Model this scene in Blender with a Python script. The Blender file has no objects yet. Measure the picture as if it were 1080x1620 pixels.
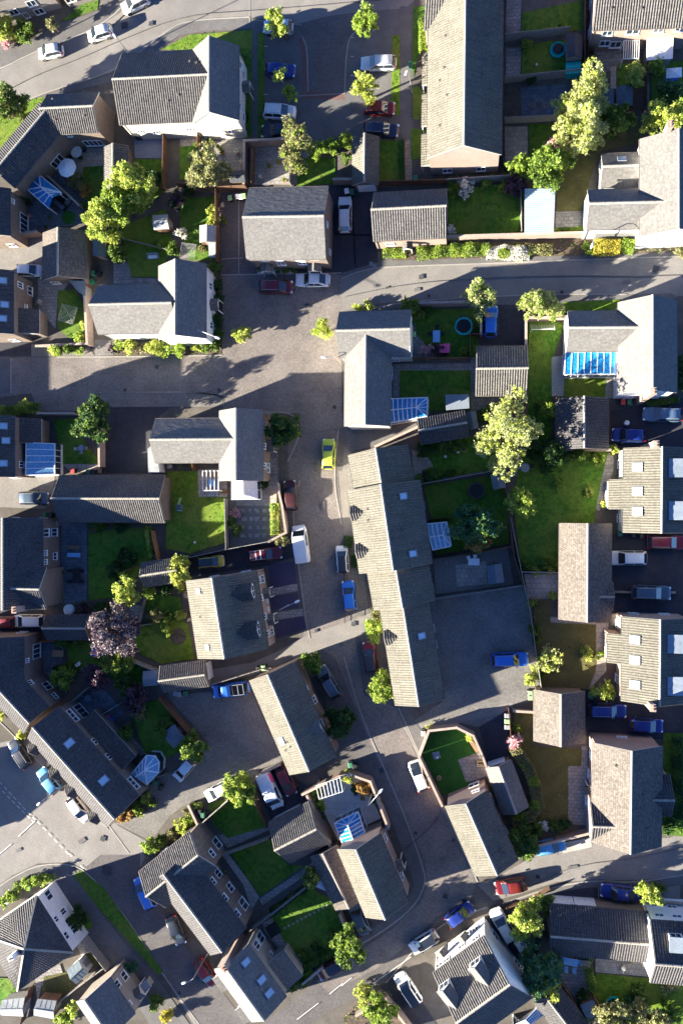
import bpy, bmesh, math, random
import numpy as np
from mathutils import Vector, Matrix
random.seed(7)
RNG = np.random.default_rng(11)
V = Vector
scene = bpy.context.scene
COL = scene.collection
PI = math.pi
# ---------------------------------------------------------------- camera: a drone 105 m up, tipped a little to the left
H, F, TILT = 105.0, 1290.0, math.radians(8.7)
CS, SN = math.cos(TILT), math.sin(TILT)

def ray(px, py):
    u, v = px-540.0, 810.0-py
    return V((u*CS - F*SN, v, -u*SN - F*CS))

def P(px, py, z=0.0):
    """the point at height z that the photograph shows at this spot"""
    d = ray(px, py)
    t = (H-z)/(-d.z)
    return V((d.x*t, d.y*t, z))

cam_d = bpy.data.cameras.new("camera")
cam = bpy.data.objects.new("camera", cam_d)
COL.objects.link(cam)
cam_d.sensor_fit = 'VERTICAL'
cam_d.sensor_height = 36.0
cam_d.sensor_width = 24.0
cam_d.lens = 36.0*F/1620.0
cam_d.clip_end = 3000
cam.matrix_world = Matrix(((CS, 0, SN, 0), (0, 1, 0, 0), (-SN, 0, CS, H), (0, 0, 0, 1)))
scene.camera = cam

# ---------------------------------------------------------------- mesh helpers
class MB:
    def __init__(s):
        s.v, s.f, s.m = [], [], []
    def add(s, vs, fs, mi=0):
        o = len(s.v)
        s.v += [tuple(p) for p in vs]
        s.f += [tuple(i+o for i in f) for f in fs]
        s.m += [mi]*len(fs)
        return s
    def quad(s, a, b, c, d, mi=0):
        return s.add([a, b, c, d], [(0, 1, 2, 3)], mi)
    def box(s, c, x, y, z, mi=0):
        """c centre, x y z half-axis vectors"""
        c, x, y, z = V(c), V(x), V(y), V(z)
        vs = [c+x*i+y*j+z*k for k in (-1, 1) for j in (-1, 1) for i in (-1, 1)]
        return s.add(vs, [(0, 2, 3, 1), (4, 5, 7, 6), (0, 1, 5, 4), (2, 6, 7, 3), (0, 4, 6, 2), (1, 3, 7, 5)], mi)
    def abox(s, c, sx, sy, sz, rz=0, mi=0):
        cr, sr = math.cos(rz), math.sin(rz)
        return s.box(c, (cr*sx/2, sr*sx/2, 0), (-sr*sy/2, cr*sy/2, 0), (0, 0, sz/2), mi)
    def bar(s, a, b, w, h=None, mi=0):
        a, b = V(a), V(b)
        h = h or w
        d = (b-a)
        if d.length < 1e-6: return s
        up = V((0, 0, 1)) if abs(d.normalized().z) < .95 else V((1, 0, 0))
        sd = d.cross(up).normalized()
        u2 = sd.cross(d).normalized()
        return s.box((a+b)/2, d/2, sd*w/2, u2*h/2, mi)
    def tube(s, pts, rad, n=7, mi=0, cap=True):
        pts = [V(p) for p in pts]
        rs = rad if isinstance(rad, (list, tuple)) else [rad]*len(pts)
        o = len(s.v)
        for i, p in enumerate(pts):
            d = (pts[min(i+1, len(pts)-1)]-pts[max(i-1, 0)]).normalized()
            up = V((0, 0, 1)) if abs(d.z) < .9 else V((1, 0, 0))
            a = d.cross(up).normalized(); b = a.cross(d).normalized()
            for k in range(n):
                t = 2*PI*k/n
                s.v.append(tuple(p+(a*math.cos(t)+b*math.sin(t))*rs[i]))
        for i in range(len(pts)-1):
            for k in range(n):
                s.f.append((o+i*n+k, o+i*n+(k+1) % n, o+(i+1)*n+(k+1) % n, o+(i+1)*n+k)); s.m.append(mi)
        if cap:
            s.f.append(tuple(o+k for k in range(n))); s.m.append(mi)
            e = o+(len(pts)-1)*n
            s.f.append(tuple(e+k for k in reversed(range(n)))); s.m.append(mi)
        return s
    def lathe(s, c, prof, n=20, mi=0):
        """prof: (radius, z) list"""
        o = len(s.v)
        for r, z in prof:
            for k in range(n):
                t = 2*PI*k/n
                s.v.append((c[0]+r*math.cos(t), c[1]+r*math.sin(t), c[2]+z))
        for i in range(len(prof)-1):
            for k in range(n):
                s.f.append((o+i*n+k, o+i*n+(k+1) % n, o+(i+1)*n+(k+1) % n, o+(i+1)*n+k)); s.m.append(mi)
        s.f.append(tuple(o+k for k in reversed(range(n)))); s.m.append(mi)
        e = o+(len(prof)-1)*n
        s.f.append(tuple(e+k for k in range(n))); s.m.append(mi)
        return s
    def prism(s, poly, z0, z1, mi=0):
        n = len(poly)
        vs = [(p[0], p[1], z0) for p in poly]+[(p[0], p[1], z1) for p in poly]
        fs = [tuple(range(n-1, -1, -1)), tuple(range(n, 2*n))]+[(i, (i+1) % n, n+(i+1) % n, n+i) for i in range(n)]
        return s.add(vs, fs, mi)

ORIG = {}
def link(o, parent=None):
    COL.objects.link(o)
    if parent is not None: o.parent = parent
    return o
def empty(name, loc, rz=0):
    o = bpy.data.objects.new(name, None)
    o.empty_display_size = .3
    o.location = loc; o.rotation_euler = (0, 0, rz)
    link(o); ORIG[o] = V(loc)
    return o
def build(name, mb, mats, parent=None, smooth=False, origin=None, uv=None):
    """one mesh object; vertices come in world space (or local when the parent stands at the origin)"""
    if not isinstance(mats, (list, tuple)): mats = [mats]
    org = V((0, 0, 0))
    if parent is not None: org = ORIG.get(parent, V((0, 0, 0)))
    elif origin is not None: org = V(origin)
    me = bpy.data.meshes.new(name)
    vs = np.array(mb.v, dtype=np.float64) - np.array(org)
    me.from_pydata(vs.tolist(), [], mb.f)
    for m in mats: me.materials.append(m)
    if len(mats) > 1: me.polygons.foreach_set('material_index', mb.m)
    if smooth: me.polygons.foreach_set('use_smooth', [True]*len(me.polygons))
    me.update()
    o = bpy.data.objects.new(name, me)
    if parent is None: o.location = org
    link(o, parent); ORIG[o] = org
    return o
def tag(o, label=None, cat=None, group=None, kind=None):
    if label: o['label'] = label
    if cat: o['category'] = cat
    if group: o['group'] = group
    if kind: o['kind'] = kind
    return o

# ---------------------------------------------------------------- materials
def _nt(name):
    m = bpy.data.materials.new(name); m.use_nodes = True
    nt = m.node_tree; b = nt.nodes['Principled BSDF']
    return m, nt, b
def N(nt, t, **kw):
    n = nt.nodes.new(t)
    for k, v in kw.items():
        if k.startswith('i_'): n.inputs[k[2:].replace('_', ' ')].default_value = v
        else: setattr(n, k, v)
    return n
def rgb(c): return (c[0], c[1], c[2], 1)
def mulc(c, k): return tuple(min(1, x*k) for x in c)
def surf(name, c1, c2, scale=1.5, rough=.85, bump=.15, fine=12, c3=None, spec=.3, big=.12, coord='Object', sharp=(.35, .65)):
    """noise-mottled matt surface: c1/c2 mixed by mid noise, a large slow stain and fine grain"""
    m, nt, b = _nt(name); L = nt.links.new
    tc = N(nt, 'ShaderNodeTexCoord')
    n1 = N(nt, 'ShaderNodeTexNoise', i_Scale=scale, i_Detail=6, i_Roughness=.65)
    n2 = N(nt, 'ShaderNodeTexNoise', i_Scale=fine, i_Detail=3, i_Roughness=.6)
    n3 = N(nt, 'ShaderNodeTexNoise', i_Scale=big, i_Detail=4)
    for n in (n1, n2, n3): L(tc.outputs[coord], n.inputs['Vector'])
    r1 = N(nt, 'ShaderNodeValToRGB'); r1.color_ramp.elements[0].position, r1.color_ramp.elements[1].position = sharp
    r1.color_ramp.elements[0].color, r1.color_ramp.elements[1].color = rgb(c1), rgb(c2)
    L(n1.outputs['Fac'], r1.inputs['Fac'])
    mx = N(nt, 'ShaderNodeMix', data_type='RGBA', blend_type='MIX')
    r3 = N(nt, 'ShaderNodeValToRGB'); r3.color_ramp.elements[0].position, r3.color_ramp.elements[1].position = .42, .68
    L(n3.outputs['Fac'], r3.inputs['Fac'])
    sc = N(nt, 'ShaderNodeMath', operation='MULTIPLY'); sc.inputs[1].default_value = .6
    L(r3.outputs['Color'], sc.inputs[0]); L(sc.outputs[0], mx.inputs['Factor'])
    L(r1.outputs['Color'], mx.inputs['A']); mx.inputs['B'].default_value = rgb(c3 or mulc(c1, .75))
    m2 = N(nt, 'ShaderNodeMix', data_type='RGBA', blend_type='MULTIPLY'); m2.inputs['Factor'].default_value = .7
    rr = N(nt, 'ShaderNodeMapRange'); rr.inputs['To Min'].default_value = .55; rr.inputs['To Max'].default_value = 1.35
    rr.inputs['From Min'].default_value = .3; rr.inputs['From Max'].default_value = .7
    L(n2.outputs['Fac'], rr.inputs['Value']); L(mx.outputs['Result'], m2.inputs['A']); L(rr.outputs['Result'], m2.inputs['B'])
    L(m2.outputs['Result'], b.inputs['Base Color'])
    b.inputs['Roughness'].default_value = rough; b.inputs['Specular IOR Level'].default_value = spec
    if bump:
        bp = N(nt, 'ShaderNodeBump', i_Strength=bump, i_Distance=.06)
        L(n2.outputs['Fac'], bp.inputs['Height']); L(bp.outputs['Normal'], b.inputs['Normal'])
    return m
def brick(name, c1, c2, mortar, bw=.225, bh=.075, coord='Object', rough=.9, stain=.35, msize=.012, wallmap=False, c_old=None):
    """courses of bricks, slabs, slates: sizes in metres"""
    m, nt, b = _nt(name); L = nt.links.new
    tc = N(nt, 'ShaderNodeTexCoord')
    src = tc.outputs[coord]
    if wallmap:   # run the courses round the walls: along = x+y, up = z
        sp = N(nt, 'ShaderNodeSeparateXYZ'); L(src, sp.inputs[0])
        ad = N(nt, 'ShaderNodeMath', operation='ADD'); L(sp.outputs[0], ad.inputs[0]); L(sp.outputs[1], ad.inputs[1])
        cb = N(nt, 'ShaderNodeCombineXYZ'); L(ad.outputs[0], cb.inputs[0]); L(sp.outputs[2], cb.inputs[1])
        vec = cb.outputs[0]
    else: vec = src
    br = N(nt, 'ShaderNodeTexBrick', i_Scale=1.0)
    br.inputs['Brick Width'].default_value = bw; br.inputs['Row Height'].default_value = bh
    br.inputs['Mortar Size'].default_value = msize; br.inputs['Bias'].default_value = 0
    br.inputs['Color1'].default_value = rgb(c1); br.inputs['Color2'].default_value = rgb(c2); br.inputs['Mortar'].default_value = rgb(mortar)
    L(vec, br.inputs['Vector'])
    n1 = N(nt, 'ShaderNodeTexNoise', i_Scale=.35, i_Detail=5, i_Roughness=.6); L(src, n1.inputs['Vector'])
    n2 = N(nt, 'ShaderNodeTexNoise', i_Scale=3.2, i_Detail=4, i_Roughness=.6); L(src, n2.inputs['Vector'])
    rr = N(nt, 'ShaderNodeMapRange'); rr.inputs['From Min'].default_value = .3; rr.inputs['From Max'].default_value = .7
    rr.inputs['To Min'].default_value = 1-stain; rr.inputs['To Max'].default_value = 1+stain
    av = N(nt, 'ShaderNodeMath', operation='ADD'); L(n1.outputs['Fac'], av.inputs[0]); L(n2.outputs['Fac'], av.inputs[1])
    hv = N(nt, 'ShaderNodeMath', operation='MULTIPLY'); L(av.outputs[0], hv.inputs[0]); hv.inputs[1].default_value = .5
    L(hv.outputs[0], rr.inputs['Value'])
    mu = N(nt, 'ShaderNodeMix', data_type='RGBA', blend_type='MULTIPLY'); mu.inputs['Factor'].default_value = 1
    L(br.outputs['Color'], mu.inputs['A']); L(rr.outputs['Result'], mu.inputs['B'])
    out = mu.outputs['Result']
    if c_old:
        ro = N(nt, 'ShaderNodeValToRGB'); ro.color_ramp.elements[0].position, ro.color_ramp.elements[1].position = .5, .66
        L(n2.outputs['Fac'], ro.inputs['Fac'])
        mo = N(nt, 'ShaderNodeMix', data_type='RGBA'); k = N(nt, 'ShaderNodeMath', operation='MULTIPLY'); k.inputs[1].default_value = .55
        L(ro.outputs['Color'], k.inputs[0]); L(k.outputs[0], mo.inputs['Factor']); L(out, mo.inputs['A']); mo.inputs['B'].default_value = rgb(c_old)
        out = mo.outputs['Result']
    L(out, b.inputs['Base Color'])
    bp = N(nt, 'ShaderNodeBump', i_Strength=.35, i_Distance=.015); bp.invert = True
    L(br.outputs['Fac'], bp.inputs['Height']); L(bp.outputs['Normal'], b.inputs['Normal'])
    b.inputs['Roughness'].default_value = rough; b.inputs['Specular IOR Level'].default_value = .3
    return m
def plain(name, c, rough=.5, spec=.5, metal=0, coat=0, var=.12):
    m, nt, b = _nt(name); L = nt.links.new
    n = N(nt, 'ShaderNodeTexNoise', i_Scale=4.0, i_Detail=4); tc = N(nt, 'ShaderNodeTexCoord'); L(tc.outputs['Object'], n.inputs['Vector'])
    rr = N(nt, 'ShaderNodeMapRange'); rr.inputs['To Min'].default_value = 1-var; rr.inputs['To Max'].default_value = 1+var
    rr.inputs['From Min'].default_value = .3; rr.inputs['From Max'].default_value = .7
    mu = N(nt, 'ShaderNodeMix', data_type='RGBA', blend_type='MULTIPLY'); mu.inputs['Factor'].default_value = 1
    mu.inputs['A'].default_value = rgb(c); L(n.outputs['Fac'], rr.inputs['Value']); L(rr.outputs['Result'], mu.inputs['B']); L(mu.outputs['Result'], b.inputs['Base Color'])
    b.inputs['Roughness'].default_value = rough; b.inputs['Specular IOR Level'].default_value = spec
    b.inputs['Metallic'].default_value = metal; b.inputs['Coat Weight'].default_value = coat; b.inputs['Coat Roughness'].default_value = .08
    return m
def leafmat(name, c1, c2, trans=.35):
    m, nt, b = _nt(name); L = nt.links.new
    g = N(nt, 'ShaderNodeNewGeometry')
    cr = N(nt, 'ShaderNodeValToRGB')
    cr.color_ramp.elements[0].color = rgb(c1); cr.color_ramp.elements[1].color = rgb(c2)
    L(g.outputs['Random Per Island'], cr.inputs['Fac']); L(cr.outputs['Color'], b.inputs['Base Color'])
    b.inputs['Roughness'].default_value = .55; b.inputs['Specular IOR Level'].default_value = .35
    tr = N(nt, 'ShaderNodeBsdfTranslucent'); hs = N(nt, 'ShaderNodeHueSaturation'); hs.inputs['Value'].default_value = 1.5; hs.inputs['Hue'].default_value = .485
    L(cr.outputs['Color'], hs.inputs['Color']); L(hs.outputs['Color'], tr.inputs['Color'])
    mx = N(nt, 'ShaderNodeMixShader'); mx.inputs[0].default_value = trans
    L(b.outputs[0], mx.inputs[1]); L(tr.outputs[0], mx.inputs[2]); L(mx.outputs[0], nt.nodes['Material Output'].inputs['Surface'])
    return m

M = {}
# ground
M['ground'] = surf('earth_and_paving', (0.101, 0.089, 0.076), (0.149, 0.132, 0.115), .8, .95, .3)
M['asphalt'] = surf('asphalt', (0.209, 0.194, 0.179), (0.257, 0.240, 0.224), .5, .9, .12, 9, c3=(0.168, 0.158, 0.150))
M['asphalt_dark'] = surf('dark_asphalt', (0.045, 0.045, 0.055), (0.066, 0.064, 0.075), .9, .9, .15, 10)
M['asphalt_blue'] = surf('grey_asphalt', (.125, .122, .122), (.165, .16, .158), .7, .9, .12, 10)
M['block'] = brick('block_paving', (0.172, 0.147, 0.136), (0.224, 0.201, 0.184), (0.128, 0.112, 0.104), .2, .1, stain=.42, msize=.006)
M['block_dark'] = brick('dark_block_paving', (0.110, 0.098, 0.098), (0.145, 0.134, 0.131), (0.084, 0.077, 0.076), .2, .1, stain=.3, msize=.006)
M['block_red'] = brick('red_block_paving', (.16, .085, .075), (.2, .115, .10), (.10, .07, .065), .2, .1, stain=.25, msize=.006)
M['cobble'] = brick('grey_block_paving', (.165, .155, .146), (.215, .203, .19), (.12, .112, .106), .25, .16, stain=.35, msize=.012)
M['path'] = surf('tarmac_path', (.13, .125, .125), (.17, .163, .16), .9, .92, .12, 10)
M['slab'] = brick('paving_slabs', (0.345, 0.305, 0.259), (0.425, 0.380, 0.328), (0.207, 0.184, 0.155), .6, .6, stain=.3, msize=.025)
M['slab_grey'] = brick('grey_paving_slabs', (0.238, 0.224, 0.210), (0.322, 0.301, 0.280), (0.140, 0.133, 0.126), .6, .45, stain=.4, msize=.025)
M['slate_slab'] = brick('blue_slate_slabs', (0.098, 0.115, 0.144), (0.149, 0.167, 0.196), (0.069, 0.075, 0.086), .6, .5, stain=.35, msize=.02)
M['blue_slab'] = brick('pale_blue_decking', (.17, .20, .29), (.20, .23, .32), (.12, .14, .2), 2.4, .14, stain=.15, msize=.01)
M['slab_pale'] = brick('pale_concrete_slabs', (.50, .50, .48), (.56, .56, .54), (.36, .36, .35), .9, .9, stain=.12, msize=.02)
M['gravel'] = surf('gravel', (.17, .155, .14), (.29, .265, .235), 9, .95, .5, 30, sharp=(.4, .6))
M['slate_chip'] = surf('purple_slate_chippings', (.05, .045, .085), (.085, .075, .135), 8, .9, .5, 26)
M['concrete'] = surf('concrete', (0.398, 0.377, 0.334), (0.511, 0.488, 0.433), .7, .9, .1, 12)
M['soil'] = surf('bare_soil', (0.101, 0.074, 0.057), (0.155, 0.119, 0.089), 1.6, .97, .5, 14)
M['kerb'] = surf('kerb_stone', (.30, .28, .255), (.38, .355, .32), 1.2, .9, .08, 14)
M['paint'] = surf('road_paint', (.55, .54, .52), (.72, .71, .69), 3, .8, .05, 20)
M['lawn'] = surf('mown_grass', (0.040, 0.123, 0.012), (0.102, 0.225, 0.022), 1.6, .95, .7, 16, c3=(0.194, 0.225, 0.038), big=.26, sharp=(.38, .62))
M['lawn_dry'] = surf('dry_grass', (0.090, 0.090, 0.028), (0.138, 0.127, 0.045), .7, .95, .6, 20, c3=(0.162, 0.132, 0.059))
M['lawn_lush'] = surf('lush_grass', (0.078, 0.163, 0.013), (0.163, 0.260, 0.023), 1.6, .95, .7, 16, c3=(0.260, 0.260, 0.050), big=.26, sharp=(.38, .62))
M['turf'] = surf('artificial_turf', (0.029, 0.126, 0.017), (0.046, 0.166, 0.024), 1.6, .95, .5, 26, big=.3)
# buildings
M['brick_brown'] = brick('brown_brick', (0.148, 0.098, 0.076), (0.195, 0.133, 0.105), (0.203, 0.176, 0.148), wallmap=True)
M['brick_pink'] = brick('pink_brick', (0.288, 0.192, 0.156), (0.352, 0.244, 0.201), (0.320, 0.272, 0.238), wallmap=True, stain=.2)
M['brick_buff'] = brick('buff_brick', (0.272, 0.236, 0.193), (0.336, 0.296, 0.246), (0.296, 0.264, 0.230), wallmap=True, stain=.2)
M['brick_grey'] = brick('grey_buff_brick', (0.232, 0.204, 0.180), (0.280, 0.248, 0.221), (0.264, 0.240, 0.221), wallmap=True, stain=.2)
M['render'] = surf('cream_render', (0.644, 0.609, 0.541), (0.699, 0.665, 0.598), .5, .9, .04, 10, c3=(0.580, 0.544, 0.475))
M['render_white'] = surf('white_render', (0.699, 0.698, 0.684), (0.754, 0.753, 0.741), .5, .9, .04, 10, c3=(0.644, 0.642, 0.627))
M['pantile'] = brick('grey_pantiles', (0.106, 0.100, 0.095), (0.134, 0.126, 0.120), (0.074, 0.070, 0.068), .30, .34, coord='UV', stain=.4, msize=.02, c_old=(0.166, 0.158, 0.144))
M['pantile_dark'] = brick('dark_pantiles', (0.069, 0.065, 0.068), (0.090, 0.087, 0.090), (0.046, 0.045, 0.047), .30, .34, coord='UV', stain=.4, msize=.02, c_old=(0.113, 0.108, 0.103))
M['slate'] = brick('grey_slates', (0.136, 0.130, 0.126), (0.166, 0.161, 0.154), (0.111, 0.106, 0.104), .3, .22, coord='UV', stain=.25, msize=.008, c_old=(0.210, 0.201, 0.182))
M['tile_brown'] = brick('brown_plain_tiles', (.118, .101, .090), (.158, .138, .120), (.07, .06, .056), .27, .27, coord='UV', stain=.4, msize=.02, c_old=(.21, .185, .155))
M['tile_cream'] = brick('weathered_grey_tiles', (0.121, 0.113, 0.094), (0.146, 0.139, 0.115), (0.086, 0.080, 0.069), .30, 2.4, coord='UV', stain=.36, msize=.03, c_old=(0.171, 0.163, 0.133))
M['ridge'] = surf('ridge_tiles', (0.347, 0.318, 0.267), (0.429, 0.398, 0.338), 2, .9, .1)
M['fascia'] = plain('white_fascia', (0.496, 0.476, 0.437), .6)
M['fascia_dark'] = plain('dark_fascia', (.12, .10, .09), .6)
M['upvc'] = plain('white_frame_plastic', (.8, .8, .8), .4)
M['glass'] = plain('window_glass', (.025, .04, .06), .06, 1.0, var=.02)
M['glass_sky'] = plain('skylight_sky_tint', (.34, .48, .62), .2, .8, var=.08)  # pale blue of the panes is reflected sky put into the colour
M['glass_blue'] = plain('blue_glass_sky_tint', (.015, .20, .48), .12, .8, var=.45)  # blue glazing, with reflected sky also put into its colour
M['glass_pale'] = plain('pale_roof_glass', (.17, .37, .58), .2, .7, var=.3)
M['lead'] = plain('lead_sheet', (.17, .20, .24), .6)
M['lead_pale'] = surf('pale_dormer_felt', (.24, .29, .35), (.33, .38, .43), 1.2, .8, .1)
M['door_white'] = plain('white_door', (.75, .75, .74), .5)
M['door_dark'] = plain('dark_door', (.05, .055, .06), .5)
M['door_grey'] = plain('grey_garage_door', (.2, .2, .2), .5)
M['pot'] = plain('terracotta', (.42, .2, .12), .85)
M['brickwall'] = brick('garden_wall_brick', (.25, .165, .13), (.33, .225, .18), (.3, .26, .22), wallmap=True)
M['coping'] = surf('coping_stone', (.36, .285, .235), (.46, .375, .31), 2, .9, .1)
M['timber'] = surf('brown_fence_timber', (0.144, 0.079, 0.050), (0.210, 0.118, 0.074), 2.5, .9, .2, 20)
M['timber_pale'] = surf('weathered_fence_timber', (.27, .25, .225), (.36, .335, .30), 2.5, .9, .2, 20)
M['timber_orange'] = surf('orange_fence_timber', (.30, .15, .07), (.38, .2, .10), 2.5, .9, .2, 20)
M['felt_blue'] = surf('blue_grey_shed_felt', (.10, .135, .17), (.145, .18, .215), 1.5, .9, .1)
M['felt_pale'] = surf('pale_grey_shed_felt', (.30, .32, .33), (.37, .385, .39), 1.5, .9, .1)
M['felt_dark'] = surf('dark_shed_felt', (.05, .055, .065), (.08, .085, .095), 1.5, .9, .1)
M['felt_brown'] = surf('brown_shed_roof', (.13, .095, .075), (.18, .135, .105), 1.5, .9, .1)
M['teal'] = plain('turquoise_plastic', (.0, .42, .40), .45)
M['metal_sheet'] = plain('pale_blue_metal_sheet', (.36, .45, .52), .5)
M['white'] = plain('white_plastic', (.82, .82, .8), .5)
M['black'] = plain('black_plastic', (.018, .018, .02), .5)
M['grey'] = plain('grey_metal', (.3, .31, .32), .45)
M['steel'] = plain('galvanised_steel', (.45, .46, .46), .4, metal=.6)
M['rubber'] = plain('tyre_rubber', (.02, .02, .021), .85, .2)
M['rim'] = plain('alloy_rim', (.5, .5, .52), .3, metal=.8)
M['carglass'] = plain('car_glass', (.018, .025, .035), .05, 1.0, var=.02)
M['lamp_white'] = plain('headlamp_lens', (.75, .78, .8), .15)
M['lamp_red'] = plain('tail_lamp_lens', (.35, .012, .012), .2)
M['plate_white'] = plain('number_plate', (.75, .74, .66), .5)
M['net'] = plain('black_trampoline_mat', (.012, .013, .016), .8)
M['wood'] = surf('garden_furniture_wood', (.28, .18, .11), (.36, .24, .15), 3, .8, .1)
M['green_bin'] = plain('green_bin_plastic', (.03, .16, .09), .55)
M['lime_bin'] = plain('pale_green_bin_lid', (.3, .55, .22), .55)
M['blue_plastic'] = plain('blue_plastic', (.03, .12, .5), .5)
M['blue_pale'] = plain('pale_blue_fabric', (.2, .45, .75), .7)
M['pink'] = plain('pink_plastic', (.75, .1, .28), .5)
M['yellow'] = plain('yellow_plastic', (.75, .6, .08), .5)
M['red'] = plain('red_plastic', (.5, .04, .04), .5)
M['bark'] = surf('bark', (.10, .075, .055), (.16, .125, .095), 6, .95, .4)
LEAF = {
 'bright': leafmat('bright_leaves', (.13, .235, .025), (.36, .46, .085), .4),
 'yellow': leafmat('yellow_green_leaves', (.22, .29, .045), (.55, .60, .15), .35),
 'gold': leafmat('golden_shrub_leaves', (.34, .31, .03), (.56, .51, .09), .3),
 'pale': leafmat('pale_green_leaves', (0.250, 0.288, 0.106), (0.525, 0.550, 0.250), .35),
 'mid': leafmat('mid_green_leaves', (0.069, 0.138, 0.022), (0.175, 0.263, 0.044), .35),
 'dark': leafmat('dark_green_leaves', (0.022, 0.069, 0.018), (0.062, 0.131, 0.025), .3),
 'olive': leafmat('olive_leaves', (0.138, 0.144, 0.056), (0.300, 0.294, 0.125), .3),
 'blue': leafmat('blue_green_leaves', (0.037, 0.125, 0.062), (0.100, 0.225, 0.100), .3),
 'purple': leafmat('purple_leaves', (0.044, 0.022, 0.037), (0.125, 0.069, 0.094), .2),
 'copper': leafmat('copper_beech_leaves', (0.088, 0.069, 0.081), (0.300, 0.250, 0.263), .15),
 'orange': leafmat('orange_brown_leaves', (.24, .14, .04), (.42, .28, .09), .3),
 'grass': leafmat('grass_blades', (.07, .15, .014), (.17, .26, .035), .3),
 'straw': leafmat('straw_blades', (.14, .125, .05), (.24, .21, .10), .3),
 'white': leafmat('white_blossom', (0.500, 0.500, 0.350), (0.850, 0.850, 0.850), .25),
 'pink': leafmat('pink_blossom', (0.500, 0.250, 0.275), (0.750, 0.500, 0.500), .25),
}
# ---------------------------------------------------------------- houses
def roof_slope(mb, uvs, R0, R1, E0, E1, kind, mi=0):
    """a tiled slope with real rolls and stepped courses between a ridge and an eave"""
    R0, R1, E0, E1 = map(np.array, (R0, R1, E0, E1))
    Lr = np.linalg.norm(R1-R0); S = np.linalg.norm(E0-R0)
    d = (R1-R0)/Lr; e = (E0-R0)/S
    n = np.cross(d, e)
    if n[2] < 0: n = -n
    if kind in ('pantile', 'pantile_dark', 'tile_cream'):
        per = Lr/max(1, round(Lr/.30)); prof = [0.0, .0, .075, .05]; ns = int(round(Lr/per))*4
        s = np.linspace(0, Lr, ns+1); hs = np.array([prof[i % 4] for i in range(ns+1)]); c = .34; st = .02; jit = .004
    else:
        ns = max(2, int(Lr/.45)); s = np.linspace(0, Lr, ns+1); hs = np.zeros(ns+1)
        c, st, jit = {'slate': (.25, .010, .004), 'tile_brown': (.30, .028, .008), 'tile_cream': (.36, .038, .006)}[kind]
    nc = max(2, int(round(S/c))); t = []; ht = []
    for k in range(nc):
        t += [S*k/nc, S*(k+1)/nc]; ht += [0, st]
    t, ht = np.array(t), np.array(ht)
    nt_, ns_ = len(t), len(s)
    hh = hs[None, :]+ht[:, None]+RNG.normal(0, jit, (nt_//2, ns_)).repeat(2, 0)
    pts = R0[None, None, :]+d[None, None, :]*s[None, :, None]+e[None, None, :]*t[:, None, None]+n[None, None, :]*hh[:, :, None]
    o = len(mb.v)
    mb.v += [tuple(p) for p in pts.reshape(-1, 3).tolist()]
    I = (np.arange(nt_-1)[:, None]*ns_+np.arange(ns_-1)[None, :]).reshape(-1)+o
    fl = np.stack([I, I+1, I+ns_+1, I+ns_], 1)
    if np.dot(np.cross(d, e), n) < 0: fl = fl[:, ::-1]
    mb.f += [tuple(f) for f in fl.tolist()]; mb.m += [mi]*len(fl)
    uv = np.stack(np.broadcast_arrays(s[None, :]*(.30/per if kind in ('pantile', 'pantile_dark', 'tile_cream') else 1), t[:, None]), 2).reshape(-1, 2)
    uvs.append((o, uv))

def put_uv(ob, uvs):
    me = ob.data
    lay = me.uv_layers.new(name='UVMap')
    vi = np.empty(len(me.loops), dtype=np.int32); me.loops.foreach_get('vertex_index', vi)
    uvv = np.zeros((len(me.vertices), 2), dtype=np.float32)
    for o, u in uvs: uvv[o:o+len(u)] = u
    lay.data.foreach_set('uv', uvv[vi].reshape(-1))

class Block: pass
def block(r0, r1, a, b, ze=5.0, pitch=None, k='pantile', ov=.28, vg=.12, hip=0):
    """gabled block from its ridge ends and one point on each eave, all read off the photograph"""
    best = None
    for pt in ([pitch] if pitch else range(29, 42)):
        zr = ze+3
        for _ in range(3):
            R0, R1 = P(*r0, zr), P(*r1, zr)
            d = (R1-R0); d.z = 0; d.normalize(); n = V((-d.y, d.x, 0))
            A, B = P(*a, ze), P(*b, ze)
            oa, ob = A.dot(n), B.dot(n)
            w = abs(oa-ob)/2; zr = ze+w*math.tan(math.radians(pt))
        ro = (R0.dot(n)+R1.dot(n))/2
        err = abs(ro-(oa+ob)/2)+.012*abs(pt-35)
        if best is None or err < best[0]: best = (err, pt, d, n, (oa+ob)/2, w, zr, R0.dot(d), R1.dot(d))
    B = Block()
    _, B.pt, B.d, B.n, oc, B.w, B.zr, t0, t1 = best
    B.ze, B.k, B.ov, B.vg = ze, k, ov, vg
    B.c = B.d*(t0+t1)/2+B.n*oc; B.L = (t1-t0)/2
    B.tan = math.tan(math.radians(B.pt))
    return B
def bpt(B, s, o, z): return V((B.c.x+B.d.x*s+B.n.x*o, B.c.y+B.d.y*s+B.n.y*o, z))
def derive(B, s0, s1, out, up=.05):
    """a stretch of the same roof carried further down: same ridge and pitch, lower eaves"""
    D = Block(); D.__dict__.update(B.__dict__)
    a, b = sorted((P(*s0, B.zr).dot(B.d), P(*s1, B.zr).dot(B.d))); oc = B.c.dot(B.n)
    D.c = B.d*(a+b)/2+B.n*oc; D.L = (b-a)/2; D.w = B.w+out; D.zr = B.zr+up; D.ze = D.zr-D.w*B.tan
    return D
def inside(B, p, m=.05):
    q = V((p[0]-B.c.x, p[1]-B.c.y, 0))
    return abs(q.dot(B.d)) < B.L-m and abs(q.dot(B.n)) < B.w-B.ov-m
def roof_z(B, p):
    q = V((p[0]-B.c.x, p[1]-B.c.y, 0))
    return B.zr-abs(q.dot(B.n))*B.tan

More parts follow.
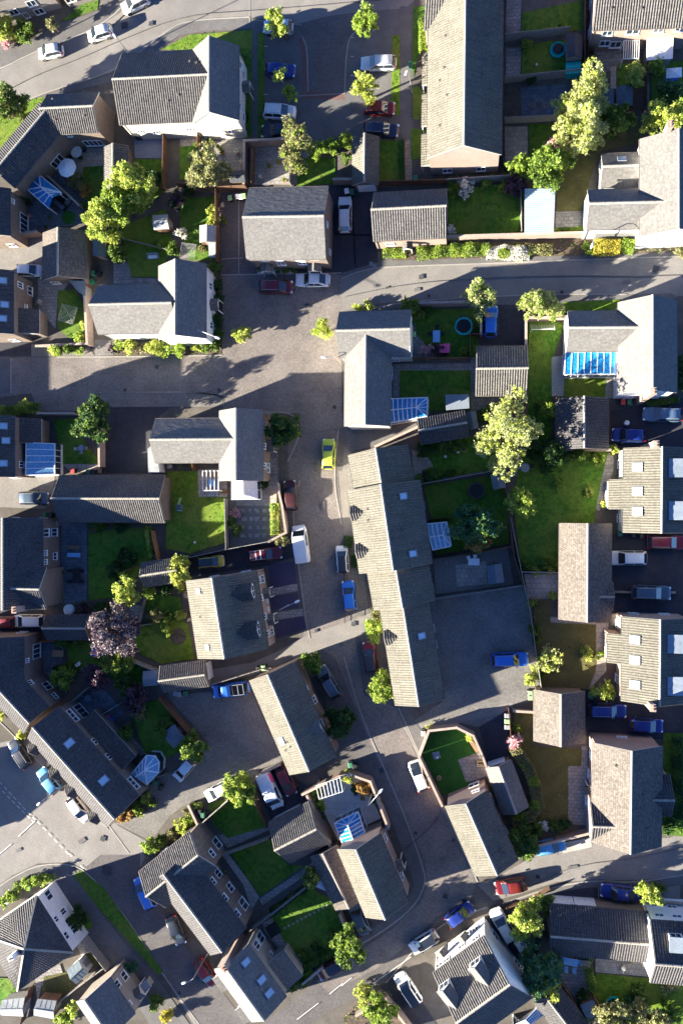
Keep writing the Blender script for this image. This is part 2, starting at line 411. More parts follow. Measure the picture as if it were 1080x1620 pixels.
def wall_planes(B):
    hl, hw = B.L-B.vg, B.w-B.ov
    zt = B.ze+B.ov*B.tan-.16
    out = []
    for sg in (1, -1):
        out.append(dict(c=bpt(B, 0, sg*hw, 0), n=B.n*sg, t=B.d*sg*-1, hw=hl, zt=zt, zp=zt, long=True))
        out.append(dict(c=bpt(B, sg*hl, 0, 0), n=B.d*sg, t=B.n*sg, hw=hw, zt=zt, zp=B.zr-.16, long=False))
    return out

def window(parent, p, n, t, w=1.1, h=1.05, bars=1, fm='upvc', name='window', gm='glass', out=.03):
    """frame with sill, pane as a sub-part; p is the centre on the wall face"""
    n, t, z = V(n), V(t), V((0, 0, 1)); p = V(p)+n*out
    f = MB(); b = .075
    for sg in (-1, 1):
        f.box(p+z*sg*(h/2-b/2), t*w/2, z*b/2, n*.035)
        f.box(p+t*sg*(w/2-b/2), t*b/2, z*(h/2-b), n*.035)
    for i in range(bars):
        x = w*((i+1)/(bars+1)-.5)
        f.box(p+t*x, t*.035, z*(h/2-b), n*.03)
    f.box(p-z*(h/2+.03)+n*.03, t*(w/2+.06), z*.03, n*.075)
    fo = build(name, f, M[fm], parent)
    g = MB().box(p-n*.012, t*(w/2-b*.6), z*(h/2-b*.6), n*.008)
    build('pane', g, M[gm], fo)
    return fo

def hit_wall(planes, px, py):
    d = ray(px, py); o = V((0, 0, H)); best = None
    for pl in planes:
        dn = d.dot(pl['n'])
        if dn >= -1e-6: continue
        tt = (pl['c']-o).dot(pl['n'])/dn
        q = o+d*tt
        s = (q-pl['c']).dot(pl['t'])
        pen = max(0, abs(s)-pl['hw'])+max(0, -q.z)+max(0, q.z-pl['zp'])
        if best is None or pen < best[0]: best = (pen, pl, q, s)
    return best

HOUSES = []
def house(phrase, blocks, wall='brick_brown', win=(), name='house', cat='house', fascia='fascia', door=(), auto=True, chim=(), sky=(), gar=(), label=None, vents=0):
    Bs = [block(**b) if isinstance(b, dict) else b for b in blocks]
    B0 = Bs[0]
    loc = V((B0.c.x, B0.c.y, 0))
    root = empty(name, loc)
    tag(root, label or phrase, cat)
    low = B0.ze < 3.4
    # walls
    planes = []
    for i, B in enumerate(Bs):
        hl, hw = B.L-B.vg, B.w-B.ov; zt = B.ze+B.ov*B.tan-.17; zp = B.zr-.17
        hlw = hl-.004*i; hww = hw-.004*i
        vs = []
        for s in (-hlw, hlw):
            for o, z in ((-hww, 0), (hww, 0), (hww, zt), (0, zp), (-hww, zt)): vs.append(bpt(B, s, o, z))
        w = MB().add(vs, [(0, 1, 2, 3, 4), (9, 8, 7, 6, 5), (0, 5, 6, 1), (1, 6, 7, 2), (2, 7, 8, 3), (3, 8, 9, 4), (4, 9, 5, 0)])
        build('wall', w, M[wall], root)
        for pl in wall_planes(B): pl['B'] = B; planes.append(pl)
    # roofs: tiles, underlay with fascia and barge boards, ridge, gutters
    for i, B in enumerate(Bs):
        mb = MB(); uvs = []
        for sg in (1, -1):
            roof_slope(mb, uvs, bpt(B, -B.L, 0, B.zr), bpt(B, B.L, 0, B.zr), bpt(B, -B.L, sg*B.w, B.ze), bpt(B, B.L, sg*B.w, B.ze), B.k)
        l2 = B.L-.012
        prof = [(-B.w+.01, B.ze-.02), (0, B.zr-.03), (B.w-.01, B.ze-.02), (B.w-.01, B.ze-.15), (0, B.zr-.19), (-B.w+.01, B.ze-.15)]
        vs = [bpt(B, s, o, z) for s in (-l2, l2) for o, z in prof]
        mb.add(vs, [(0, 1, 7, 6), (1, 2, 8, 7), (2, 3, 9, 8), (3, 4, 10, 9), (4, 5, 11, 10), (5, 0, 6, 11), (5, 4, 1, 0), (4, 3, 2, 1), (6, 7, 10, 11), (7, 8, 9, 10)], 1)
        ro = build('roof', mb, [M[B.k], M[fascia]], root); put_uv(ro, uvs)
        rc = MB(); npc = max(2, int(B.L*2/.45))
        for q in range(npc):
            s0 = -B.L+2*B.L*q/npc; s1 = -B.L+2*B.L*(q+1)/npc-.015
            vs = []
            for s in (s0, s1):
                for o, z in ((-.15, -.07), (-.11, .045), (0, .085), (.11, .045), (.15, -.07)): vs.append(bpt(B, s, o, B.zr+z+.012*(q % 2)))
            rc.add(vs, [(0, 1, 6, 5), (1, 2, 7, 6), (2, 3, 8, 7), (3, 4, 9, 8), (0, 4, 3, 2, 1), (5, 6, 7, 8, 9)])
        build('ridge_cap', rc, M['ridge'], ro)
        for sg in (1, -1):
            gt = MB()
            gt.tube([bpt(B, -B.L+.05, sg*(B.w+.035), B.ze-.05), bpt(B, B.L-.05, sg*(B.w+.035), B.ze-.05)], .055, 6)
            for s in (-B.L+.35,):
                gt.tube([bpt(B, s, sg*(B.w+.02), B.ze-.08), bpt(B, s, sg*(B.w-B.ov+.05), B.ze-.35), bpt(B, s, sg*(B.w-B.ov+.05), .05)], .035, 6)
            build('gutter', gt, M['fascia_dark' if B.k != 'tile_cream' else 'black'], root)
    # windows the photograph shows
    done = []
    for wn in win:
        px, py = wn[0], wn[1]; ww = wn[2] if len(wn) > 2 else 1.1; hh = wn[3] if len(wn) > 3 else 1.05
        hres = hit_wall(planes, px, py)
        if not hres: continue
        pen, pl, q, s = hres
        s = max(-pl['hw']+ww/2+.15, min(pl['hw']-ww/2-.15, s))
        q = pl['c']+pl['t']*s+V((0, 0, max(hh/2+.1, min(q.z, pl['zt']-hh/2-.05 if pl['long'] else pl['zp']-hh/2-.3))))
        window(root, q, pl['n'], pl['t'], ww, hh, 1 if ww < 1.6 else (2 if ww < 2.6 else 3))
        done.append((pl['c'], q))
    # doors and garage doors
    for px, py, ww, hh, mt in list(door)+list(gar):
        hres = hit_wall(planes, px, py)
        if not hres: continue
        pen, pl, q, s = hres
        s = max(-pl['hw']+ww/2+.05, min(pl['hw']-ww/2-.05, s))
        c = pl['c']+pl['t']*s+V((0, 0, hh/2+.02))+pl['n']*.03
        db = MB().box(c, pl['t']*ww/2, V((0, 0, hh/2)), pl['n']*.03)
        for i in range(1, 6):
            db.box(c+V((0, 0, hh*(i/6-.5)))+pl['n']*.032, pl['t']*(ww/2-.06), V((0, 0, .02)), pl['n']*.006)
        dd = build('garage_door' if ww > 1.5 else 'door', db, M[mt], root)
        build('handle', MB().box(c+pl['n']*.05+pl['t']*(ww/2-.12 if ww < 1.5 else 0), pl['t']*.05, V((0, 0, .025)), pl['n']*.03), M['steel'], dd)
        done.append((pl['c'], c))
    # walls the photograph cannot show get ordinary windows
    if auto and not low:
        for pl in planes:
            if any((c-pl['c']).length < .01 for c, q in done): continue
            if not pl['long'] and pl['hw'] < 3: continue
            nn = max(1, int(pl['hw']*2/3.0))
            for i in range(nn):
                s = pl['hw']*2*((i+.5)/nn-.5)
                for z in ((1.25, 3.85) if pl['long'] else (1.3,)):
                    if z+.7 > pl['zt'] or pl['B'].ze < 3.2: continue
                    q = pl['c']+pl['t']*s+V((0, 0, z))
                    if any(inside(B, q+pl['n']*.3, -.35) for B in Bs if B is not pl['B']): continue
                    window(root, q, pl['n'], pl['t'], 1.15, 1.1, 1)
    for c in chim: chimney(root, Bs, *c)
    for s in sky: skylight(root, Bs, *s)
    if vents:
        for B in Bs[:1]:
            for i in range(vents):
                sgn = RNG.choice([-1, 1]); o = sgn*RNG.uniform(.35, .7)*B.w; s = RNG.uniform(-.7, .7)*B.L
                c = bpt(B, s, o, roof_z(B, bpt(B, s, o, 0))+.12)
                build('roof_vent', MB().abox(c, .24, .24, .14, math.atan2(B.d.y, B.d.x)), M['fascia_dark'], root)
    root['_r'] = 1
    HOUSES.append((phrase, root, Bs, planes))
    return root, Bs, planes

def top_z(Bs, p):
    zz = [roof_z(B, p) for B in Bs if abs((V((p[0]-B.c.x, p[1]-B.c.y, 0))).dot(B.d)) < B.L+.5]
    return max(zz) if zz else max(B.zr for B in Bs)
def onroof(Bs, px, py):
    """where the view ray meets the roof"""
    z = Bs[0].ze+1
    for _ in range(12):
        p = P(px, py, z); z2 = max([roof_z(B, p) for B in Bs if inside(B, p, -.6)] or [z]); z = (z+z2)/2
    return P(px, py, z)
def chimney(root, Bs, px, py, w=.75, d=.55, h=1.0, mat='brick_pink', top=None):
    zt = max(B.zr for B in Bs)+h-.2
    p = P(px, py, zt); a = Bs[0].d
    rz = math.atan2(a.y, a.x)
    mb = MB().abox((p.x, p.y, zt/2), w, d, zt, rz).abox((p.x, p.y, zt+.05), w+.12, d+.12, .1, rz)
    c = build('chimney', mb, M[mat], root)
    for sg in (-1, 1):
        q = p+a*sg*w*.22
        build('chimney_pot', MB().lathe((q.x, q.y, zt+.1), [(.11, 0), (.12, .05), (.09, .3), (.11, .34), (.07, .35)], 10), M['pot'], c)
def skylight(root, Bs, px, py, w=.75, l=1.0, gm='glass_sky'):
    p = onroof(Bs, px, py)
    B = max((b for b in Bs if inside(b, p, -.6)), key=lambda b: roof_z(b, p), default=Bs[0])
    q = V((p.x-B.c.x, p.y-B.c.y, 0)); sg = 1 if q.dot(B.n) > 0 else -1
    e = (B.n*sg-V((0, 0, B.tan))).normalized(); nrm = B.d.cross(e)
    if nrm.z < 0: nrm = -nrm
    p = V((p.x, p.y, roof_z(B, p)))+nrm*.1
    f = MB()
    for s in (-1, 1):
        f.box(p+B.d*s*w/2, B.d*.06, e*(l/2+.06), nrm*.07)
        f.box(p+e*s*l/2, B.d*(w/2-.06), e*.06, nrm*.07)
    fr = build('skylight', f, M['lead'], root)
    build('pane', MB().box(p+nrm*.02, B.d*(w/2-.06), e*(l/2-.06), nrm*.02), M[gm], fr)


def dormer(root, Bs, px, py, w=1.5, h=1.25, flat=False, k='pantile', wall='render', sg=None, win=True, name='dormer', B=None, out=None, glass='glass', ground=False):
    """a dormer whose front face stands at the picked spot of the slope, running back into the roof"""
    p = onroof(Bs, px, py)
    if B is None:
        B = max((b for b in Bs if inside(b, p, -1.0)), key=lambda b: roof_z(b, p), default=Bs[0])
    q = V((p.x-B.c.x, p.y-B.c.y, 0))
    if sg is None: sg = 1 if q.dot(B.n) > 0 else -1
    nout = B.n*sg; s0 = q.dot(B.d); o0 = abs(q.dot(B.n))
    if out is not None: o0 = B.w-B.ov+out
    z0 = B.zr-o0*B.tan
    def pt(s, o, z): return V((B.c.x+B.d.x*(s0+s)+nout.x*o, B.c.y+B.d.y*(s0+s)+nout.y*o, z))
    ztop = z0+h; hw = w/2
    if flat:
        ob = max(.1, (B.zr-ztop)/B.tan-.05); 
        body = MB().add([pt(-hw, o0, z0-.1), pt(hw, o0, z0-.1), pt(hw, o0, ztop), pt(-hw, o0, ztop), pt(-hw, ob, ztop+.05), pt(hw, ob, ztop+.05), pt(-hw, ob, z0-.1), pt(hw, ob, z0-.1)],
                        [(0, 1, 2, 3), (3, 2, 5, 4), (0, 3, 4, 6), (1, 7, 5, 2), (4, 5, 7, 6), (0, 6, 7, 1)])
        bo = build(name, body, M[wall], root)
        build('roof', MB().add([pt(-hw-.12, o0+.15, ztop+.02), pt(hw+.12, o0+.15, ztop+.02), pt(hw+.12, ob-.02, ztop+.1), pt(-hw-.12, ob-.02, ztop+.1),
                                pt(-hw-.12, o0+.15, ztop+.13), pt(hw+.12, o0+.15, ztop+.13), pt(hw+.12, ob-.02, ztop+.2), pt(-hw-.12, ob-.02, ztop+.2)],
                               [(3, 2, 1, 0), (4, 5, 6, 7), (0, 1, 5, 4), (1, 2, 6, 5), (2, 3, 7, 6), (3, 0, 4, 7)]), M['lead_pale'], bo)
    else:
        rise = hw*.85
        ob = max(.05, (B.zr-ztop)/B.tan); obr = max(.0, (B.zr-ztop-rise)/B.tan-.05)
        zb0 = 0 if ground else z0-.1
        body = MB().add([pt(-hw, o0, zb0), pt(hw, o0, zb0), pt(hw, o0, ztop), pt(0, o0, ztop+rise-.03), pt(-hw, o0, ztop), pt(-hw, ob, ztop), pt(hw, ob, ztop), pt(-hw, ob, zb0), pt(hw, ob, zb0)],
                        [(0, 1, 2, 3, 4), (0, 4, 5, 7), (1, 8, 6, 2), (0, 7, 8, 1)])
        bo = build(name, body, M[wall], root)
        rb = MB(); uv = []
        x = hw+.14; dz = .14*.85
        for s in (-1, 1):
            # rectangular slope carried back until it is buried in the roof
            roof_slope(rb, uv, pt(0, o0+.16, ztop+rise), pt(0, obr, ztop+rise), pt(s*x, o0+.16, ztop-dz), pt(s*x, obr, ztop-dz), k)
            rb.quad(pt(0, o0+.15, ztop+rise-.1), pt(s*x, o0+.15, ztop-dz-.1), pt(s*x, o0+.15, ztop-dz), pt(0, o0+.15, ztop+rise), 1)
        r = build('roof', rb, [M[k], M['fascia']], bo); put_uv(r, uv)
    if win: 
        f = MB(); c = pt(0, o0, z0+h*.52)+nout*.02; b = .06; ww = w*.8; hh = h*.75; z = V((0, 0, 1))
        for s in (-1, 1):
            f.box(c+z*s*(hh/2-b/2), B.d*ww/2, z*b/2, nout*.035)
            f.box(c+B.d*s*(ww/2-b/2), B.d*b/2, z*(hh/2-b), nout*.035)
        f.box(c, B.d*.03, z*(hh/2-b), nout*.03)
        f.box(c+nout*.005, B.d*(ww/2-b), z*(hh/2-b), nout*.012, 1)
        build('window', f, [M['upvc'], M[glass]], bo)
    return bo

def porch(root, planes, px, py, w=1.5, d=1.0, z=2.35, k='pantile', lean=False, posts=True, wall=None, rise=.55, mat='fascia', nrm=None):
    """canopy over a door, standing on the wall it is picked at"""
    if nrm:      # a wall turned away from the camera, named by the way it faces
        pl = max(planes, key=lambda p: p['n'].x*nrm[0]+p['n'].y*nrm[1]+(.001*p['hw'])); s = (P(px, py, z)-pl['c']).dot(pl['t'])
    else: pen, pl, q, s = hit_wall(planes, px, py)
    s = max(-pl['hw']+w/2, min(pl['hw']-w/2, s))
    c = pl['c']+pl['t']*s; n, t = pl['n'], pl['t']; zz = V((0, 0, 1)); hw = w/2
    rb = MB(); uv = []
    if lean:
        roof_slope(rb, uv, c-t*hw+zz*(z+rise)+n*.02, c+t*hw+zz*(z+rise)+n*.02, c-t*hw+n*d+zz*z, c+t*hw+n*d+zz*z, k)
        a = [c-t*hw+n*.01, c+t*hw+n*.01]
        rb.add([a[0]+zz*(z+rise-.03), a[1]+zz*(z+rise-.03), a[1]+n*(d-.02)+zz*(z-.02), a[0]+n*(d-.02)+zz*(z-.02), a[0]+zz*(z-.15), a[1]+zz*(z-.15), a[1]+n*(d-.02)+zz*(z-.15), a[0]+n*(d-.02)+zz*(z-.15)],
               [(4, 5, 6, 7), (0, 3, 7, 4), (1, 5, 6, 2), (3, 2, 6, 7), (0, 1, 2, 3)], 1)
    else:
        for sg in (-1, 1):
            roof_slope(rb, uv, c+n*.02+zz*(z+rise), c+n*d+zz*(z+rise), c+t*sg*hw+n*.02+zz*z, c+t*sg*hw+n*d+zz*z, k)
        l = [c+n*.02, c+n*(d-.02)]
        rb.add([l[0]+t*-hw+zz*(z-.03), l[0]+zz*(z+rise-.03), l[0]+t*hw+zz*(z-.03), l[1]+t*-hw+zz*(z-.03), l[1]+zz*(z+rise-.03), l[1]+t*hw+zz*(z-.03),
                l[0]+t*-hw+zz*(z-.13), l[0]+t*hw+zz*(z-.13), l[1]+t*-hw+zz*(z-.13), l[1]+t*hw+zz*(z-.13)],
               [(3, 5, 4), (8, 9, 5, 3), (6, 8, 3, 0), (2, 5, 9, 7), (6, 7, 9, 8), (0, 3, 4, 1), (1, 4, 5, 2)], 1)
    r = build('porch', rb, [M[k], M[mat]], root); put_uv(r, uv)
    if wall:
        wb = MB().box(c+n*(d-.15)/2+zz*(z-.16)/2, t*(hw-.1), n*(d-.15)/2, zz*(z-.16)/2)
        build('wall', wb, M[wall], r)
    elif posts:
        pb = MB()
        for sg in (-1, 1): pb.box(c+t*sg*(hw-.1)+n*(d-.12)+zz*(z-.14)/2, t*.05, n*.05, zz*(z-.14)/2)
        build('post', pb, M['upvc'], r)
    if not wall:
        db = MB().box(c+n*.035+zz*1.0, t*.45, zz*1.0, n*.03)
        build('door', db, M['door_dark'], r)

def conservatory(root, corners, z=2.2, rise=.8, n=(5, 3), glass='glass_blue', frame='upvc', hip='hip', solid=False, part='conservatory'):
    """glazed extension from its four eave corners (px): first edge lies on the house wall"""
    c = [P(x, y, z) for x, y in corners]
    zz = V((0, 0, 1))
    fr = MB(); gl = MB(); w = .11
    mid_w, mid_o = (c[0]+c[1])/2, (c[3]+c[2])/2      # ridge runs from the wall outwards
    top0 = mid_w+zz*rise
    top1 = mid_w.lerp(mid_o, .72 if hip == 'hip' else 1.0)+zz*rise
    def lerp(a, b, t): return a.lerp(b, t)
    def bars(a0, a1, b0, b1, k):
        for i in range(k+1):
            fr.bar(lerp(a0, a1, i/k)+zz*.03, lerp(b0, b1, i/k)+zz*.03, w, .06)
    if hip == 'lean':
        t0, t1 = c[0]+zz*rise, c[1]+zz*rise
        gl.quad(c[3], c[2], t1, t0)
        bars(t0, t1, c[3], c[2], n[0])
        fr.bar(t0+zz*.03, t1+zz*.03, .1, .1)
        gl.add([c[0], c[3], t0], [(0, 1, 2)]); gl.add([c[1], t1, c[2]], [(0, 1, 2)])
    else:
        gl.quad(c[0], c[3], top1, top0) if hip == 'gable' else gl.add([c[0], c[3], top1, top0], [(0, 1, 2, 3)])
        gl.add([c[1], top0, top1, c[2]], [(0, 1, 2, 3)])
        gl.add([c[3], c[2], top1], [(0, 1, 2)])
        bars(top0, top1, c[0], lerp(c[0], c[3], .72 if hip == 'hip' else 1), n[0]); bars(top0, top1, c[1], lerp(c[1], c[2], .72 if hip == 'hip' else 1), n[0])
        fr.bar(top0+zz*.06, top1+zz*.06, .12, .1)
        if hip == 'hip':
            for q in (c[2], c[3]): fr.bar(top1+zz*.04, q+zz*.04, .09, .07)
            for i in range(1, n[1]): fr.bar(top1+zz*.03, lerp(c[3], c[2], i/n[1])+zz*.03, .05, .06)
    for a, b in ((c[0], c[3]), (c[3], c[2]), (c[2], c[1])):
        fr.bar(a, b, .14, .12)
        L = (b-a).length; k = max(2, int(L/.8))
        for i in range(k+1):
            q = lerp(a, b, i/k); fr.bar(V((q.x, q.y, 0.55)), V((q.x, q.y, z)), .07, .07)
        lo = [V((a.x, a.y, 0)), V((b.x, b.y, 0))]
        dd = (b-a).normalized(); nn = V((-dd.y, dd.x, 0))
        fr.box((lo[0]+lo[1])/2+zz*.28, (lo[1]-lo[0])/2, nn*.08, zz*.28)
        gl.quad(V((a.x, a.y, .56)), V((b.x, b.y, .56)), V((b.x, b.y, z-.06)), V((a.x, a.y, z-.06)), 1)
    f = build(part, fr, M[frame], root)
    build('glazing', gl, [M[glass], M['glass']], f)
    return f

def simple_roofed(name, label, cat, corners, z=1.9, rise=.45, axis=0, roof='felt_blue', wall='timber', mono=False, ov=.08, door=True, ribs=False):
    """garden shed: four eave corners (px, in order round the roof), ridge parallel to edge 0-1 (axis 0) or 1-2 (axis 1)"""
    c = [P(x, y, z) for x, y in corners]
    if axis: c = c[1:]+c[:1]
    zz = V((0, 0, 1)); ctr = sum(c, V())/4
    root = empty(name, (ctr.x, ctr.y, 0)); tag(root, label, cat)
    inn = [q.lerp(ctr, ov*2/max(.5, (q-ctr).length)) for q in c]
    lo = [V((q.x, q.y, 0)) for q in inn]; up = [V((q.x, q.y, z-.02)) for q in inn]
    if mono:
        w = MB().add(lo+up, [(0, 1, 5, 4), (1, 2, 6, 5), (2, 3, 7, 6), (3, 0, 4, 7)])
        r = MB()
        h0 = [c[0]+zz*rise, c[1]+zz*rise, c[2], c[3]]
        w.add([up[0], up[1], up[1]+zz*(rise*.95), up[0]+zz*(rise*.95), up[2], up[3]], [(0, 1, 2, 3), (1, 4, 2), (5, 0, 3)])
        r.add(h0+[q+zz*.07 for q in h0], [(3, 2, 1, 0), (4, 5, 6, 7), (0, 1, 5, 4), (1, 2, 6, 5), (2, 3, 7, 6), (3, 0, 4, 7)])
        if ribs:
            k = int((c[0]-c[3]).length/.22)
            for i in range(k):
                t = (i+.5)/k
                r.bar(h0[0].lerp(h0[3], t)+zz*.085, h0[1].lerp(h0[2], t)+zz*.085, .06, .05)
    else:
        m0, m1 = (c[0]+c[3])/2+zz*rise, (c[1]+c[2])/2+zz*rise
        i0, i1 = (up[0]+up[3])/2+zz*(rise-.04), (up[1]+up[2])/2+zz*(rise-.04)
        w = MB().add(lo+up+[i0, i1], [(0, 1, 5, 4), (2, 3, 7, 6), (1, 2, 6, 9, 5), (3, 0, 4, 8, 7)])
        r = MB()
        top = [c[0], c[1], m1, m0, c[2], c[3]]
        r.add([q+zz*.05 for q in top]+[q-zz*.01 for q in top], [(0, 1, 2, 3), (3, 2, 4, 5), (6, 9, 8, 7), (9, 11, 10, 8), (0, 6, 7, 1), (5, 4, 10, 11), (0, 3, 9, 6), (3, 5, 11, 9), (1, 7, 8, 2), (2, 8, 10, 4)])
        r.bar(m0+zz*.06, m1+zz*.06, .12, .04)
        for i in range(1, 4):
            r.bar(c[0].lerp(c[1], i/4)+zz*.055, m0.lerp(m1, i/4)+zz*.055, .05, .015)
            r.bar(c[3].lerp(c[2], i/4)+zz*.055, m0.lerp(m1, i/4)+zz*.055, .05, .015)
    build('wall', w, M[wall], root); build('roof', r, M[roof], root)
    if door:
        a, b = lo[1], lo[2]; d = (b-a).normalized(); nn = V((d.y, -d.x, 0)); m = (a+b)/2
        if nn.dot(m-ctr) < 0: nn = -nn
        do = build('door', MB().box(m+zz*.85+nn*.025, d*min(.42, (b-a).length*.35), zz*.82, nn*.02), M['timber_pale'], root)
        build('handle', MB().box(m+zz*.9+nn*.055+d*.25, d*.02, zz*.07, nn*.015), M['steel'], do)
    return root

# ---------------------------------------------------------------- cars
CAR = {
 'hatch':  dict(L=4.0, W=1.76, H=1.48, b0=.25, b1=.965, r0=.44, r1=.87, bon=.86, belt=.92, tail=.93),
 'small':  dict(L=3.6, W=1.66, H=1.50, b0=.22, b1=.97, r0=.42, r1=.88, bon=.88, belt=.93, tail=.93),
 'saloon': dict(L=4.6, W=1.82, H=1.43, b0=.28, b1=.87, r0=.43, r1=.70, bon=.84, belt=.91, tail=.95),
 'estate': dict(L=4.65, W=1.82, H=1.47, b0=.28, b1=.97, r0=.43, r1=.88, bon=.85, belt=.92, tail=.93),
 'suv':    dict(L=4.4, W=1.86, H=1.68, b0=.25, b1=.97, r0=.41, r1=.89, bon=1.02, belt=1.08, tail=1.08),
 'mpv':    dict(L=4.5, W=1.84, H=1.66, b0=.19, b1=.975, r0=.39, r1=.90, bon=.94, belt=1.02, tail=1.02),
 'van':    dict(L=5.0, W=1.95, H=1.98, b0=.16, b1=.992, r0=.30, r1=.975, bon=1.05, belt=1.12, tail=1.14),
 'pickup': dict(L=5.1, W=1.86, H=1.78, b0=.20, b1=.56, r0=.31, r1=.52, bon=1.05, belt=1.1, tail=1.08),
}
def car_body(t):
    c = CAR[t]; L, W = c['L'], c['W']; van = t == 'van'
    st = [0, .012, .035, .08, .15, c['b0'], .38, .5, .65, .8, .9, .955, .985, 1.0]
    mb = MB(); prof = []
    for s in st:
        fr = min(1, s/.17); re = min(1, (1-s)/.12)
        hw = W/2*min(1, .60+.40*(1-(1-fr)**2.4))*min(1, .70+.30*(1-(1-re)**2.4))
        if s <= c['b0']: zt = .60+(c['bon']-.60)*(1-(1-min(1, s/.10))**2.2)*.9+(c['bon']-.60)*.1*s/c['b0']
        else: zt = c['belt']
        if s > .93: zt = c['tail']-(s-.93)/.07*.18
        zb = .22+.10*(1-min(1, min(s, 1-s)/.06))
        x = L/2-s*L
        row = []
        for fx, fz in ((0, 1.0), (.55, .99), (.80, .965), (.92, .90), (.985, .74), (1.0, .5), (.985, .22), (.93, 0)):
            z = zb+(zt-zb)*fz
            row.append((x, hw*fx, z))
        prof.append([(p[0], -p[1], p[2]) for p in reversed(row[1:])]+row)
    n = len(prof[0])
    for r in prof: mb.v += r
    for i in range(len(prof)-1):
        for k in range(n-1):
            mb.f.append((i*n+k, i*n+k+1, (i+1)*n+k+1, (i+1)*n+k)); mb.m.append(0)
        mb.f.append((i*n+n-1, i*n, (i+1)*n, (i+1)*n+n-1)); mb.m.append(1)
    mb.f.append(tuple(range(n-1, -1, -1))); mb.m.append(0)
    e = (len(prof)-1)*n; mb.f.append(tuple(e+k for k in range(n))); mb.m.append(0)
    # cabin
    zb = c['belt']-.02; zr = c['H']-.03; wb = W/2*.93; wr = W/2*(.90 if van else .74)
    xb0, xb1, xr0, xr1 = L/2-c['b0']*L, L/2-c['b1']*L, L/2-c['r0']*L, L/2-c['r1']*L
    base = [(xb0, wb*.9), (xb1, wb*.9)]
    o = len(mb.v); ny = 9
    rows = [(xb0, wb*.86, zb), ((xb0*.35+xr0*.65), wb*.35+wr*.65, zb*.35+zr*.65+.02), (xr0, wr, zr), (xr0*.7+xr1*.3, wr, zr+.025), (xr0*.4+xr1*.6, wr, zr+.025), (xr1, wr*.97, zr-.005), (xb1*.35+xr1*.65, wb*.34+wr*.63, zb*.35+zr*.65), (xb1, wb*.84, zb)]
    ys = [-1, -.97, -.86, -.5, 0, .5, .86, .97, 1]
    for (x, w, z) in rows:
        mid = z > zb+.01
        for k, y in enumerate(ys):
            dx = .06*(1-abs(y))*(1 if x > 0 else -1) if z < zr-.02 else .03*(1-y*y)*(1 if x > (xr0+xr1)/2 else -1)
            if mid: zz = z+.03*(1-y*y)-(.05 if abs(y) == 1 else (.012 if abs(y) == .97 else 0))
            else: zz = z
            mb.v.append((x+dx, w*y, zz))
    m = len(ys)
    for i in range(len(rows)-1):
        for k in range(m-1):
            mb.f.append((o+i*m+k, o+i*m+k+1, o+(i+1)*m+k+1, o+(i+1)*m+k)); mb.m.append(0)
    # cabin sides down to the belt
    for sgn, k in ((-1, 0), (1, m-1)):
        oo = len(mb.v)
        for (x, w, z) in rows: mb.v.append((x, sgn*wb, zb-.02))
        for i in range(len(rows)-1):
            q = (o+i*m+k, o+(i+1)*m+k, oo+i+1, oo+i)
            mb.f.append(q if sgn < 0 else q[::-1]); mb.m.append(0)
    return mb, dict(zb=zb, zr=zr, wb=wb, wr=wr, xb0=xb0, xb1=xb1, xr0=xr0, xr1=xr1, rows=rows)
def glass_quad(a, b, c_, d, inset, off):
    q = [V(a), V(b), V(c_), V(d)]; ctr = sum(q, V())/4
    n = (q[1]-q[0]).cross(q[3]-q[0]).normalized()
    if n.dot(ctr-V((0, 0, .7))) < 0: n = -n
    r = []
    for p in q:
        dv = ctr-p; r.append(p+dv*inset+n*off)
    return MB().add(r+[p-n*.02 for p in r], [(0, 1, 2, 3), (7, 6, 5, 4), (0, 4, 5, 1), (1, 5, 6, 2), (2, 6, 7, 3), (3, 7, 4, 0)])
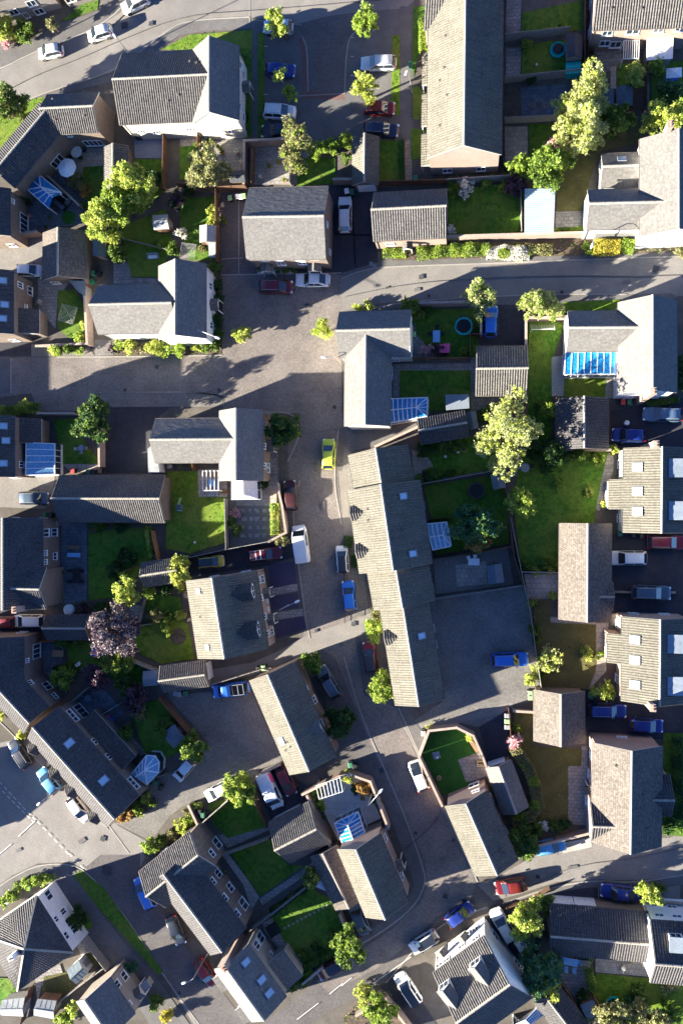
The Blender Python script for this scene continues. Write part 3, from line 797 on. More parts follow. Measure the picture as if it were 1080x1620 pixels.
def make_car(t, roofmat=None):
    """prototype at the origin, nose towards +x"""
    c = CAR[t]; L, W = c['L'], c['W']
    root = empty({'van': 'van', 'pickup': 'pickup_truck'}.get(t, 'car'), (0, 0, 0))
    mb, g = car_body(t)
    body = build('body', mb, [M['white'], M['black']], root, smooth=True)
    zb, zr, wb, wr = g['zb'], g['zr'], g['wb'], g['wr']
    G = lambda nm, q, ins=.09, off=.028: build(nm, glass_quad(*q, ins, off), M['carglass'], root)
    G('windscreen', [(g['xb0']+.05, -wb*.86, zb), (g['xb0']+.05, wb*.86, zb), (g['xr0']+.02, wr*.97, zr), (g['xr0']+.02, -wr*.97, zr)], .07, .075)
    if t != 'van':
        G('rear_window', [(g['xb1']-.04, -wb*.84, zb), (g['xb1']-.04, wb*.84, zb), (g['xr1']-.02, wr*.95, zr), (g['xr1']-.02, -wr*.95, zr)], .12, .07)
    xm = (g['xr0']+g['xr1'])/2 if t != 'van' else g['xr0']*.6+g['xr1']*.4
    for sgn in (-1, 1):
        x0, x1 = g['xb0']-.12, (g['xb1']+.1 if t != 'van' else xm)
        def y(z): return sgn*(wb+(wr-wb)*(z-zb)/(zr-zb))
        z0, z1 = zb+.05, zr-.06
        def xa(z): return g['xb0']-.1+(g['xr0']-g['xb0'])*(z-zb)/(zr-zb)
        def xz(z): return (g['xb1']+.12+(g['xr1']-g['xb1'])*(z-zb)/(zr-zb)) if t != 'van' else xm-.05
        q1 = [(xa(z0), y(z0), z0), (xm+.03, y(z0), z0), (xm+.03, y(z1), z1), (xa(z1), y(z1), z1)]
        q2 = [(xm-.03, y(z0), z0), (xz(z0), y(z0), z0), (xz(z1), y(z1), z1), (xm-.03, y(z1), z1)]
        for q in ((q1, q2) if t not in ('van', 'pickup') else (q1,)):
            G('side_window', q, .03, .03)
        mr = MB().box((g['xb0']-.22, sgn*(W/2+.07), c['belt']+.06), (.05, sgn*-.02, 0), (0, .10, 0), (0, 0, .07))
        build('wing_mirror', mr, M['black'], root)
        build('headlight', MB().box((L/2-.17, sgn*W*.36, c['bon']*.78), (.13, sgn*-.045, -.03), (sgn*.03, .12, 0), (0, 0, .06)), M['lamp_white'], root)
        build('tail_light', MB().box((-L/2+.06, sgn*W*.385, .85), (.06, sgn*.03, 0), (0, .1, 0), (0, 0, .14)), M['lamp_red'], root)
        for x in (L*.31, -L*.285):
            wv = MB()
            pr = [(.0, .11), (.30, .11), (.33, .08), (.33, -.08), (.30, -.11), (0, -.11)]
            o = 0; n = 18
            for r_, yy in pr:
                for k in range(n):
                    a = 2*PI*k/n; wv.v.append((x+r_*math.cos(a), sgn*(W/2-.10)+yy, .33+r_*math.sin(a)))
            for i in range(len(pr)-1):
                for k in range(n): wv.f.append((i*n+k, i*n+(k+1) % n, (i+1)*n+(k+1) % n, (i+1)*n+k)); wv.m.append(0)
            wo = build('wheel', wv, M['rubber'], root)
            rm = MB()
            for k in range(10):
                a, b_ = 2*PI*k/10, 2*PI*(k+.55)/10; yy = sgn*(W/2+.017)
                rm.quad((x+.05*math.cos(a), yy, .33+.05*math.sin(a)), (x+.21*math.cos(a), yy, .33+.21*math.sin(a)), (x+.21*math.cos(b_), yy, .33+.21*math.sin(b_)), (x+.05*math.cos(b_), yy, .33+.05*math.sin(b_)))
            build('rim', rm, M['rim'], wo)
    build('number_plate', MB().box((L/2-.005, 0, .48), (.012, 0, 0), (0, .26, 0), (0, 0, .055)), M['plate_white'], root)
    build('grille', MB().box((L/2-.035, 0, .58), (.03, 0, 0), (0, .38, 0), (0, 0, .06)), M['black'], root)
    if t in ('suv', 'estate', 'mpv'):
        for sgn in (-1, 1):
            build('roof_rail', MB().tube([(g['xr0']-.1, sgn*wr*.86, zr+.05), (g['xr1']+.1, sgn*wr*.86, zr+.05)], .025, 6), M['steel'], root)
    if t == 'van':
        rb = MB()
        for k in range(5):
            x = g['xr0']-.4-(g['xr0']-g['xr1']-.7)*k/4; rb.bar((x, -wr*.8, zr+.075), (x, wr*.8, zr+.075), .05, .035)
        build('roof_rib', rb, M['white'], root)
    if t == 'pickup':
        x0, x1 = g['xb1']-.08, -L/2+.12
        bed = MB().box(((x0+x1)/2, 0, c['belt']+.012), ((x0-x1)/2, 0, 0), (0, W/2*.78, 0), (0, 0, .008))
        build('load_bed', bed, M['black'], root)
        rk = MB()
        for sgn in (-1, 1):
            rk.bar((x0-.05, sgn*W*.36, c['belt']+.5), (x1+.5, sgn*W*.36, c['belt']+.5), .06)
            for x in (x0-.1, x1+.5): rk.bar((x, sgn*W*.36, c['belt']), (x, sgn*W*.36, c['belt']+.5), .06)
        for k in range(3): rk.bar((x0-.1-(x0-x1-.6)*k/2, -W*.36, c['belt']+.5), (x0-.1-(x0-x1-.6)*k/2, W*.36, c['belt']+.5), .06)
        build('load_rack', rk, M['steel'], root)
    return root
PROTO = {}
PAINT = {}
def paint(key, c, metal=.15):
    if key not in PAINT:
        m = plain(key+'_car_paint', c, .38, .5, metal=metal, coat=.6, var=.04); PAINT[key] = m
    return PAINT[key]
CARCOL = dict(white=(.78, .78, .77), silver=(.60, .65, .70), paleblue=(.42, .52, .62), black=(.020, .028, .044), brown=(.06, .016, .015), navy=(.012, .02, .06), blue=(.010, .03, .22), brightblue=(.03, .17, .62),  # silver is lifted: reflected sky is put into the paint colour
              skyblue=(.10, .32, .60), red=(.16, .011, .015), maroon=(.13, .010, .022), lime=(.50, .62, .07), yellow=(.75, .52, .05), grey=(.14, .16, .19), bluegrey=(.07, .11, .16), steelblue=(.10, .17, .28))
def place_car(t, px, py, hx, hy, col, label, roof=None, dark_bonnet=None, z=.0, extra=None):
    if t not in PROTO:
        PROTO[t] = make_car(t); PROTO[t]['_kids'] = 1
        PROTO[t]['_free'] = 1
    src = PROTO[t]
    p = P(px, py, CAR[t]['H']*.62)
    h = (P(px+hx*30, py+hy*30, .9)-P(px, py, .9)); rz = math.atan2(h.y, h.x)
    def cp(o, par):
        c = o.copy(); COL.objects.link(c)
        if par is not None: c.parent = par
        for ch in o.children: cp(ch, c)
        return c
    root = src if src.get('_free') else None
    if root is None: root = cp(src, None)
    root['_free'] = 0
    root.location = (p.x, p.y, z); root.rotation_euler = (0, 0, rz)
    for k in ('label', 'category', 'group'): 
        if k in root: del root[k]
    tag(root, label, 'van' if t == 'van' else ('pickup' if t == 'pickup' else 'car'))
    for ch in root.children:
        if ch.name.split('.')[0] == 'body':
            ch.material_slots[0].link = 'OBJECT'; ch.material_slots[0].material = paint(col, CARCOL[col])
        if ch.name.split('.')[0] == 'roof_rib':
            ch.material_slots[0].link = 'OBJECT'; ch.material_slots[0].material = paint(col, CARCOL[col])
    c = CAR[t]
    if roof:   # a roof panel or strip of another colour
        xr0, xr1 = c['L']*(.5-c['r0']), c['L']*(.5-c['r1']); wr = c['W']/2*.74
        mb = MB(); m = 5
        for i, x in enumerate(np.linspace(xr0+.16, xr1-.12, 6)):
            for y in np.linspace(-1, 1, m): mb.v.append((x, y*wr*.84, c['H']-.03+.03*(1-y*y)+(.034 if 1 <= i <= 4 else .012)))
        for i in range(5):
            for k in range(m-1): mb.f.append((i*m+k, i*m+k+1, (i+1)*m+k+1, (i+1)*m+k)); mb.m.append(0)
        o = build('roof_panel', mb, paint(roof, CARCOL[roof]), None, smooth=True); o.parent = root
    if dark_bonnet:
        mb = MB(); L = c['L']
        xs = np.linspace(.06, c['b0']-.01, 5)
        for s in xs:
            x = L/2-s*L; zt = .60+(c['bon']-.60)*(1-(1-min(1, s/.10))**2.2)*.9+(c['bon']-.60)*.1*s/c['b0']
            for y in (-.8, -.55, 0, .55, .8): mb.v.append((x, y*c['W']/2*.86, .22+(zt-.22)*(.965 if abs(y) == .8 else .99 if y else 1)+.012))
        for i in range(4):
            for k in range(4): mb.f.append((i*5+k, i*5+k+1, (i+1)*5+k+1, (i+1)*5+k)); mb.m.append(0)
        o = build('bonnet', mb, paint(dark_bonnet, CARCOL[dark_bonnet]), None, smooth=True); o.parent = root
    return root

# ---------------------------------------------------------------- trees and shrubs
def leaf_cards(pts, size, jitter=.35, flat=.5):
    """numpy: a leaf-clump card (two bent triangles) at each point"""
    n = len(pts)
    d = RNG.normal(0, 1, (n, 3)); d /= np.linalg.norm(d, axis=1)[:, None]
    d[:, 2] = d[:, 2]*flat; d /= np.linalg.norm(d, axis=1)[:, None]
    r = RNG.normal(0, 1, (n, 3)); b = np.cross(d, r); b /= np.linalg.norm(b, axis=1)[:, None]
    s = size*(1+RNG.uniform(-jitter, jitter, n))[:, None]
    nn = np.cross(d, b)
    v = np.stack([pts-d*s*.6, pts+b*s*.38-nn*s*.1, pts+d*s*.6, pts-b*s*.38-nn*s*.1], 1)
    return v.reshape(-1, 3)
def cards_mesh(name, v, mats, parent, idx=None):
    n = len(v)//4
    me = bpy.data.meshes.new(name)
    org = np.array(ORIG.get(parent, V((0, 0, 0))))
    me.vertices.add(n*4); me.vertices.foreach_set('co', (v-org).astype(np.float32).reshape(-1))
    me.loops.add(n*4); me.loops.foreach_set('vertex_index', np.arange(n*4, dtype=np.int32))
    me.polygons.add(n); me.polygons.foreach_set('loop_start', np.arange(0, n*4, 4, dtype=np.int32))
    try: me.polygons.foreach_set('loop_total', np.full(n, 4, dtype=np.int32))
    except Exception: pass
    for m in (mats if isinstance(mats, (list, tuple)) else [mats]): me.materials.append(m)
    if idx is not None: me.polygons.foreach_set('material_index', np.asarray(idx, dtype=np.int32))
    me.update(calc_edges=True); me.validate()
    o = bpy.data.objects.new(name, me); link(o, parent); ORIG[o] = V(org)
    return o
def tree(px, py, r, kind='bright', label='tree', name='tree', cat='tree', zc=None, ry=None, dens=1.0, leaf=.235, lobes=None, tall=1.0, group=None, k2=None, base=None):
    """r, ry: crown radii in photo pixels; zc crown-centre height in metres"""
    R = r/11.3; RY = (ry or r)/11.3; RZ = (R+RY)/2*1.0*tall
    if zc is None: zc = RZ*.95+ (1.6 if r > 16 else .7)
    zc = max(zc, RZ*.85)
    c = P(px, py, zc)
    bx, by = (P(*base, 0).x, P(*base, 0).y) if base else (c.x, c.y)
    root = empty(name, (bx, by, 0)); tag(root, label, cat, group)
    nl = lobes or int(7+R*5)
    lob = []
    for i in range(nl):
        th = i*2.399+RNG.uniform(-.4, .4); ph = RNG.uniform(-.65, 1.0)
        rr = RNG.uniform(.45, .92)
        q = np.array([math.cos(th)*math.sqrt(max(0, 1-ph*ph))*R*rr, math.sin(th)*math.sqrt(max(0, 1-ph*ph))*RY*rr, ph*RZ*rr])
        lr = RNG.uniform(.18, .40)*(R+RY)/2
        lob.append((q, lr))
    lob.append((np.zeros(3), .5*(R+RY)/2))
    area = 4*PI*sum(l*l for _, l in lob)
    n = int(min(10000, max(150, dens*(1.45 if kind in ('dark', 'mid', 'blue') else 1.15)*area/(leaf*leaf*.45))))
    w = np.array([l*l for _, l in lob]); w /= w.sum()
    ch = RNG.choice(len(lob), n, p=w)
    d = RNG.normal(0, 1, (n, 3)); d /= np.linalg.norm(d, axis=1)[:, None]
    rad = RNG.uniform(.0, 1, n)**.33
    cen = np.array([q for q, _ in lob])[ch]; lr = np.array([l for _, l in lob])[ch]
    # clumps: pull points to twig ends so that gaps open between them
    ncl = max(12, n//22)
    clc = RNG.choice(n, ncl); base_p = cen+d*(lr*rad)[:, None]*np.array([1, 1, .9])
    pick = RNG.integers(0, ncl, n)
    pts = base_p[clc][pick]*1.0+RNG.normal(0, leaf*.55, (n, 3))*np.array([1, 1, .8])
    keep = RNG.uniform(0, 1, n) < .86
    pts = np.where(keep[:, None], pts, base_p)
    pts = pts+np.array(c)
    pts[:, 2] = np.maximum(pts[:, 2], .12)
    idx = None; mats = [LEAF[kind]]
    if k2:
        mats.append(LEAF[k2]); cl = RNG.uniform(0, 1, ncl) < .35; idx = np.where(cl[pick] & keep, 1, 0)
    cards_mesh('crown', leaf_cards(pts, leaf), mats, root, idx)
    t = MB(); b0 = V((bx, by, 0)); top = V(c)
    tr = max(.04, .045*R*1.6)
    m1 = b0.lerp(top, .5)+V((RNG.uniform(-.1, .1), RNG.uniform(-.1, .1), 0))
    t.tube([b0-V((0, 0, .1)), m1, top+V((0, 0, RZ*.3))], [tr*1.5, tr, tr*.35], 7)
    for i in range(6 if r > 12 else 3):
        q, l = lob[i]; a = b0.lerp(top, RNG.uniform(.45, .8)); e = V(np.array(c)+q*.95)
        t.tube([a, a.lerp(e, .5)+V((0, 0, .12)), e], [tr*.55, tr*.35, tr*.12], 5)
    build('trunk', t, M['bark'], root)
    return root
def shrub(px, py, r, kind='mid', label='shrub', ry=None, z=None, name='shrub', dens=1.0, leaf=.2, cat='shrub', group=None, k2=None):
    return tree(px, py, r, kind, label, name, cat, zc=z if z else r/12*.75, ry=ry, dens=dens, leaf=leaf, group=group, k2=k2, tall=.9)
def hedge(pts, w, h, kind='mid', label='hedge', name='hedge', leaf=.17, cat='hedge', k2=None, round_=.35, dens=1.0):
    """clipped or loose hedge along a px polyline: leaf cards through a rounded-box volume over a stem core"""
    q = [P(x, y, h*.5) for x, y in pts]
    ctr = sum(q, V())/len(q)
    root = empty(name, (ctr.x, ctr.y, 0)); tag(root, label, cat)
    P_ = []; stems = MB()
    for a, b in zip(q[:-1], q[1:]):
        L = (b-a).length
        if L < .05: continue
        d = (b-a)/L; nrm = np.array([-d.y, d.x, 0]); dd = np.array(d)
        n = int(dens*(L*(w+2*h)+2*w*h)/(leaf*leaf*.45)*1.5)
        s = RNG.uniform(-w*.3, L+w*.3, n)
        # near the skin of the box
        u = RNG.uniform(-1, 1, n); v = RNG.uniform(0, 1, n)
        side = RNG.uniform(0, 1, n)
        depth = 1-RNG.uniform(0, .28, n)
        u = np.where(side < .35, np.sign(u)*depth, u); v = np.where(side >= .45, 1-RNG.uniform(0, .18, n), v)
        lump = 1+round_*.2*np.sin(s*2.1+RNG.uniform(0, 6))*np.sin(s*.9+1)
        rr = np.sqrt(np.maximum(0, 1-(np.maximum(0, v-.6)/.4)**2*round_*1.4))
        p = np.array(a)[None, :]*np.array([1, 1, 0])+dd[None, :]*s[:, None]+nrm[None, :]*(u*rr*w/2*lump)[:, None]
        p[:, 2] = v*h*lump
        P_.append(p)
        for i in range(max(2, int(L/.6))):
            c = a.lerp(b, (i+.5)/max(2, int(L/.6))); stems.tube([(c.x, c.y, 0), (c.x+RNG.uniform(-.1, .1), c.y+RNG.uniform(-.1, .1), h*.75)], [.04, .02], 5)
    pts_ = np.concatenate(P_); pts_[:, 2] = np.maximum(pts_[:, 2], .08)
    idx = None; mats = [LEAF[kind]]
    if k2: mats.append(LEAF[k2]); idx = (np.sin(pts_[:, 0]*1.7)*np.cos(pts_[:, 1]*2.1+1) > .25).astype(int)
    cards_mesh('foliage', leaf_cards(pts_, leaf), mats, root, idx)
    build('stem', stems, M['bark'], root)
    return root

# ---------------------------------------------------------------- fences, walls and garden things
def fence(pts, label, h=1.75, kind='fence', mat='timber', cat=None, z0=0, th=None, group=None, coping=True):
    q = [P(x, y, 0) for x, y in pts]
    ctr = sum(q, V())/len(q); zz = V((0, 0, 1))
    nm = {'fence': 'fence', 'wall': 'garden_wall', 'rail': 'railing'}[kind]
    root = empty(nm, (ctr.x, ctr.y, 0)); tag(root, label, cat or {'fence': 'fence', 'wall': 'wall', 'rail': 'railing'}[kind], group)
    if kind == 'wall':
        t = th or .24; wb, cb = MB(), MB()
        for i, (a, b) in enumerate(zip(q[:-1], q[1:])):
            d = (b-a).normalized(); n = V((-d.y, d.x, 0)); e = t/2-.003*i
            wb.box((a+b)/2+zz*h/2, (b-a)/2+d*e, n*e, zz*(h/2-.002*i))
            cb.box((a+b)/2+zz*(h+.035-.002*i), (b-a)/2+d*(e+.03), n*(e+.03), zz*.035)
        build('wall', wb, M[mat if mat != 'timber' else 'brickwall'], root)
        if coping: build('coping', cb, M['coping'], root)
    elif kind == 'rail':
        rb = MB()
        for a, b in zip(q[:-1], q[1:]):
            for z in (.25, h): rb.bar(a+zz*z, b+zz*z, .04)
            k = int((b-a).length/.15)
            for i in range(k+1): rb.bar(a.lerp(b, i/max(1, k))+zz*.02, a.lerp(b, i/max(1, k))+zz*h, .02)
        build('rail', rb, M['black'], root)
    else:
        pn = MB(); posts = []
        for a, b in zip(q[:-1], q[1:]):
            L = (b-a).length; k = max(1, round(L/1.83)); d = (b-a)/L; n = V((-d.y, d.x, 0))
            for i in range(k):
                s, e = a.lerp(b, i/k), a.lerp(b, (i+1)/k); jz = RNG.uniform(-.03, .03)
                nb = 12
                for j in range(nb):
                    x0, x1 = s.lerp(e, (j+.04)/nb), s.lerp(e, (j+1.0)/nb)
                    pn.box((x0+x1)/2+zz*((h+jz)/2+.03)+n*(.012 if j % 2 else -.004), (x1-x0)/2, n*.009, zz*((h+jz)/2-.03))
                for z in (.3, h*.6, h-.12): pn.bar(s+n*.035+zz*z, e+n*.035+zz*z, .05, .07)
                pn.bar(s+zz*(h+jz+.015), e+zz*(h+jz+.015), .07, .03)
                posts.append(s)
        posts.append(q[-1])
        build('panel', pn, M[mat], root)
        for p in posts[:60]:
            build('post', MB().box(p+zz*(h+.06)/2, (.05, 0, 0), (0, .05, 0), zz*(h+.06)/2), M[mat], root)
    return root
def lamp_post(hx, hy, bx, by, label, h=6.0, hd=5.9):
    """street lamp from its base (px at the ground) and its lantern (px at its height)"""
    b = P(bx, by, 0); l = P(hx, hy, hd)
    root = empty('street_lamp', b); tag(root, label, 'street lamp', 'street lamps')
    top = V((b.x, b.y, h-.25))
    build('post', MB().tube([b, b+V((0, 0, .9)), b+V((0, 0, 1.0)), top], [.09, .09, .06, .045], 10), M['steel'], root, smooth=True)
    m = top.lerp(l, .35)+V((0, 0, .2))
    build('arm', MB().tube([top, m, l+V((0, 0, .03))], [.04, .035, .03], 8), M['steel'], root, smooth=True)
    d = l-top; d.z = 0; d = d.normalized() if d.length > .05 else V((1, 0, 0)); n = V((-d.y, d.x, 0))
    la = MB(); 
    rings = []
    for s, w, z in ((-.12, .05, 0), (.0, .13, .06), (.25, .16, .075), (.5, .13, .05), (.62, .05, 0)):
        o = len(la.v)
        for a in range(8):
            t = 2*PI*a/8; p = l+d*s+n*w*math.cos(t)+V((0, 0, z*math.sin(t)))
            la.v.append(tuple(p))
        rings.append(o)
    for a, b_ in zip(rings[:-1], rings[1:]):
        for k in range(8): la.f.append((a+k, a+(k+1) % 8, b_+(k+1) % 8, b_+k)); la.m.append(0)
    la.f.append(tuple(rings[0]+k for k in reversed(range(8)))); la.m.append(0); la.f.append(tuple(rings[-1]+k for k in range(8))); la.m.append(0)
    build('lantern', la, M['white'], root, smooth=True)
    return root
def wheelie_bin(px, py, label, lid='green_bin', body='green_bin', rz=0, group=None):
    p = P(px, py, .55); root = empty('wheelie_bin', (p.x, p.y, 0), rz); tag(root, label, 'bin', group)
    def lb(nm, mb, m):
        me_o = build(nm, mb, M[m], None); me_o.parent = root; return me_o
    mb = MB().add([(-.2, -.24, .08), (.2, -.24, .08), (.2, .24, .08), (-.2, .24, .08), (-.27, -.33, .98), (.27, -.33, .98), (.27, .33, .98), (-.27, .33, .98)],
                  [(3, 2, 1, 0), (4, 5, 6, 7), (0, 1, 5, 4), (1, 2, 6, 5), (2, 3, 7, 6), (3, 0, 4, 7)])
    lb('body', mb, body)
    ld = MB().add([(-.29, -.36, .985), (.29, -.36, .985), (.29, .36, .985), (-.29, .36, .985), (-.22, -.3, 1.07), (.22, -.3, 1.07), (.22, .3, 1.07), (-.22, .3, 1.07)],
                  [(3, 2, 1, 0), (4, 5, 6, 7), (0, 1, 5, 4), (1, 2, 6, 5), (2, 3, 7, 6), (3, 0, 4, 7)])
    lb('lid', ld, lid)
    for s in (-1, 1): lb('wheel', MB().tube([(s*.25, .3, .1), (s*.31, .3, .1)], .1, 10), 'rubber')
    return root
def loc_obj(name, px, py, z, label, cat, group=None, rz=0):
    p = P(px, py, z); r = empty(name, (p.x, p.y, 0), rz); tag(r, label, cat, group)
    def add(nm, mb, m, par=None, smooth=False):
        o = build(nm, mb, M[m], None, smooth); o.parent = par or r; return o
    return r, add
def trampoline(px, py, r, label, pad='teal', net=True):
    R = r/12.3; root, add = loc_obj('trampoline', px, py, .7, label, 'trampoline')
    add('bouncing_mat', MB().lathe((0, 0, .70), [(.01, 0), (R*.82, 0), (R*.82, .012), (.01, .014)], 32), 'net')
    pd = MB(); n = 36
    for rr in (R*.80, R): 
        for z in (.70, .745):
            for k in range(n): a = 2*PI*k/n; pd.v.append((rr*math.cos(a), rr*math.sin(a), z))
    for k in range(n):
        j = (k+1) % n
        pd.f += [(k, j, 2*n+j, 2*n+k)[::-1], (n+k, n+j, 3*n+j, 3*n+k), (2*n+k, 2*n+j, 3*n+j, 3*n+k), (k, n+k, n+j, j)]; pd.m += [0]*4
    add('safety_pad', pd, pad)
    for k in range(6):
        a = 2*PI*k/6; x, y = R*.93*math.cos(a), R*.93*math.sin(a)
        add('leg', MB().tube([(x, y, 0), (x, y, 2.0 if net else .7)], .025, 6), 'steel')
    if net:
        tb = MB(); pts = [(R*.93*math.cos(2*PI*k/24), R*.93*math.sin(2*PI*k/24), 2.0) for k in range(25)]
        tb.tube(pts, .025, 5); add('top_ring', tb, 'black')
    return root
def dryer(px, py, r, label, rz=0):
    R = r/12.3; root, add = loc_obj('rotary_dryer', px, py, 1.7, label, 'clothes dryer', rz=rz)
    add('pole', MB().tube([(0, 0, 0), (0, 0, 1.9)], .025, 7), 'steel')
    for k in range(4):
        a = PI/2*k; add('arm', MB().tube([(0, 0, 1.45), (R*math.cos(a), R*math.sin(a), 1.85)], .018, 5), 'steel')
    ln = MB()
    for q in (.25, .4, .55, .7, .85, .98):
        for k in range(4):
            a, b = PI/2*k, PI/2*(k+1)
            ln.tube([(R*q*math.cos(a), R*q*math.sin(a), 1.45+.4*q), (R*q*math.cos(b), R*q*math.sin(b), 1.45+.4*q)], .008, 4)
    add('line', ln, 'white')
    return root
def table_set(px, py, label, n=4, R=.55, rect=None, top='grey', seat='grey', rz=0, group=None):
    root, add = loc_obj('garden_table', px, py, .72, label, 'table', group, rz)
    if rect: add('tabletop', MB().abox((0, 0, .72), rect[0], rect[1], .04), top)
    else: add('tabletop', MB().lathe((0, 0, .70), [(R, 0), (R+.01, .02), (R, .04)], 24), top)
    hx, hy = (rect[0]/2-.1, rect[1]/2-.1) if rect else (R*.6, R*.6)
    for sx in (-1, 1):
        for sy in (-1, 1): add('leg', MB().tube([(sx*hx, sy*hy, 0), (sx*hx*.95, sy*hy*.95, .70)], .025, 6), seat)
    return root
def chair(px, py, rz, label, m='grey', group=None):
    root, add = loc_obj('garden_chair', px, py, .45, label, 'chair', group, rz)
    add('seat', MB().abox((0, 0, .44), .46, .46, .05), m)
    add('backrest', MB().box((-.23, 0, .70), (.03, 0, .0), (0, .22, 0), (-.04, 0, .24)), m)
    for sx in (-1, 1):
        for sy in (-1, 1): add('leg', MB().tube([(sx*.2, sy*.2, 0), (sx*.19, sy*.19, .42)], .02, 5), m)
    return root
def pot_plant(px, py, label, kind='mid', r=.3, pot='pot', group=None):
    root, add = loc_obj('potted_plant', px, py, .4, label, 'potted plant', group)
    add('pot', MB().lathe((0, 0, 0), [(r*.55, 0), (r*.8, .32), (r*.85, .34), (r*.7, .33), (r*.1, .3)], 14), pot)
    pts = RNG.normal(0, r*.45, (90, 3))+np.array([root.location.x, root.location.y, .6])
    ORIG[root] = V(root.location)
    cards_mesh('leaves', leaf_cards(pts, .15), LEAF[kind], root)
    return root
def bench(px, py, rz, label, w=1.4, m='wood', name='bench', cat='bench'):
    root, add = loc_obj(name, px, py, .45, label, cat, rz=rz)
    s = MB()
    for k in range(4): s.abox((0, -.18+k*.12, .44), w, .1, .035)
    add('seat', s, m)
    b = MB()
    for k in range(3): b.abox((0, .26, .56+k*.13), w, .03, .1)
    add('backrest', b, m)
    for sx in (-1, 1):
        for sy in (-.2, .24): add('leg', MB().abox((sx*(w/2-.06), sy, .21), .06, .06, .42), m)
    return root
def sofa(px, py, w, d, rz, label, m='grey', c='lead_pale'):
    root, add = loc_obj('garden_sofa', px, py, .4, label, 'garden sofa', rz=rz)
    add('frame', MB().abox((0, 0, .17), w, d, .3), m)
    add('backrest', MB().abox((0, d/2-.09, .52), w, .18, .38), m)
    for s in (-1, 1): add('armrest', MB().abox((s*(w/2-.08), -.1, .43), .16, d-.22, .2), m)
    k = max(1, int(w/.7))
    for i in range(k): add('cushion', MB().abox(((i+.5)*(w-.34)/k-(w-.34)/2, -.1, .39), (w-.36)/k, d-.26, .12), c)
    return root
def parasol(px, py, r, label):
    R = r/12.3; root, add = loc_obj('parasol', px, py, 2.2, label, 'parasol')
    add('pole', MB().tube([(0, 0, 0), (0, 0, 2.5)], .025, 8), 'steel')
    add('base', MB().lathe((0, 0, 0), [(.25, 0), (.25, .06), (.05, .1)], 16), 'grey')
    c = MB(); n = 8; c.v.append((0, 0, 2.55))
    for k in range(n*2):
        a = 2*PI*k/(n*2); rr = R*(1 if k % 2 == 0 else .965); c.v.append((rr*math.cos(a), rr*math.sin(a), 2.1 if k % 2 == 0 else 2.14))
    for k in range(n*2): c.f.append((0, 1+k, 1+(k+1) % (n*2))); c.m.append(0)
    add('canopy', c, 'white')
    rb = MB()
    for k in range(n): a = 2*PI*k/n; rb.bar((0, 0, 2.53), (R*math.cos(a), R*math.sin(a), 2.085), .02)
    add('rib', rb, 'steel')
    return root
# ---------------------------------------------------------------- labels that single things out
ANCH = []      # (px, py, short phrase)
PEND = []
SHORT = {'grey brick terrace in the top left corner': 'top left corner terrace',
 'curved brown brick house round the slate patio': 'curved brown brick house',
 'cream rendered house with a dark pantiled gable': 'cream rendered house',
 'narrow brick garage between two left gardens': 'narrow brick garage',
 'long terraced house with a pale ridge at the top': 'long top terraced house',
 'brown tiled terrace at the top right edge': 'top right brown terrace',
 'pale slate house with white gable on the right': 'white-gabled slate house',
 'pale slate house above the two parked cars': 'middle pale slate house',
 'ribbed grey roof house beside the green lawn': 'ribbed grey roof house',
 'small garage with a white door by the car park': 'small car park garage',
 'pale slate L-shaped house with white gables': 'white L-shaped slate house',
 'brown brick house with rooflights at the left edge': 'left edge rooflight house',
 'brown tiled garage by the white car on the left': 'left brown tiled garage',
 'slate corner house with the blue conservatory': 'blue conservatory house',
 'grey double garage beside the pale tree': 'grey double garage',
 'slanting garage beside the blue conservatory': 'slanting garage',
 'long stepped terrace in the middle with cream roof': 'long stepped terrace',
 'slate house with a white conservatory and pergola': 'white conservatory house',
 'brown brick house with a glass lean-to at the left edge': 'glass lean-to house',
 'long low garage block in the left middle': 'long low garage block',
 'brown gabled house with a dark slate patio': 'brown slate patio house',
 'small striped garage by the yellow conifer':'small striped garage',
 'dark garage beside the copper tree': 'dark copper tree garage',
 'pale roofed house with two blue-fronted dormers': 'blue-fronted dormer house',
 'striped garage with a white door by the blue pickup': 'blue pickup garage',
 'narrow slanting house between courtyard and street': 'narrow slanting house',
 'angled brown brick house at the left edge': 'angled left edge house',
 'long dark-roofed terrace with an octagonal conservatory': 'long dark-roofed terrace',
 'striped L-shaped house by the blue covered car': 'striped L-shaped house',
 'cream brick slate house with three rooflights': 'cream brick house',
 'cream-roofed house below the walled patio': 'walled patio house',
 'low brown garage left of the cream-roofed house': 'low brown garage',
 'striped garage below the pink-flashed van': 'pink-flashed van garage',
 'pink gabled house below the artificial lawn': 'pink gabled house',
 'dark garage right of the artificial lawn': 'dark artificial lawn garage',
 'big gabled house beside the light blue car': 'big gabled house',
 'brown tiled garage beside the two dark blue cars': 'two blue cars garage',
 'cream-roofed house above the two dark blue cars': 'lower right cream-roofed house',
 'cream-roofed house above the white and maroon estates': 'upper right cream-roofed house',
 'brown tiled double garage in the right gardens': 'brown double garage',
 'slate L-shaped house with a blue lean-to roof': 'blue lean-to house',
 'dark tiled double garage beside the dark blue car': 'dark tiled double garage',
 'long dark-roofed coach house with white garage doors': 'dark-roofed coach house',
 'white rendered house at the lower right edge': 'lower right white house',
 'large white house with two cream dormers': 'large white dormer house',
 'small dark garage at the bottom below the olive tree': 'small dark bottom garage',
 'beige house with a white gable at the bottom': 'bottom beige house',
 'hipped brown-tiled house with white wall at bottom left': 'hipped brown-tiled house'}
def anchor(px, py, phrase): ANCH.append((px, py, SHORT.get(phrase, phrase)))
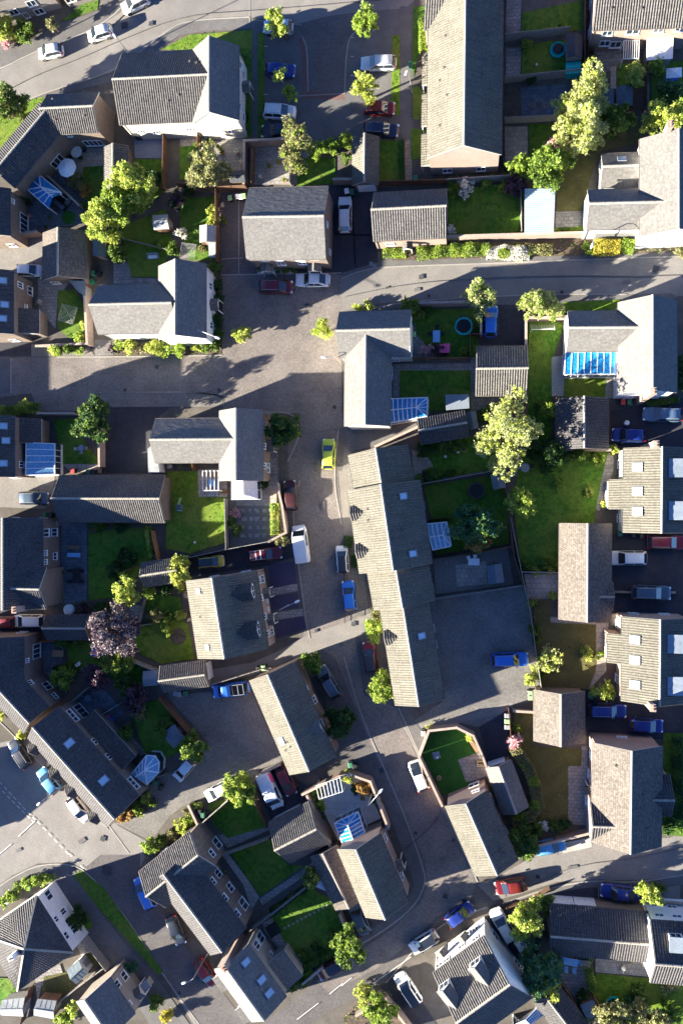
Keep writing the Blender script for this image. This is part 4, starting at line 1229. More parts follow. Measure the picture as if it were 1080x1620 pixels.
def near(base, px, py):
    """base phrase + where it stands, told by the nearest building; repeats are ranked afterwards"""
    best = min(ANCH, key=lambda a: (a[0]-px)**2+(a[1]-py)**2)
    dx, dy = px-best[0], py-best[1]
    if abs(dx) > 2.2*abs(dy): rel = 'right of' if dx > 0 else 'left of'
    elif abs(dy) > 2.2*abs(dx): rel = 'below' if dy > 0 else 'above'
    else: rel = ('below ' if dy > 0 else 'above ')+('right of' if dx > 0 else 'left of')
    return '%s %s the %s' % (base, rel, best[2]), math.hypot(dx, dy)
LBL = {}
def auto(o, base, px, py):
    l, d = near(base, px, py); o['label'] = l; LBL.setdefault(l, []).append((d, o))
    return o
def settle():
    for l, lst in LBL.items():
        if len(lst) < 2: continue
        lst.sort(key=lambda t: t[0])
        for i, (d, o) in enumerate(lst):
            o['label'] = ('nearest ', 'second nearest ', 'third nearest ', 'fourth nearest ', 'fifth nearest ', 'sixth nearest ', 'seventh nearest ')[min(i, 6)]+l
def B_(r0, r1, a, b, ze=5.0, k='pantile', **kw): return dict(r0=r0, r1=r1, a=a, b=b, ze=ze, k=k, **kw)
def HS(phrase, ax, ay, blocks, **kw):
    anchor(ax, ay, phrase)
    return house(phrase, blocks, **kw)
G = dict(cat='garage', name='garage')

# --- top left
HS('grey brick terrace in the top left corner', 45, 5, [B_((-70,-30),(52,-68),(20,-6),(-45,-80))], wall='brick_grey',
   win=[(22,19,1.3,1.1),(50,5,1.3,1.1),(48,31,.7,1.1),(67,23,1.3,1.1)])
HS('buff house cut off by the top edge', 115, 0, [B_((62,-72),(150,-100),(112,-30),(75,-115))], wall='brick_grey', win=[(92,4,1.3,1.2)])
h, Bs, pl = HS('curved brown brick house round the slate patio', 90, 215, [
    B_((62,171),(147,167),(112,148),(125,211), k='pantile'),
    B_((-8,270),(74,172),(75,237),(36,194), k='pantile_dark'),
    B_((-27,290),(-27,367),(17,340),(-64,340), k='pantile_dark')], wall='brick_brown',
    win=[(148,226,2.6,1.5),(110,214,.7,.6),(91,255,1.9,1.6),(20,318,.6,.7),(38,355,2.8,2.0)], vents=3)
h, Bs, pl = HS('cream rendered house with a dark pantiled gable', 285, 140, [
    B_((177,126),(333,118),(245,82),(250,195)),
    B_((330,56),(330,177),(378,130),(304,130), k='slate')], wall='render',
    win=[(247,209,.9,.7),(300,205,.9,.7),(327,197,.8,.6),(358,194,.8,.6),(335,208,1.0,.7),(366,207,.9,.7),(380,103,.9,1.0),(385,118,.9,1.0),(385,185,.9,1.0),(379,168,.9,1.),(222,208,.8,.7)], door=[(211,209,.9,2.0,'door_dark')], vents=4)
porch(h, pl, 389, 147, 1.5, 1.0, 2.3, 'slate')
HS('narrow brick garage between two left gardens', 184, 266, [B_((179,226),(179,308),(164,270),(203,262), 2.3)], wall='brick_brown', **G)
h, Bs, pl = HS('long terraced house with a pale ridge at the top', 735, 120, [
    B_((736,-30),(733,230),(676,150),(794,150), 5.3, 'tile_cream'),
    B_((672,-14),(734,-14),(676,47),(676,-75), 5.3, 'pantile')], wall='brick_pink', vents=9)
for y, w in ((110, 4.0), (175, 4.0), (238, 4.0)): porch(h, [p for p in pl if p['B'] is Bs[0]], 668, y, w, 1.15, 2.4, 'tile_cream', lean=True, rise=.35, nrm=(-1, 0))
HS('brown tiled terrace at the top right edge', 1010, 20, [B_((945,-25),(1110,-32),(1010,46),(1005,-105))], wall='brick_pink',
   win=[(960,52,1.2,1.0),(1000,50,1.5,1.0),(1041,47,1.2,1.0),(1075,45,1.1,1.0),(956,68,1.2,1.1),(973,70,1.3,1.3)], vents=3)
h, Bs, pl = HS('pale slate house with white gable on the right', 1010, 320, [
    B_((1067,203),(1067,362),(1011,300),(1121,300), 5.0, 'slate'),
    B_((931,321),(1060,318),(970,299),(970,363), 4.2, 'slate'),
    B_((952,263),(1018,261),(980,242),(980,296), 2.6, 'slate')], wall='render_white', win=[(1029,377,1.0,.6),(1027,386,1.0,.6)], chim=[(1060,196)], sky=[(983,252,.9,.7)],
    gar=[(958,369,2.6,2.1,'door_grey'),(993,369,2.6,2.1,'door_grey')])
for ph, r0, r1, a, b in (('house standing beyond the left edge, past the rooflight house',(-220,634),(-220,736),(-268,690),(-172,690)),('house standing beyond the left edge, across the junction',(-222,1290),(-222,1393),(-270,1340),(-174,1340))):
    house(ph, [B_(r0, r1, a, b, 4.9, 'pantile_dark')], wall='brick_brown')
# --- upper middle
h, Bs, pl = HS('pale slate house above the two parked cars', 452, 355, [B_((383,343),(512,341),(455,296),(455,411), 5.0, 'slate')], wall='brick_brown',
   win=[(445,417,1.1,1.0),(478,416,1.1,1.0),(418,411,1.1,.7),(440,410,1.1,.7),(474,410,1.1,.7),(497,409,1.1,.7),(517,355,.7,.8),(521,398,.7,.8)])
porch(h, pl, 423, 419, 1.7, 1.0, 2.3, 'slate'); porch(h, pl, 498, 418, 1.7, 1.0, 2.3, 'slate')
h, Bs, pl = HS('ribbed grey roof house beside the green lawn', 646, 342, [B_((586,330),(706,324),(648,302),(648,379), 4.2)], wall='brick_pink', win=[(617,386,1.1,.8)])
porch(h, pl, 644, 384, 1.2, .9, 2.3, 'pantile')
HS('small garage with a white door by the car park', 578, 250, [B_((577,210),(576,287),(557,250),(599,250), 2.3, 'tile_cream')], wall='brick_brown', gar=[(579,294,2.3,2.0,'door_white')], **G)
h, Bs, pl = HS('pale slate L-shaped house with white gables', 250, 480, [
    B_((140,480),(271,477),(205,450),(205,528), 5.0, 'slate'),
    B_((277,409),(277,530),(326,475),(251,475), 5.0, 'slate')], wall='render_white',
    win=[(333,453,.9,1.1),(334,515,.9,1.1)], gar=[(218,538,2.2,2.0,'door_white')])
porch(h, pl, 337, 485, 1.6, 1.1, 2.3, 'slate')
h, Bs, pl = HS('brown brick house with rooflights at the left edge', 30, 480, [B_((-28,421),(-28,524),(22,475),(-70,475), 5.2, 'pantile_dark')], wall='brick_brown',
   win=[(32,451,.8,1.2),(51,462,1.2,1.2),(41,485,.6,.6)], sky=[(5,444,.8,1.0),(8,482,.8,1.0),(5,504,.8,1.0)])
porch(h, pl, 42, 512, 3.3, 2.4, 2.4, 'pantile_dark', lean=True, rise=1.2, wall='brick_brown')
HS('brown tiled garage by the white car on the left', 102, 402, [B_((92,359),(91,436),(68,400),(137,405), 2.4, 'tile_brown')], wall='brick_brown', win=[(88,447,1.2,1.0)], **G)
h, Bs, pl = HS('slate corner house with the blue conservatory', 590, 590, [
    B_((531,522),(648,519),(590,492),(630,564), 5.0, 'slate'),
    B_((578,526),(577,672),(545,620),(617,620), 5.0, 'slate')], wall='render', win=[(619,590,1.6,2.0),(648,553,.9,1.0)])
conservatory(h, [(614,631),(617,669),(675,659),(676,629)], 2.3, .7, (6, 4))
HS('grey double garage beside the pale tree', 795, 588, [B_((752,583),(836,582),(795,548),(795,626), 2.4)], wall='brick_brown', **G)
HS('slanting garage beside the blue conservatory', 700, 676, [B_((661,682),(739,669),(697,656),(703,697), 2.3, 'pantile_dark')], wall='brick_pink', **G)
h, Bs, pl = HS('long stepped terrace in the middle with cream roof', 625, 900, [
    B_((602,766),(622,903),(559,843),(674,826), 5.5, 'tile_cream'),
    B_((593,709),(603,770),(555,748),(650,732), 5.0, 'tile_cream'),
    B_((627,900),(638,962),(586,936),(683,921), 5.0, 'tile_cream'),
    B_((639,960),(664,1118),(613,1040),(691,1030), 4.9, 'tile_cream')], wall='render',
    win=[(681,902,.9,1.1),(684,930,.9,1.1),(686,992,1.0,1.1),(690,1017,1.0,1.2),(671,800,1.0,1.1)], sky=[(637,785),(652,876),(666,1006)], vents=5)
for (x, y) in ((567,811),(575,871)): dormer(h, Bs, x, y, 1.5, .55, B=Bs[0], out=.15, k='pantile', win=False, name='wall_gable', sg=1 if Bs[0].n.x < 0 else -1)
dormer(h, Bs, 612, 1008, 1.5, .55, B=Bs[3], out=.15, k='pantile', win=False, name='wall_gable', sg=1 if Bs[3].n.x < 0 else -1)
conservatory(h, [(675,829),(684,870),(713,864),(706,826)], 2.3, .6, (3, 3), glass='glass_pale')
h, Bs, pl = HS('slate house with a white conservatory and pergola', 330, 700, [
    B_((236,693),(380,692),(300,662),(300,732), 5.0, 'slate'),
    B_((373,645),(373,760),(347,700),(416,700), 5.0, 'slate')], wall='brick_brown', win=[(418,673,.8,1.1),(418,706,.8,1.1),(418,737,.8,1.1),(424,740,1.3,1.2)])
porch(h, pl, 424, 706, 1.6, 1.0, 2.3, 'slate', lean=True, rise=.15)
conservatory(h, [(367,761),(406,761),(407,789),(367,790)], 2.3, .6, (2, 4), glass='white')
h, Bs, pl = HS('brown brick house with a glass lean-to at the left edge', 35, 700, [B_((-28,655),(-28,754),(24,700),(-70,700), 5.2, 'pantile_dark')], wall='brick_brown',
   win=[(43,708,.6,.6),(34,735,.9,1.1)], sky=[(6,674,.8,1.0),(10,697,.8,1.0),(6,733,.8,1.0)])
porch(h, pl, 44, 680, 3.3, 2.5, 2.4, 'pantile_dark', lean=True, rise=1.2, wall='brick_brown')
conservatory(h, [(47,701),(46,752),(87,750),(87,702)], 2.2, .8, (5, 3), glass='glass_pale', hip='lean', part='lean_to')
HS('long low garage block in the left middle', 172, 790, [B_((80,788),(252,788),(170,752),(170,826), 2.4, 'pantile')], wall='brick_brown', **G)
h, Bs, pl = HS('brown gabled house with a dark slate patio', 40, 890, [
    B_((6,819),(6,966),(69,860),(-27,880), 5.0, 'pantile_dark'),
    B_((17,931),(62,932),(63,897),(66,963), 5.0, 'pantile_dark')], wall='brick_brown',
    win=[(73,843,1.1,1.5),(86,842,1.1,1.5),(72,875,.7,.8),(87,880,1.0,1.0),(72,889,.7,.8),(75,921,.9,1.0),(75,936,.9,1.0),(92,925,1.9,1.9)], chim=[(23,965)])
HS('dark garage beside the copper tree', 102, 993, [B_((66,995),(135,995),(105,973),(104,1012), 2.3, 'pantile_dark')], wall='brick_brown', **G)
HS('small striped garage by the yellow conifer', 248, 906, [B_((220,911),(279,902),(248,887),(249,926), 2.3)], wall='brick_brown', **G)
h, Bs, pl = HS('pale roofed house with two blue-fronted dormers', 355, 975, [B_((335,914),(355,1043),(304,981),(415,963), 5.0, 'tile_cream')], wall='brick_pink',
   win=[(409,918,.8,1.1),(415,916,1.0,1.2),(413,946,.8,1.1),(422,951,.6,.6),(419,975,.8,1.1),(424,964,.6,.6),(423,1003,.8,1.1),(430,999,1.0,1.2)], sky=[(315,935,.6,.8),(329,1024,.6,.8)], vents=4)
porch(h, pl, 420, 938, 1.4, .9, 2.3, 'slate'); porch(h, pl, 427, 979, 1.4, .9, 2.3, 'slate')
dormer(h, Bs, 402, 934, 1.9, 1.25, k='pantile_dark', wall='lead_pale'); dormer(h, Bs, 411, 994, 1.9, 1.25, k='pantile_dark', wall='lead_pale')
HS('striped garage with a white door by the blue pickup', 285, 1070, [B_((250,1078),(324,1068),(296,1048),(297,1090), 2.3)], wall='brick_brown', gar=[(327,1063,2.2,2.0,'door_white')], **G)
h, Bs, pl = HS('narrow slanting house between courtyard and street', 460, 1130, [B_((423,1067),(489,1221),(430,1160),(504,1133), 4.6, 'tile_cream')], wall='brick_brown',
   win=[(482,1092,.5,1.2),(497,1107,1.0,1.4),(505,1150,1.0,1.4),(518,1173,.5,1.2)], sky=[(446,1172,.9,.9)], vents=4)
dormer(h, Bs, 503, 1150, 1.5, .5, k='slate', win=False, name='wall_gable', out=.1)
# --- lower left
h, Bs, pl = HS('angled brown brick house at the left edge', 35, 1080, [
    B_((-18,1010),(-18,1085),(39,1045),(-60,1045), 4.9, 'pantile_dark'),
    B_((-12,1081),(47,1145),(64,1102),(20,1140), 4.9, 'pantile_dark')], wall='brick_brown',
    win=[(58,1030,2.0,1.9),(43,1045,.6,.7),(75,1085,1.3,1.5),(87,1101,1.0,.7),(48,1080,.7,1.0)])
h, Bs, pl = HS('long dark-roofed terrace with an octagonal conservatory', 125, 1215, [B_((48,1154),(178,1300),(158,1189),(107,1238), 5.0, 'pantile_dark')], wall='brick_brown',
   win=[(115,1132,2.0,1.0),(150,1173,1.0,.8),(172,1197,1.0,.8),(211,1239,1.9,1.0),(130,1124,2.2,1.9)], sky=[(110,1176,.9,1.2),(164,1235,.9,1.2)], vents=2)
porch(h, pl, 172, 1172, 8.4, 2.2, 2.4, 'pantile_dark', lean=True, rise=1.0, wall='brick_brown')
for x, y in ((58,1178),(93,1217),(118,1246),(153,1288)): dormer(h, Bs[:1], x, y, 1.7, .55, B=Bs[0], out=1.2, k='pantile', win=False, name='porch_bay', wall='brick_brown', sg=1 if Bs[0].n.x < 0 else -1, ground=True)
ORGL = h
h, Bs, pl = HS('striped L-shaped house by the blue covered car', 300, 1400, [
    B_((231,1420),(314,1354),(264,1344),(345,1370), 4.9, 'pantile'),
    B_((258,1384),(351,1508),(359,1428),(304,1472), 4.9, 'pantile_dark')], wall='brick_brown',
    win=[(345,1382,1.1,1.3),(337,1394,1.0,.8),(364,1404,1.2,1.2),(356,1420,1.0,.8),(385,1430,1.5,1.6),(375,1445,1.0,.9),(345,1332,1.5,1.5),(335,1350,1.1,1.0)])
h, Bs, pl = HS('cream brick slate house with three rooflights', 405, 1545, [B_((356,1530),(418,1616),(421,1533),(373,1583), 4.9, 'slate')], wall='brick_buff',
   win=[(416,1475,1.3,1.6),(406,1495,1.1,1.3),(428,1510,.6,.9)], sky=[(389,1522,.8,1.1),(414,1550,.8,1.1),(426,1571,.8,1.1)], chim=[(355,1532)])
porch(h, pl, 452, 1535, 4.0, 2.4, 2.4, 'slate', lean=True, rise=.9, wall='brick_buff')
for x, y in ((344,1560),(385,1608)): porch(h, pl, x, y, 2.1, 1.5, 4.4, 'slate', lean=True, rise=.1, wall='render', mat='render', nrm=(-.8, -.58))
h, Bs, pl = HS('cream-roofed house below the walled patio', 590, 1385, [B_((562,1344),(609,1456),(622,1368),(556,1398), 4.6, 'tile_cream')], wall='brick_pink', win=[(609,1326,.9,1.1),(635,1385,1.0,1.2)])
porch(h, pl, 630, 1358, 1.5, .9, 2.3, 'slate')
conservatory(h, [(541,1333),(577,1317),(566,1284),(529,1302)], 2.3, .6, (4, 3))
HS('low brown garage left of the cream-roofed house', 530, 1388, [B_((506,1352),(548,1440),(500,1375),(556,1385), 2.3, 'tile_brown', pitch=22)], wall='brick_brown', **G)
HS('striped garage below the pink-flashed van', 475, 1315, [B_((434,1347),(501,1313),(456,1285),(485,1352), 2.4, 'pantile')], wall='brick_brown', gar=[(440,1290,2.2,2.0,'door_white'),(466,1274,2.2,2.0,'door_white')], **G)
h, Bs, pl = HS('pink gabled house below the artificial lawn', 765, 1315, [B_((737,1271),(787,1385),(726,1328),(793,1302), 4.6, 'tile_cream')], wall='brick_pink', win=[(749,1242,1.4,1.2),(752,1252,1.0,.7)], vents=3)
HS('dark garage right of the artificial lawn', 803, 1247, [B_((790,1212),(818,1288),(782,1255),(822,1240), 2.3, 'slate')], wall='brick_brown', gar=[(783,1205,2.2,2.0,'door_white')], **G)
h, Bs, pl = HS('big gabled house beside the light blue car', 990, 1260, [
    B_((999,1188),(997,1352),(936,1255),(1046,1255), 5.0, 'tile_brown'),
    B_((936,1308),(1000,1310),(945,1262),(945,1334), 4.6, 'pantile_dark'),
    B_((1000,1266),(1067,1267),(1050,1226),(1050,1291), 4.0, 'pantile_dark')], wall='brick_pink', win=[(934,1195,.9,1.2),(931,1225,1.2,1.5),(928,1270,1.2,1.6),(930,1290,1.2,1.0),(983,1167,1.2,.6)], vents=3)
porch(h, pl, 978, 1341, 1.8, 1.0, 2.4, 'pantile_dark')
HS('brown tiled garage beside the two dark blue cars', 884, 1136, [B_((886,1098),(886,1182),(844,1135),(924,1137), 2.3, 'tile_brown')], wall='brick_brown', **G)
h, Bs, pl = HS('cream-roofed house above the two dark blue cars', 1030, 1045, [
    (kb := block(**B_((1040,980),(1039,1118),(982,1045),(1092,1045), 5.0, 'tile_cream'))), derive(kb, (1040,1010), (1040,1058), 1.5)
    ], wall='brick_pink', win=[(975,987,1.0,1.4),(972,1070,1.0,1.5),(960,1030,1.6,1.4)], sky=[(1004,1012,.9,1.1),(1004,1044,.9,1.1),(1004,1083,.9,1.1)], chim=[(1032,1120)])
for y in (1017, 1083): dormer(h, Bs[:1], 1078, y, 1.9, 1.0, flat=True, wall='lead_pale')
h, Bs, pl = HS('cream-roofed house above the white and maroon estates', 1020, 772, [
    (kb := block(**B_((1045,706),(1044,844),(985,775),(1095,775), 5.0, 'tile_cream'))), derive(kb, (1045,757), (1045,806), 1.5)
    ], wall='render', win=[(976,735,1.0,1.5),(975,820,1.0,1.3)], sky=[(1008,739,.9,1.1),(1008,777,.9,1.1),(1008,809,.9,1.1)], chim=[(1037,703)])
for y in (741, 808): dormer(h, Bs[:1], 1080, y, 1.9, 1.0, flat=True, wall='lead_pale')
h, Bs, pl = HS('brown tiled double garage in the right gardens', 925, 905, [
    B_((929,828),(928,985),(884,905),(966,905), 2.5, 'tile_brown'),
    B_((926,941),(972,942),(955,921),(955,965), 2.3, 'pantile')], wall='brick_brown', **G)
h, Bs, pl = HS('slate L-shaped house with a blue lean-to roof', 1000, 545, [
    B_((1032,466),(1032,617),(977,550),(1070,550), 5.0, 'slate'),
    B_((899,517),(1030,516),(940,492),(940,556), 4.6, 'slate')], wall='render_white', chim=[(1033,619)], win=[(974,600,1.0,1.8)])
conservatory(h, [(893,558),(974,557),(975,592),(892,593)], 2.4, .5, (8, 3), hip='lean', part='lean_to')
HS('dark tiled double garage beside the dark blue car', 920, 667, [B_((924,626),(924,709),(879,667),(961,667), 2.4, 'pantile_dark')], wall='brick_brown', **G)
# --- bottom right and bottom
h, Bs, pl = HS('long dark-roofed coach house with white garage doors', 945, 1475, [B_((870,1482),(1030,1495),(945,1436),(945,1516), 3.0, 'pantile_dark')], wall='brick_brown', gar=[(890,1426,2.5,2.1,'door_white'),(925,1430,2.5,2.1,'door_white')], win=[(930,1516,1.2,1.2)], label='long dark-roofed coach house with two white garage doors')
h, Bs, pl = HS('white rendered house at the lower right edge', 1055, 1480, [B_((1035,1526),(1140,1534),(1070,1458),(1060,1557), 5.2, 'pantile_dark')], wall='render_white',
   win=[(1037,1432,1.1,.7),(1062,1435,1.1,.7),(1042,1448,1.1,.7),(1070,1450,1.1,.7)])
dormer(h, Bs, 1066, 1476, 1.5, 1.2, flat=True, wall='render')
h, Bs, pl = HS('large white house with two cream dormers', 760, 1545, [B_((722,1622),(808,1560),(716,1516),(800,1608), 5.2, 'pantile')], wall='render_white',
   win=[(685,1520,1.1,1.1),(682,1536,1.1,.8),(706,1519,1.0,.8),(730,1497,1.0,.8),(752,1485,1.0,.8),(751,1470,1.0,1.0),(742,1475,1.0,1.0)])
dormer(h, Bs, 702, 1553, 1.7, 1.5, k='slate', wall='render'); dormer(h, Bs, 751, 1517, 1.7, 1.5, k='slate', wall='render')
porch(h, pl, 702, 1507, 1.5, .9, 2.3, 'slate', posts=False); porch(h, pl, 735, 1484, 1.5, .9, 2.3, 'slate', posts=False)
conservatory(h, [(812,1622),(848,1596),(858,1606),(822,1632)], 2.2, .6, (3, 3), glass='glass_pale')
HS('small dark garage at the bottom below the olive tree', 885, 1592, [B_((868,1578),(915,1640),(905,1587),(862,1610), 2.3, 'pantile_dark')], wall='brick_brown', **G)
h, Bs, pl = HS('beige house with a white gable at the bottom', 185, 1585, [B_((134,1582),(175,1642),(200,1583),(132,1602), 4.9, 'slate')], wall='brick_buff', win=[(197,1544,1.2,1.1),(186,1557,1.0,1.0),(236,1597,1.4,1.1),(205,1588,.6,.7)])
porch(h, pl, 217, 1572, 1.6, 1.1, 2.3, 'slate')

# hipped house bottom left: four tiled faces meeting at one point
def hip_house():
    ph = 'hipped brown-tiled house with white wall at bottom left'
    anchor(45, 1490, ph)
    ze, zr = 5.0, 8.3
    c = [P(59,1416,ze), P(117,1507,ze), P(28,1568,ze), P(-30,1477,ze)]
    pk = [P(39,1501,zr), P(22,1513,zr)]
    ctr = sum(c, V())/4
    root = empty('house', (ctr.x, ctr.y, 0)); tag(root, ph, 'house')
    inn = [q.lerp(ctr, .05) for q in c]
    w = MB(); w.add([V((q.x, q.y, 0)) for q in inn]+[V((q.x, q.y, ze)) for q in inn], [(0, 1, 5, 4), (1, 2, 6, 5), (2, 3, 7, 6), (3, 0, 4, 7)])
    build('wall', w, M['render_white'], root)
    p = pk[0]
    for i, kk in ((0, 'pantile_dark'), (1, 'pantile_dark'), (2, 'pantile_dark'), (3, 'pantile')):  # north-east slope takes darker tiles: its shade is put into the colour
        a, b = c[i], c[(i+1) % 4]
        L = (b-a).length; d = (b-a)/L; m = p-a; e = m-d*m.dot(d); S = e.length; e = e/S; n = d.cross(e)
        if n.z < 0: n = -n
        mb = MB(); uv = []
        rows = int(S/.33)
        pos = m.dot(d)
        for k in range(rows):
            t0, t1 = S*k/rows, S*(k+1)/rows
            l0, r0 = pos*t0/S, L-(L-pos)*t0/S; l1, r1 = pos*t1/S, L-(L-pos)*t1/S
            nn = max(2, int((r0-l0)/.09)) if kk != 'tile_brown' else max(2, int((r0-l0)/.5))
            o = len(mb.v); us = []
            for (l, r, t, up) in ((l0, r0, t0, .025), (l1, r1, t1, 0)):
                for q in range(nn+1):
                    s = l+(r-l)*q/nn; hgt = (0, .015, .075, .03)[int(round(s/.09)) % 4] if kk != 'tile_brown' else 0
                    mb.v.append(tuple(a+d*s+e*t+n*(up+hgt))); us.append((s, t))
            for q in range(nn): mb.f.append((o+q, o+q+1, o+nn+1+q+1, o+nn+1+q)); mb.m.append(0)
            uv.append((o, np.array(us)))
        r = build('roof', mb, M[kk], root); put_uv(r, uv)
        build('ridge_cap', MB().bar(a+V((0, 0, .06)), p+V((0, 0, .1)), .24, .1), M['ridge'], r)
    t = (c[1]-c[0]).normalized(); nrm = V((-t.y, t.x, 0)) if V((-t.y, t.x, 0)).dot(c[0]-ctr) > 0 else V((t.y, -t.x, 0))
    pln = [dict(c=V(((inn[0].x+inn[1].x)/2, (inn[0].y+inn[1].y)/2, 0)), n=nrm, t=t, hw=(inn[1]-inn[0]).length/2, zt=ze, zp=ze, long=True)]
    for px, py, ww, hh in ((77,1416,1.3,1.3),(100,1442,.8,1.2),(89,1454,.8,.8),(109,1460,1.3,1.1),(117,1469,1.2,1.3),(105,1480,1.0,.8)):
        _, p_, q, s = hit_wall(pln, px, py); window(root, V((q.x, q.y, max(.9, min(4.2, q.z)))), nrm, t, ww, hh)
    pz = 9.0; q = P(17, 1517, pz)
    ch = build('chimney', MB().abox((q.x, q.y, pz/2), .8, .6, pz, .6), M['render_white'], root)
    build('chimney_pot', MB().lathe((q.x, q.y, pz), [(.11, 0), (.12, .05), (.09, .3), (.07, .35)], 10), M['pot'], ch)
hip_house()
# octagonal conservatory of the long terrace, and the lantern-roofed one on the slate patio
def oct_cons(root, pts, peak, ridge_in, z=2.2, rise=.9, glass='glass_pale'):
    q = [P(x, y, z) for x, y in pts]; pk = P(*peak, z+rise); ri = P(*ridge_in, z+rise); zz = V((0, 0, 1))
    fr, gl = MB(), MB()
    n = len(q)
    gl.add([q[0], q[1], pk, ri], [(0, 1, 2, 3)]); gl.add([q[-2], q[-1], ri, pk], [(0, 1, 2, 3)])
    for i in range(1, n-2): gl.add([q[i], q[i+1], pk], [(0, 1, 2)])
    fr.bar(pk+zz*.05, ri+zz*.05, .12, .1)
    for i in range(1, n-1): fr.bar(q[i]+zz*.03, pk+zz*.03, .13, .07)
    for i in (1, 2, 3):
        t = i/4
        fr.bar(q[0].lerp(q[1], t)+zz*.03, ri.lerp(pk, t)+zz*.03, .11, .06); fr.bar(q[-1].lerp(q[-2], t)+zz*.03, ri.lerp(pk, t)+zz*.03, .11, .06)
    for a, b in zip(q[:-1], q[1:]):
        fr.bar(a, b, .14, .12); k = max(1, int((b-a).length/.75))
        for i in range(k+1):
            p = a.lerp(b, i/k); fr.bar(V((p.x, p.y, .5)), V((p.x, p.y, z)), .07, .07)
        d = (b-a).normalized(); nn = V((-d.y, d.x, 0)); m = (a+b)/2
        fr.box(V((m.x, m.y, .25)), (b-a)/2, nn*.08, zz*.25)
        gl.quad(V((a.x, a.y, .52)), V((b.x, b.y, .52)), V((b.x, b.y, z-.06)), V((a.x, a.y, z-.06)), 1)
    f = build('conservatory', fr, M['upvc'], root); build('glazing', gl, [M[glass], M['glass']], f)
oct_cons(ORGL, [(208,1225),(232,1195),(246,1196),(252,1206),(251,1222),(233,1241),(218,1232)], (229,1219), (214,1229))
def lantern_cons():
    q = [(44,300),(53,281),(62,277),(98,305),(78,329),(66,324)]
    r = empty('conservatory', P(68, 302, 0)); tag(r, 'white framed conservatory with blue lantern roof on the slate patio', 'conservatory')
    oct_cons(r, [(78,330),(44,300),(50,284),(62,276),(98,305),(96,308)], (65,296), (84,312), 2.3, .9, 'glass_blue')
lantern_cons()
# ---------------------------------------------------------------- ground: one sheet, then patches each a hair above the last
gp = MB().quad((-900,-900,0),(900,-900,0),(900,900,0),(-900,900,0))
tag(build('ground', gp, M['ground']), kind='structure')
ZL = [0.004]; GREEN = []
def patch(name, pts, mat, dz=0, smooth=0):
    ZL[0] += .0005
    z = ZL[0]+dz
    if smooth:
        for _ in range(smooth):
            q = []
            for i in range(len(pts)):
                a, b = pts[i], pts[(i+1) % len(pts)]
                q += [(a[0]*.75+b[0]*.25, a[1]*.75+b[1]*.25), (a[0]*.25+b[0]*.75, a[1]*.25+b[1]*.75)]
            pts = q
    v = [P(x, y, z) for x, y in pts]
    ar = sum(v[i].x*v[(i+1) % len(v)].y-v[(i+1) % len(v)].x*v[i].y for i in range(len(v)))
    if ar < 0: v = v[::-1]
    if mat.startswith('lawn') or name == 'flower_bed': GREEN.append((name, mat, pts, z))
    o = build(name, MB().add(v, [tuple(range(len(v)))]), M[mat])
    return tag(o, kind='structure')
def strip(name, pts, w, mat, h=.02, z0=0, smooth=0):
    """kerb or line of even width along a px polyline"""
    for _ in range(smooth):
        q = [pts[0]]
        for a, b in zip(pts[:-1], pts[1:]): q += [(a[0]*.75+b[0]*.25, a[1]*.75+b[1]*.25), (a[0]*.25+b[0]*.75, a[1]*.25+b[1]*.75)]
        pts = q+[pts[-1]]
    p = [P(x, y, 0) for x, y in pts]; mb = MB(); L, R = [], []
    for i, a in enumerate(p):
        d = (p[min(i+1, len(p)-1)]-p[max(i-1, 0)]).normalized(); n = V((-d.y, d.x, 0))
        L.append(a+n*w/2); R.append(a-n*w/2)
    t = z0+h
    for i in range(len(p)-1):
        mb.quad(R[i]+V((0, 0, t)), R[i+1]+V((0, 0, t)), L[i+1]+V((0, 0, t)), L[i]+V((0, 0, t)))
        for S in (L, R): mb.quad(S[i], S[i+1], S[i+1]+V((0, 0, t)), S[i]+V((0, 0, t)))
    return tag(build(name, mb, M[mat]), kind='structure')
def circle(cx, cy, r, n=20, ry=None): return [(cx+r*math.cos(2*PI*k/n), cy+(ry or r)*math.sin(2*PI*k/n)) for k in range(n)]

# roads
patch('road', [(-60,110),(0,111),(54,82),(130,56),(190,20),(205,-40),(700,-60),(655,0),(655,12),(560,20),(520,25),(470,38),(395,27),(302,32),(270,44),(222,83),(175,115),(90,141),(48,156),(0,182),(-60,215)], 'asphalt')
patch('pavement', [(-60,70),(0,70),(30,74),(100,35),(150,20),(180,-30),(210,-40),(190,20),(130,56),(54,82),(0,111),(-60,112)], 'path', .02)
patch('pavement', [(222,83),(270,44),(302,32),(395,27),(398,45),(330,48),(285,55),(250,80)], 'path', .02)
patch('pavement', [(-60,218),(0,184),(48,157),(90,143),(175,117),(180,128),(100,148),(60,156),(0,196),(-60,235)], 'path', .02)
patch('parking_court', [(398,28),(470,38),(520,25),(560,20),(640,14),(655,0),(655,225),(600,225),(530,222),(480,232),(415,228),(398,228)], 'asphalt_blue')
patch('car_park_road', [(470,38),(520,25),(560,20),(615,14),(580,40),(553,55),(547,90),(545,150),(510,145),(487,145),(487,85),(478,58)], 'block_dark')
patch('block_border', [(478,58),(487,85),(487,145),(545,148),(545,158),(478,156),(478,90),(470,62)], 'block_red')
patch('path', [(632,10),(651,10),(652,100),(651,222),(632,222)], 'path', .02)
patch('path', [(640,222),(650,222),(652,290),(640,290)], 'slab_grey')
patch('path', [(398,45),(407,45),(408,230),(398,230)], 'asphalt_blue', .02)
patch('verge', [(408,52),(418,52),(418,228),(408,228)], 'lawn', .03)
patch('verge', [(620,56),(632,56),(632,182),(618,182)], 'lawn_lush', .03)
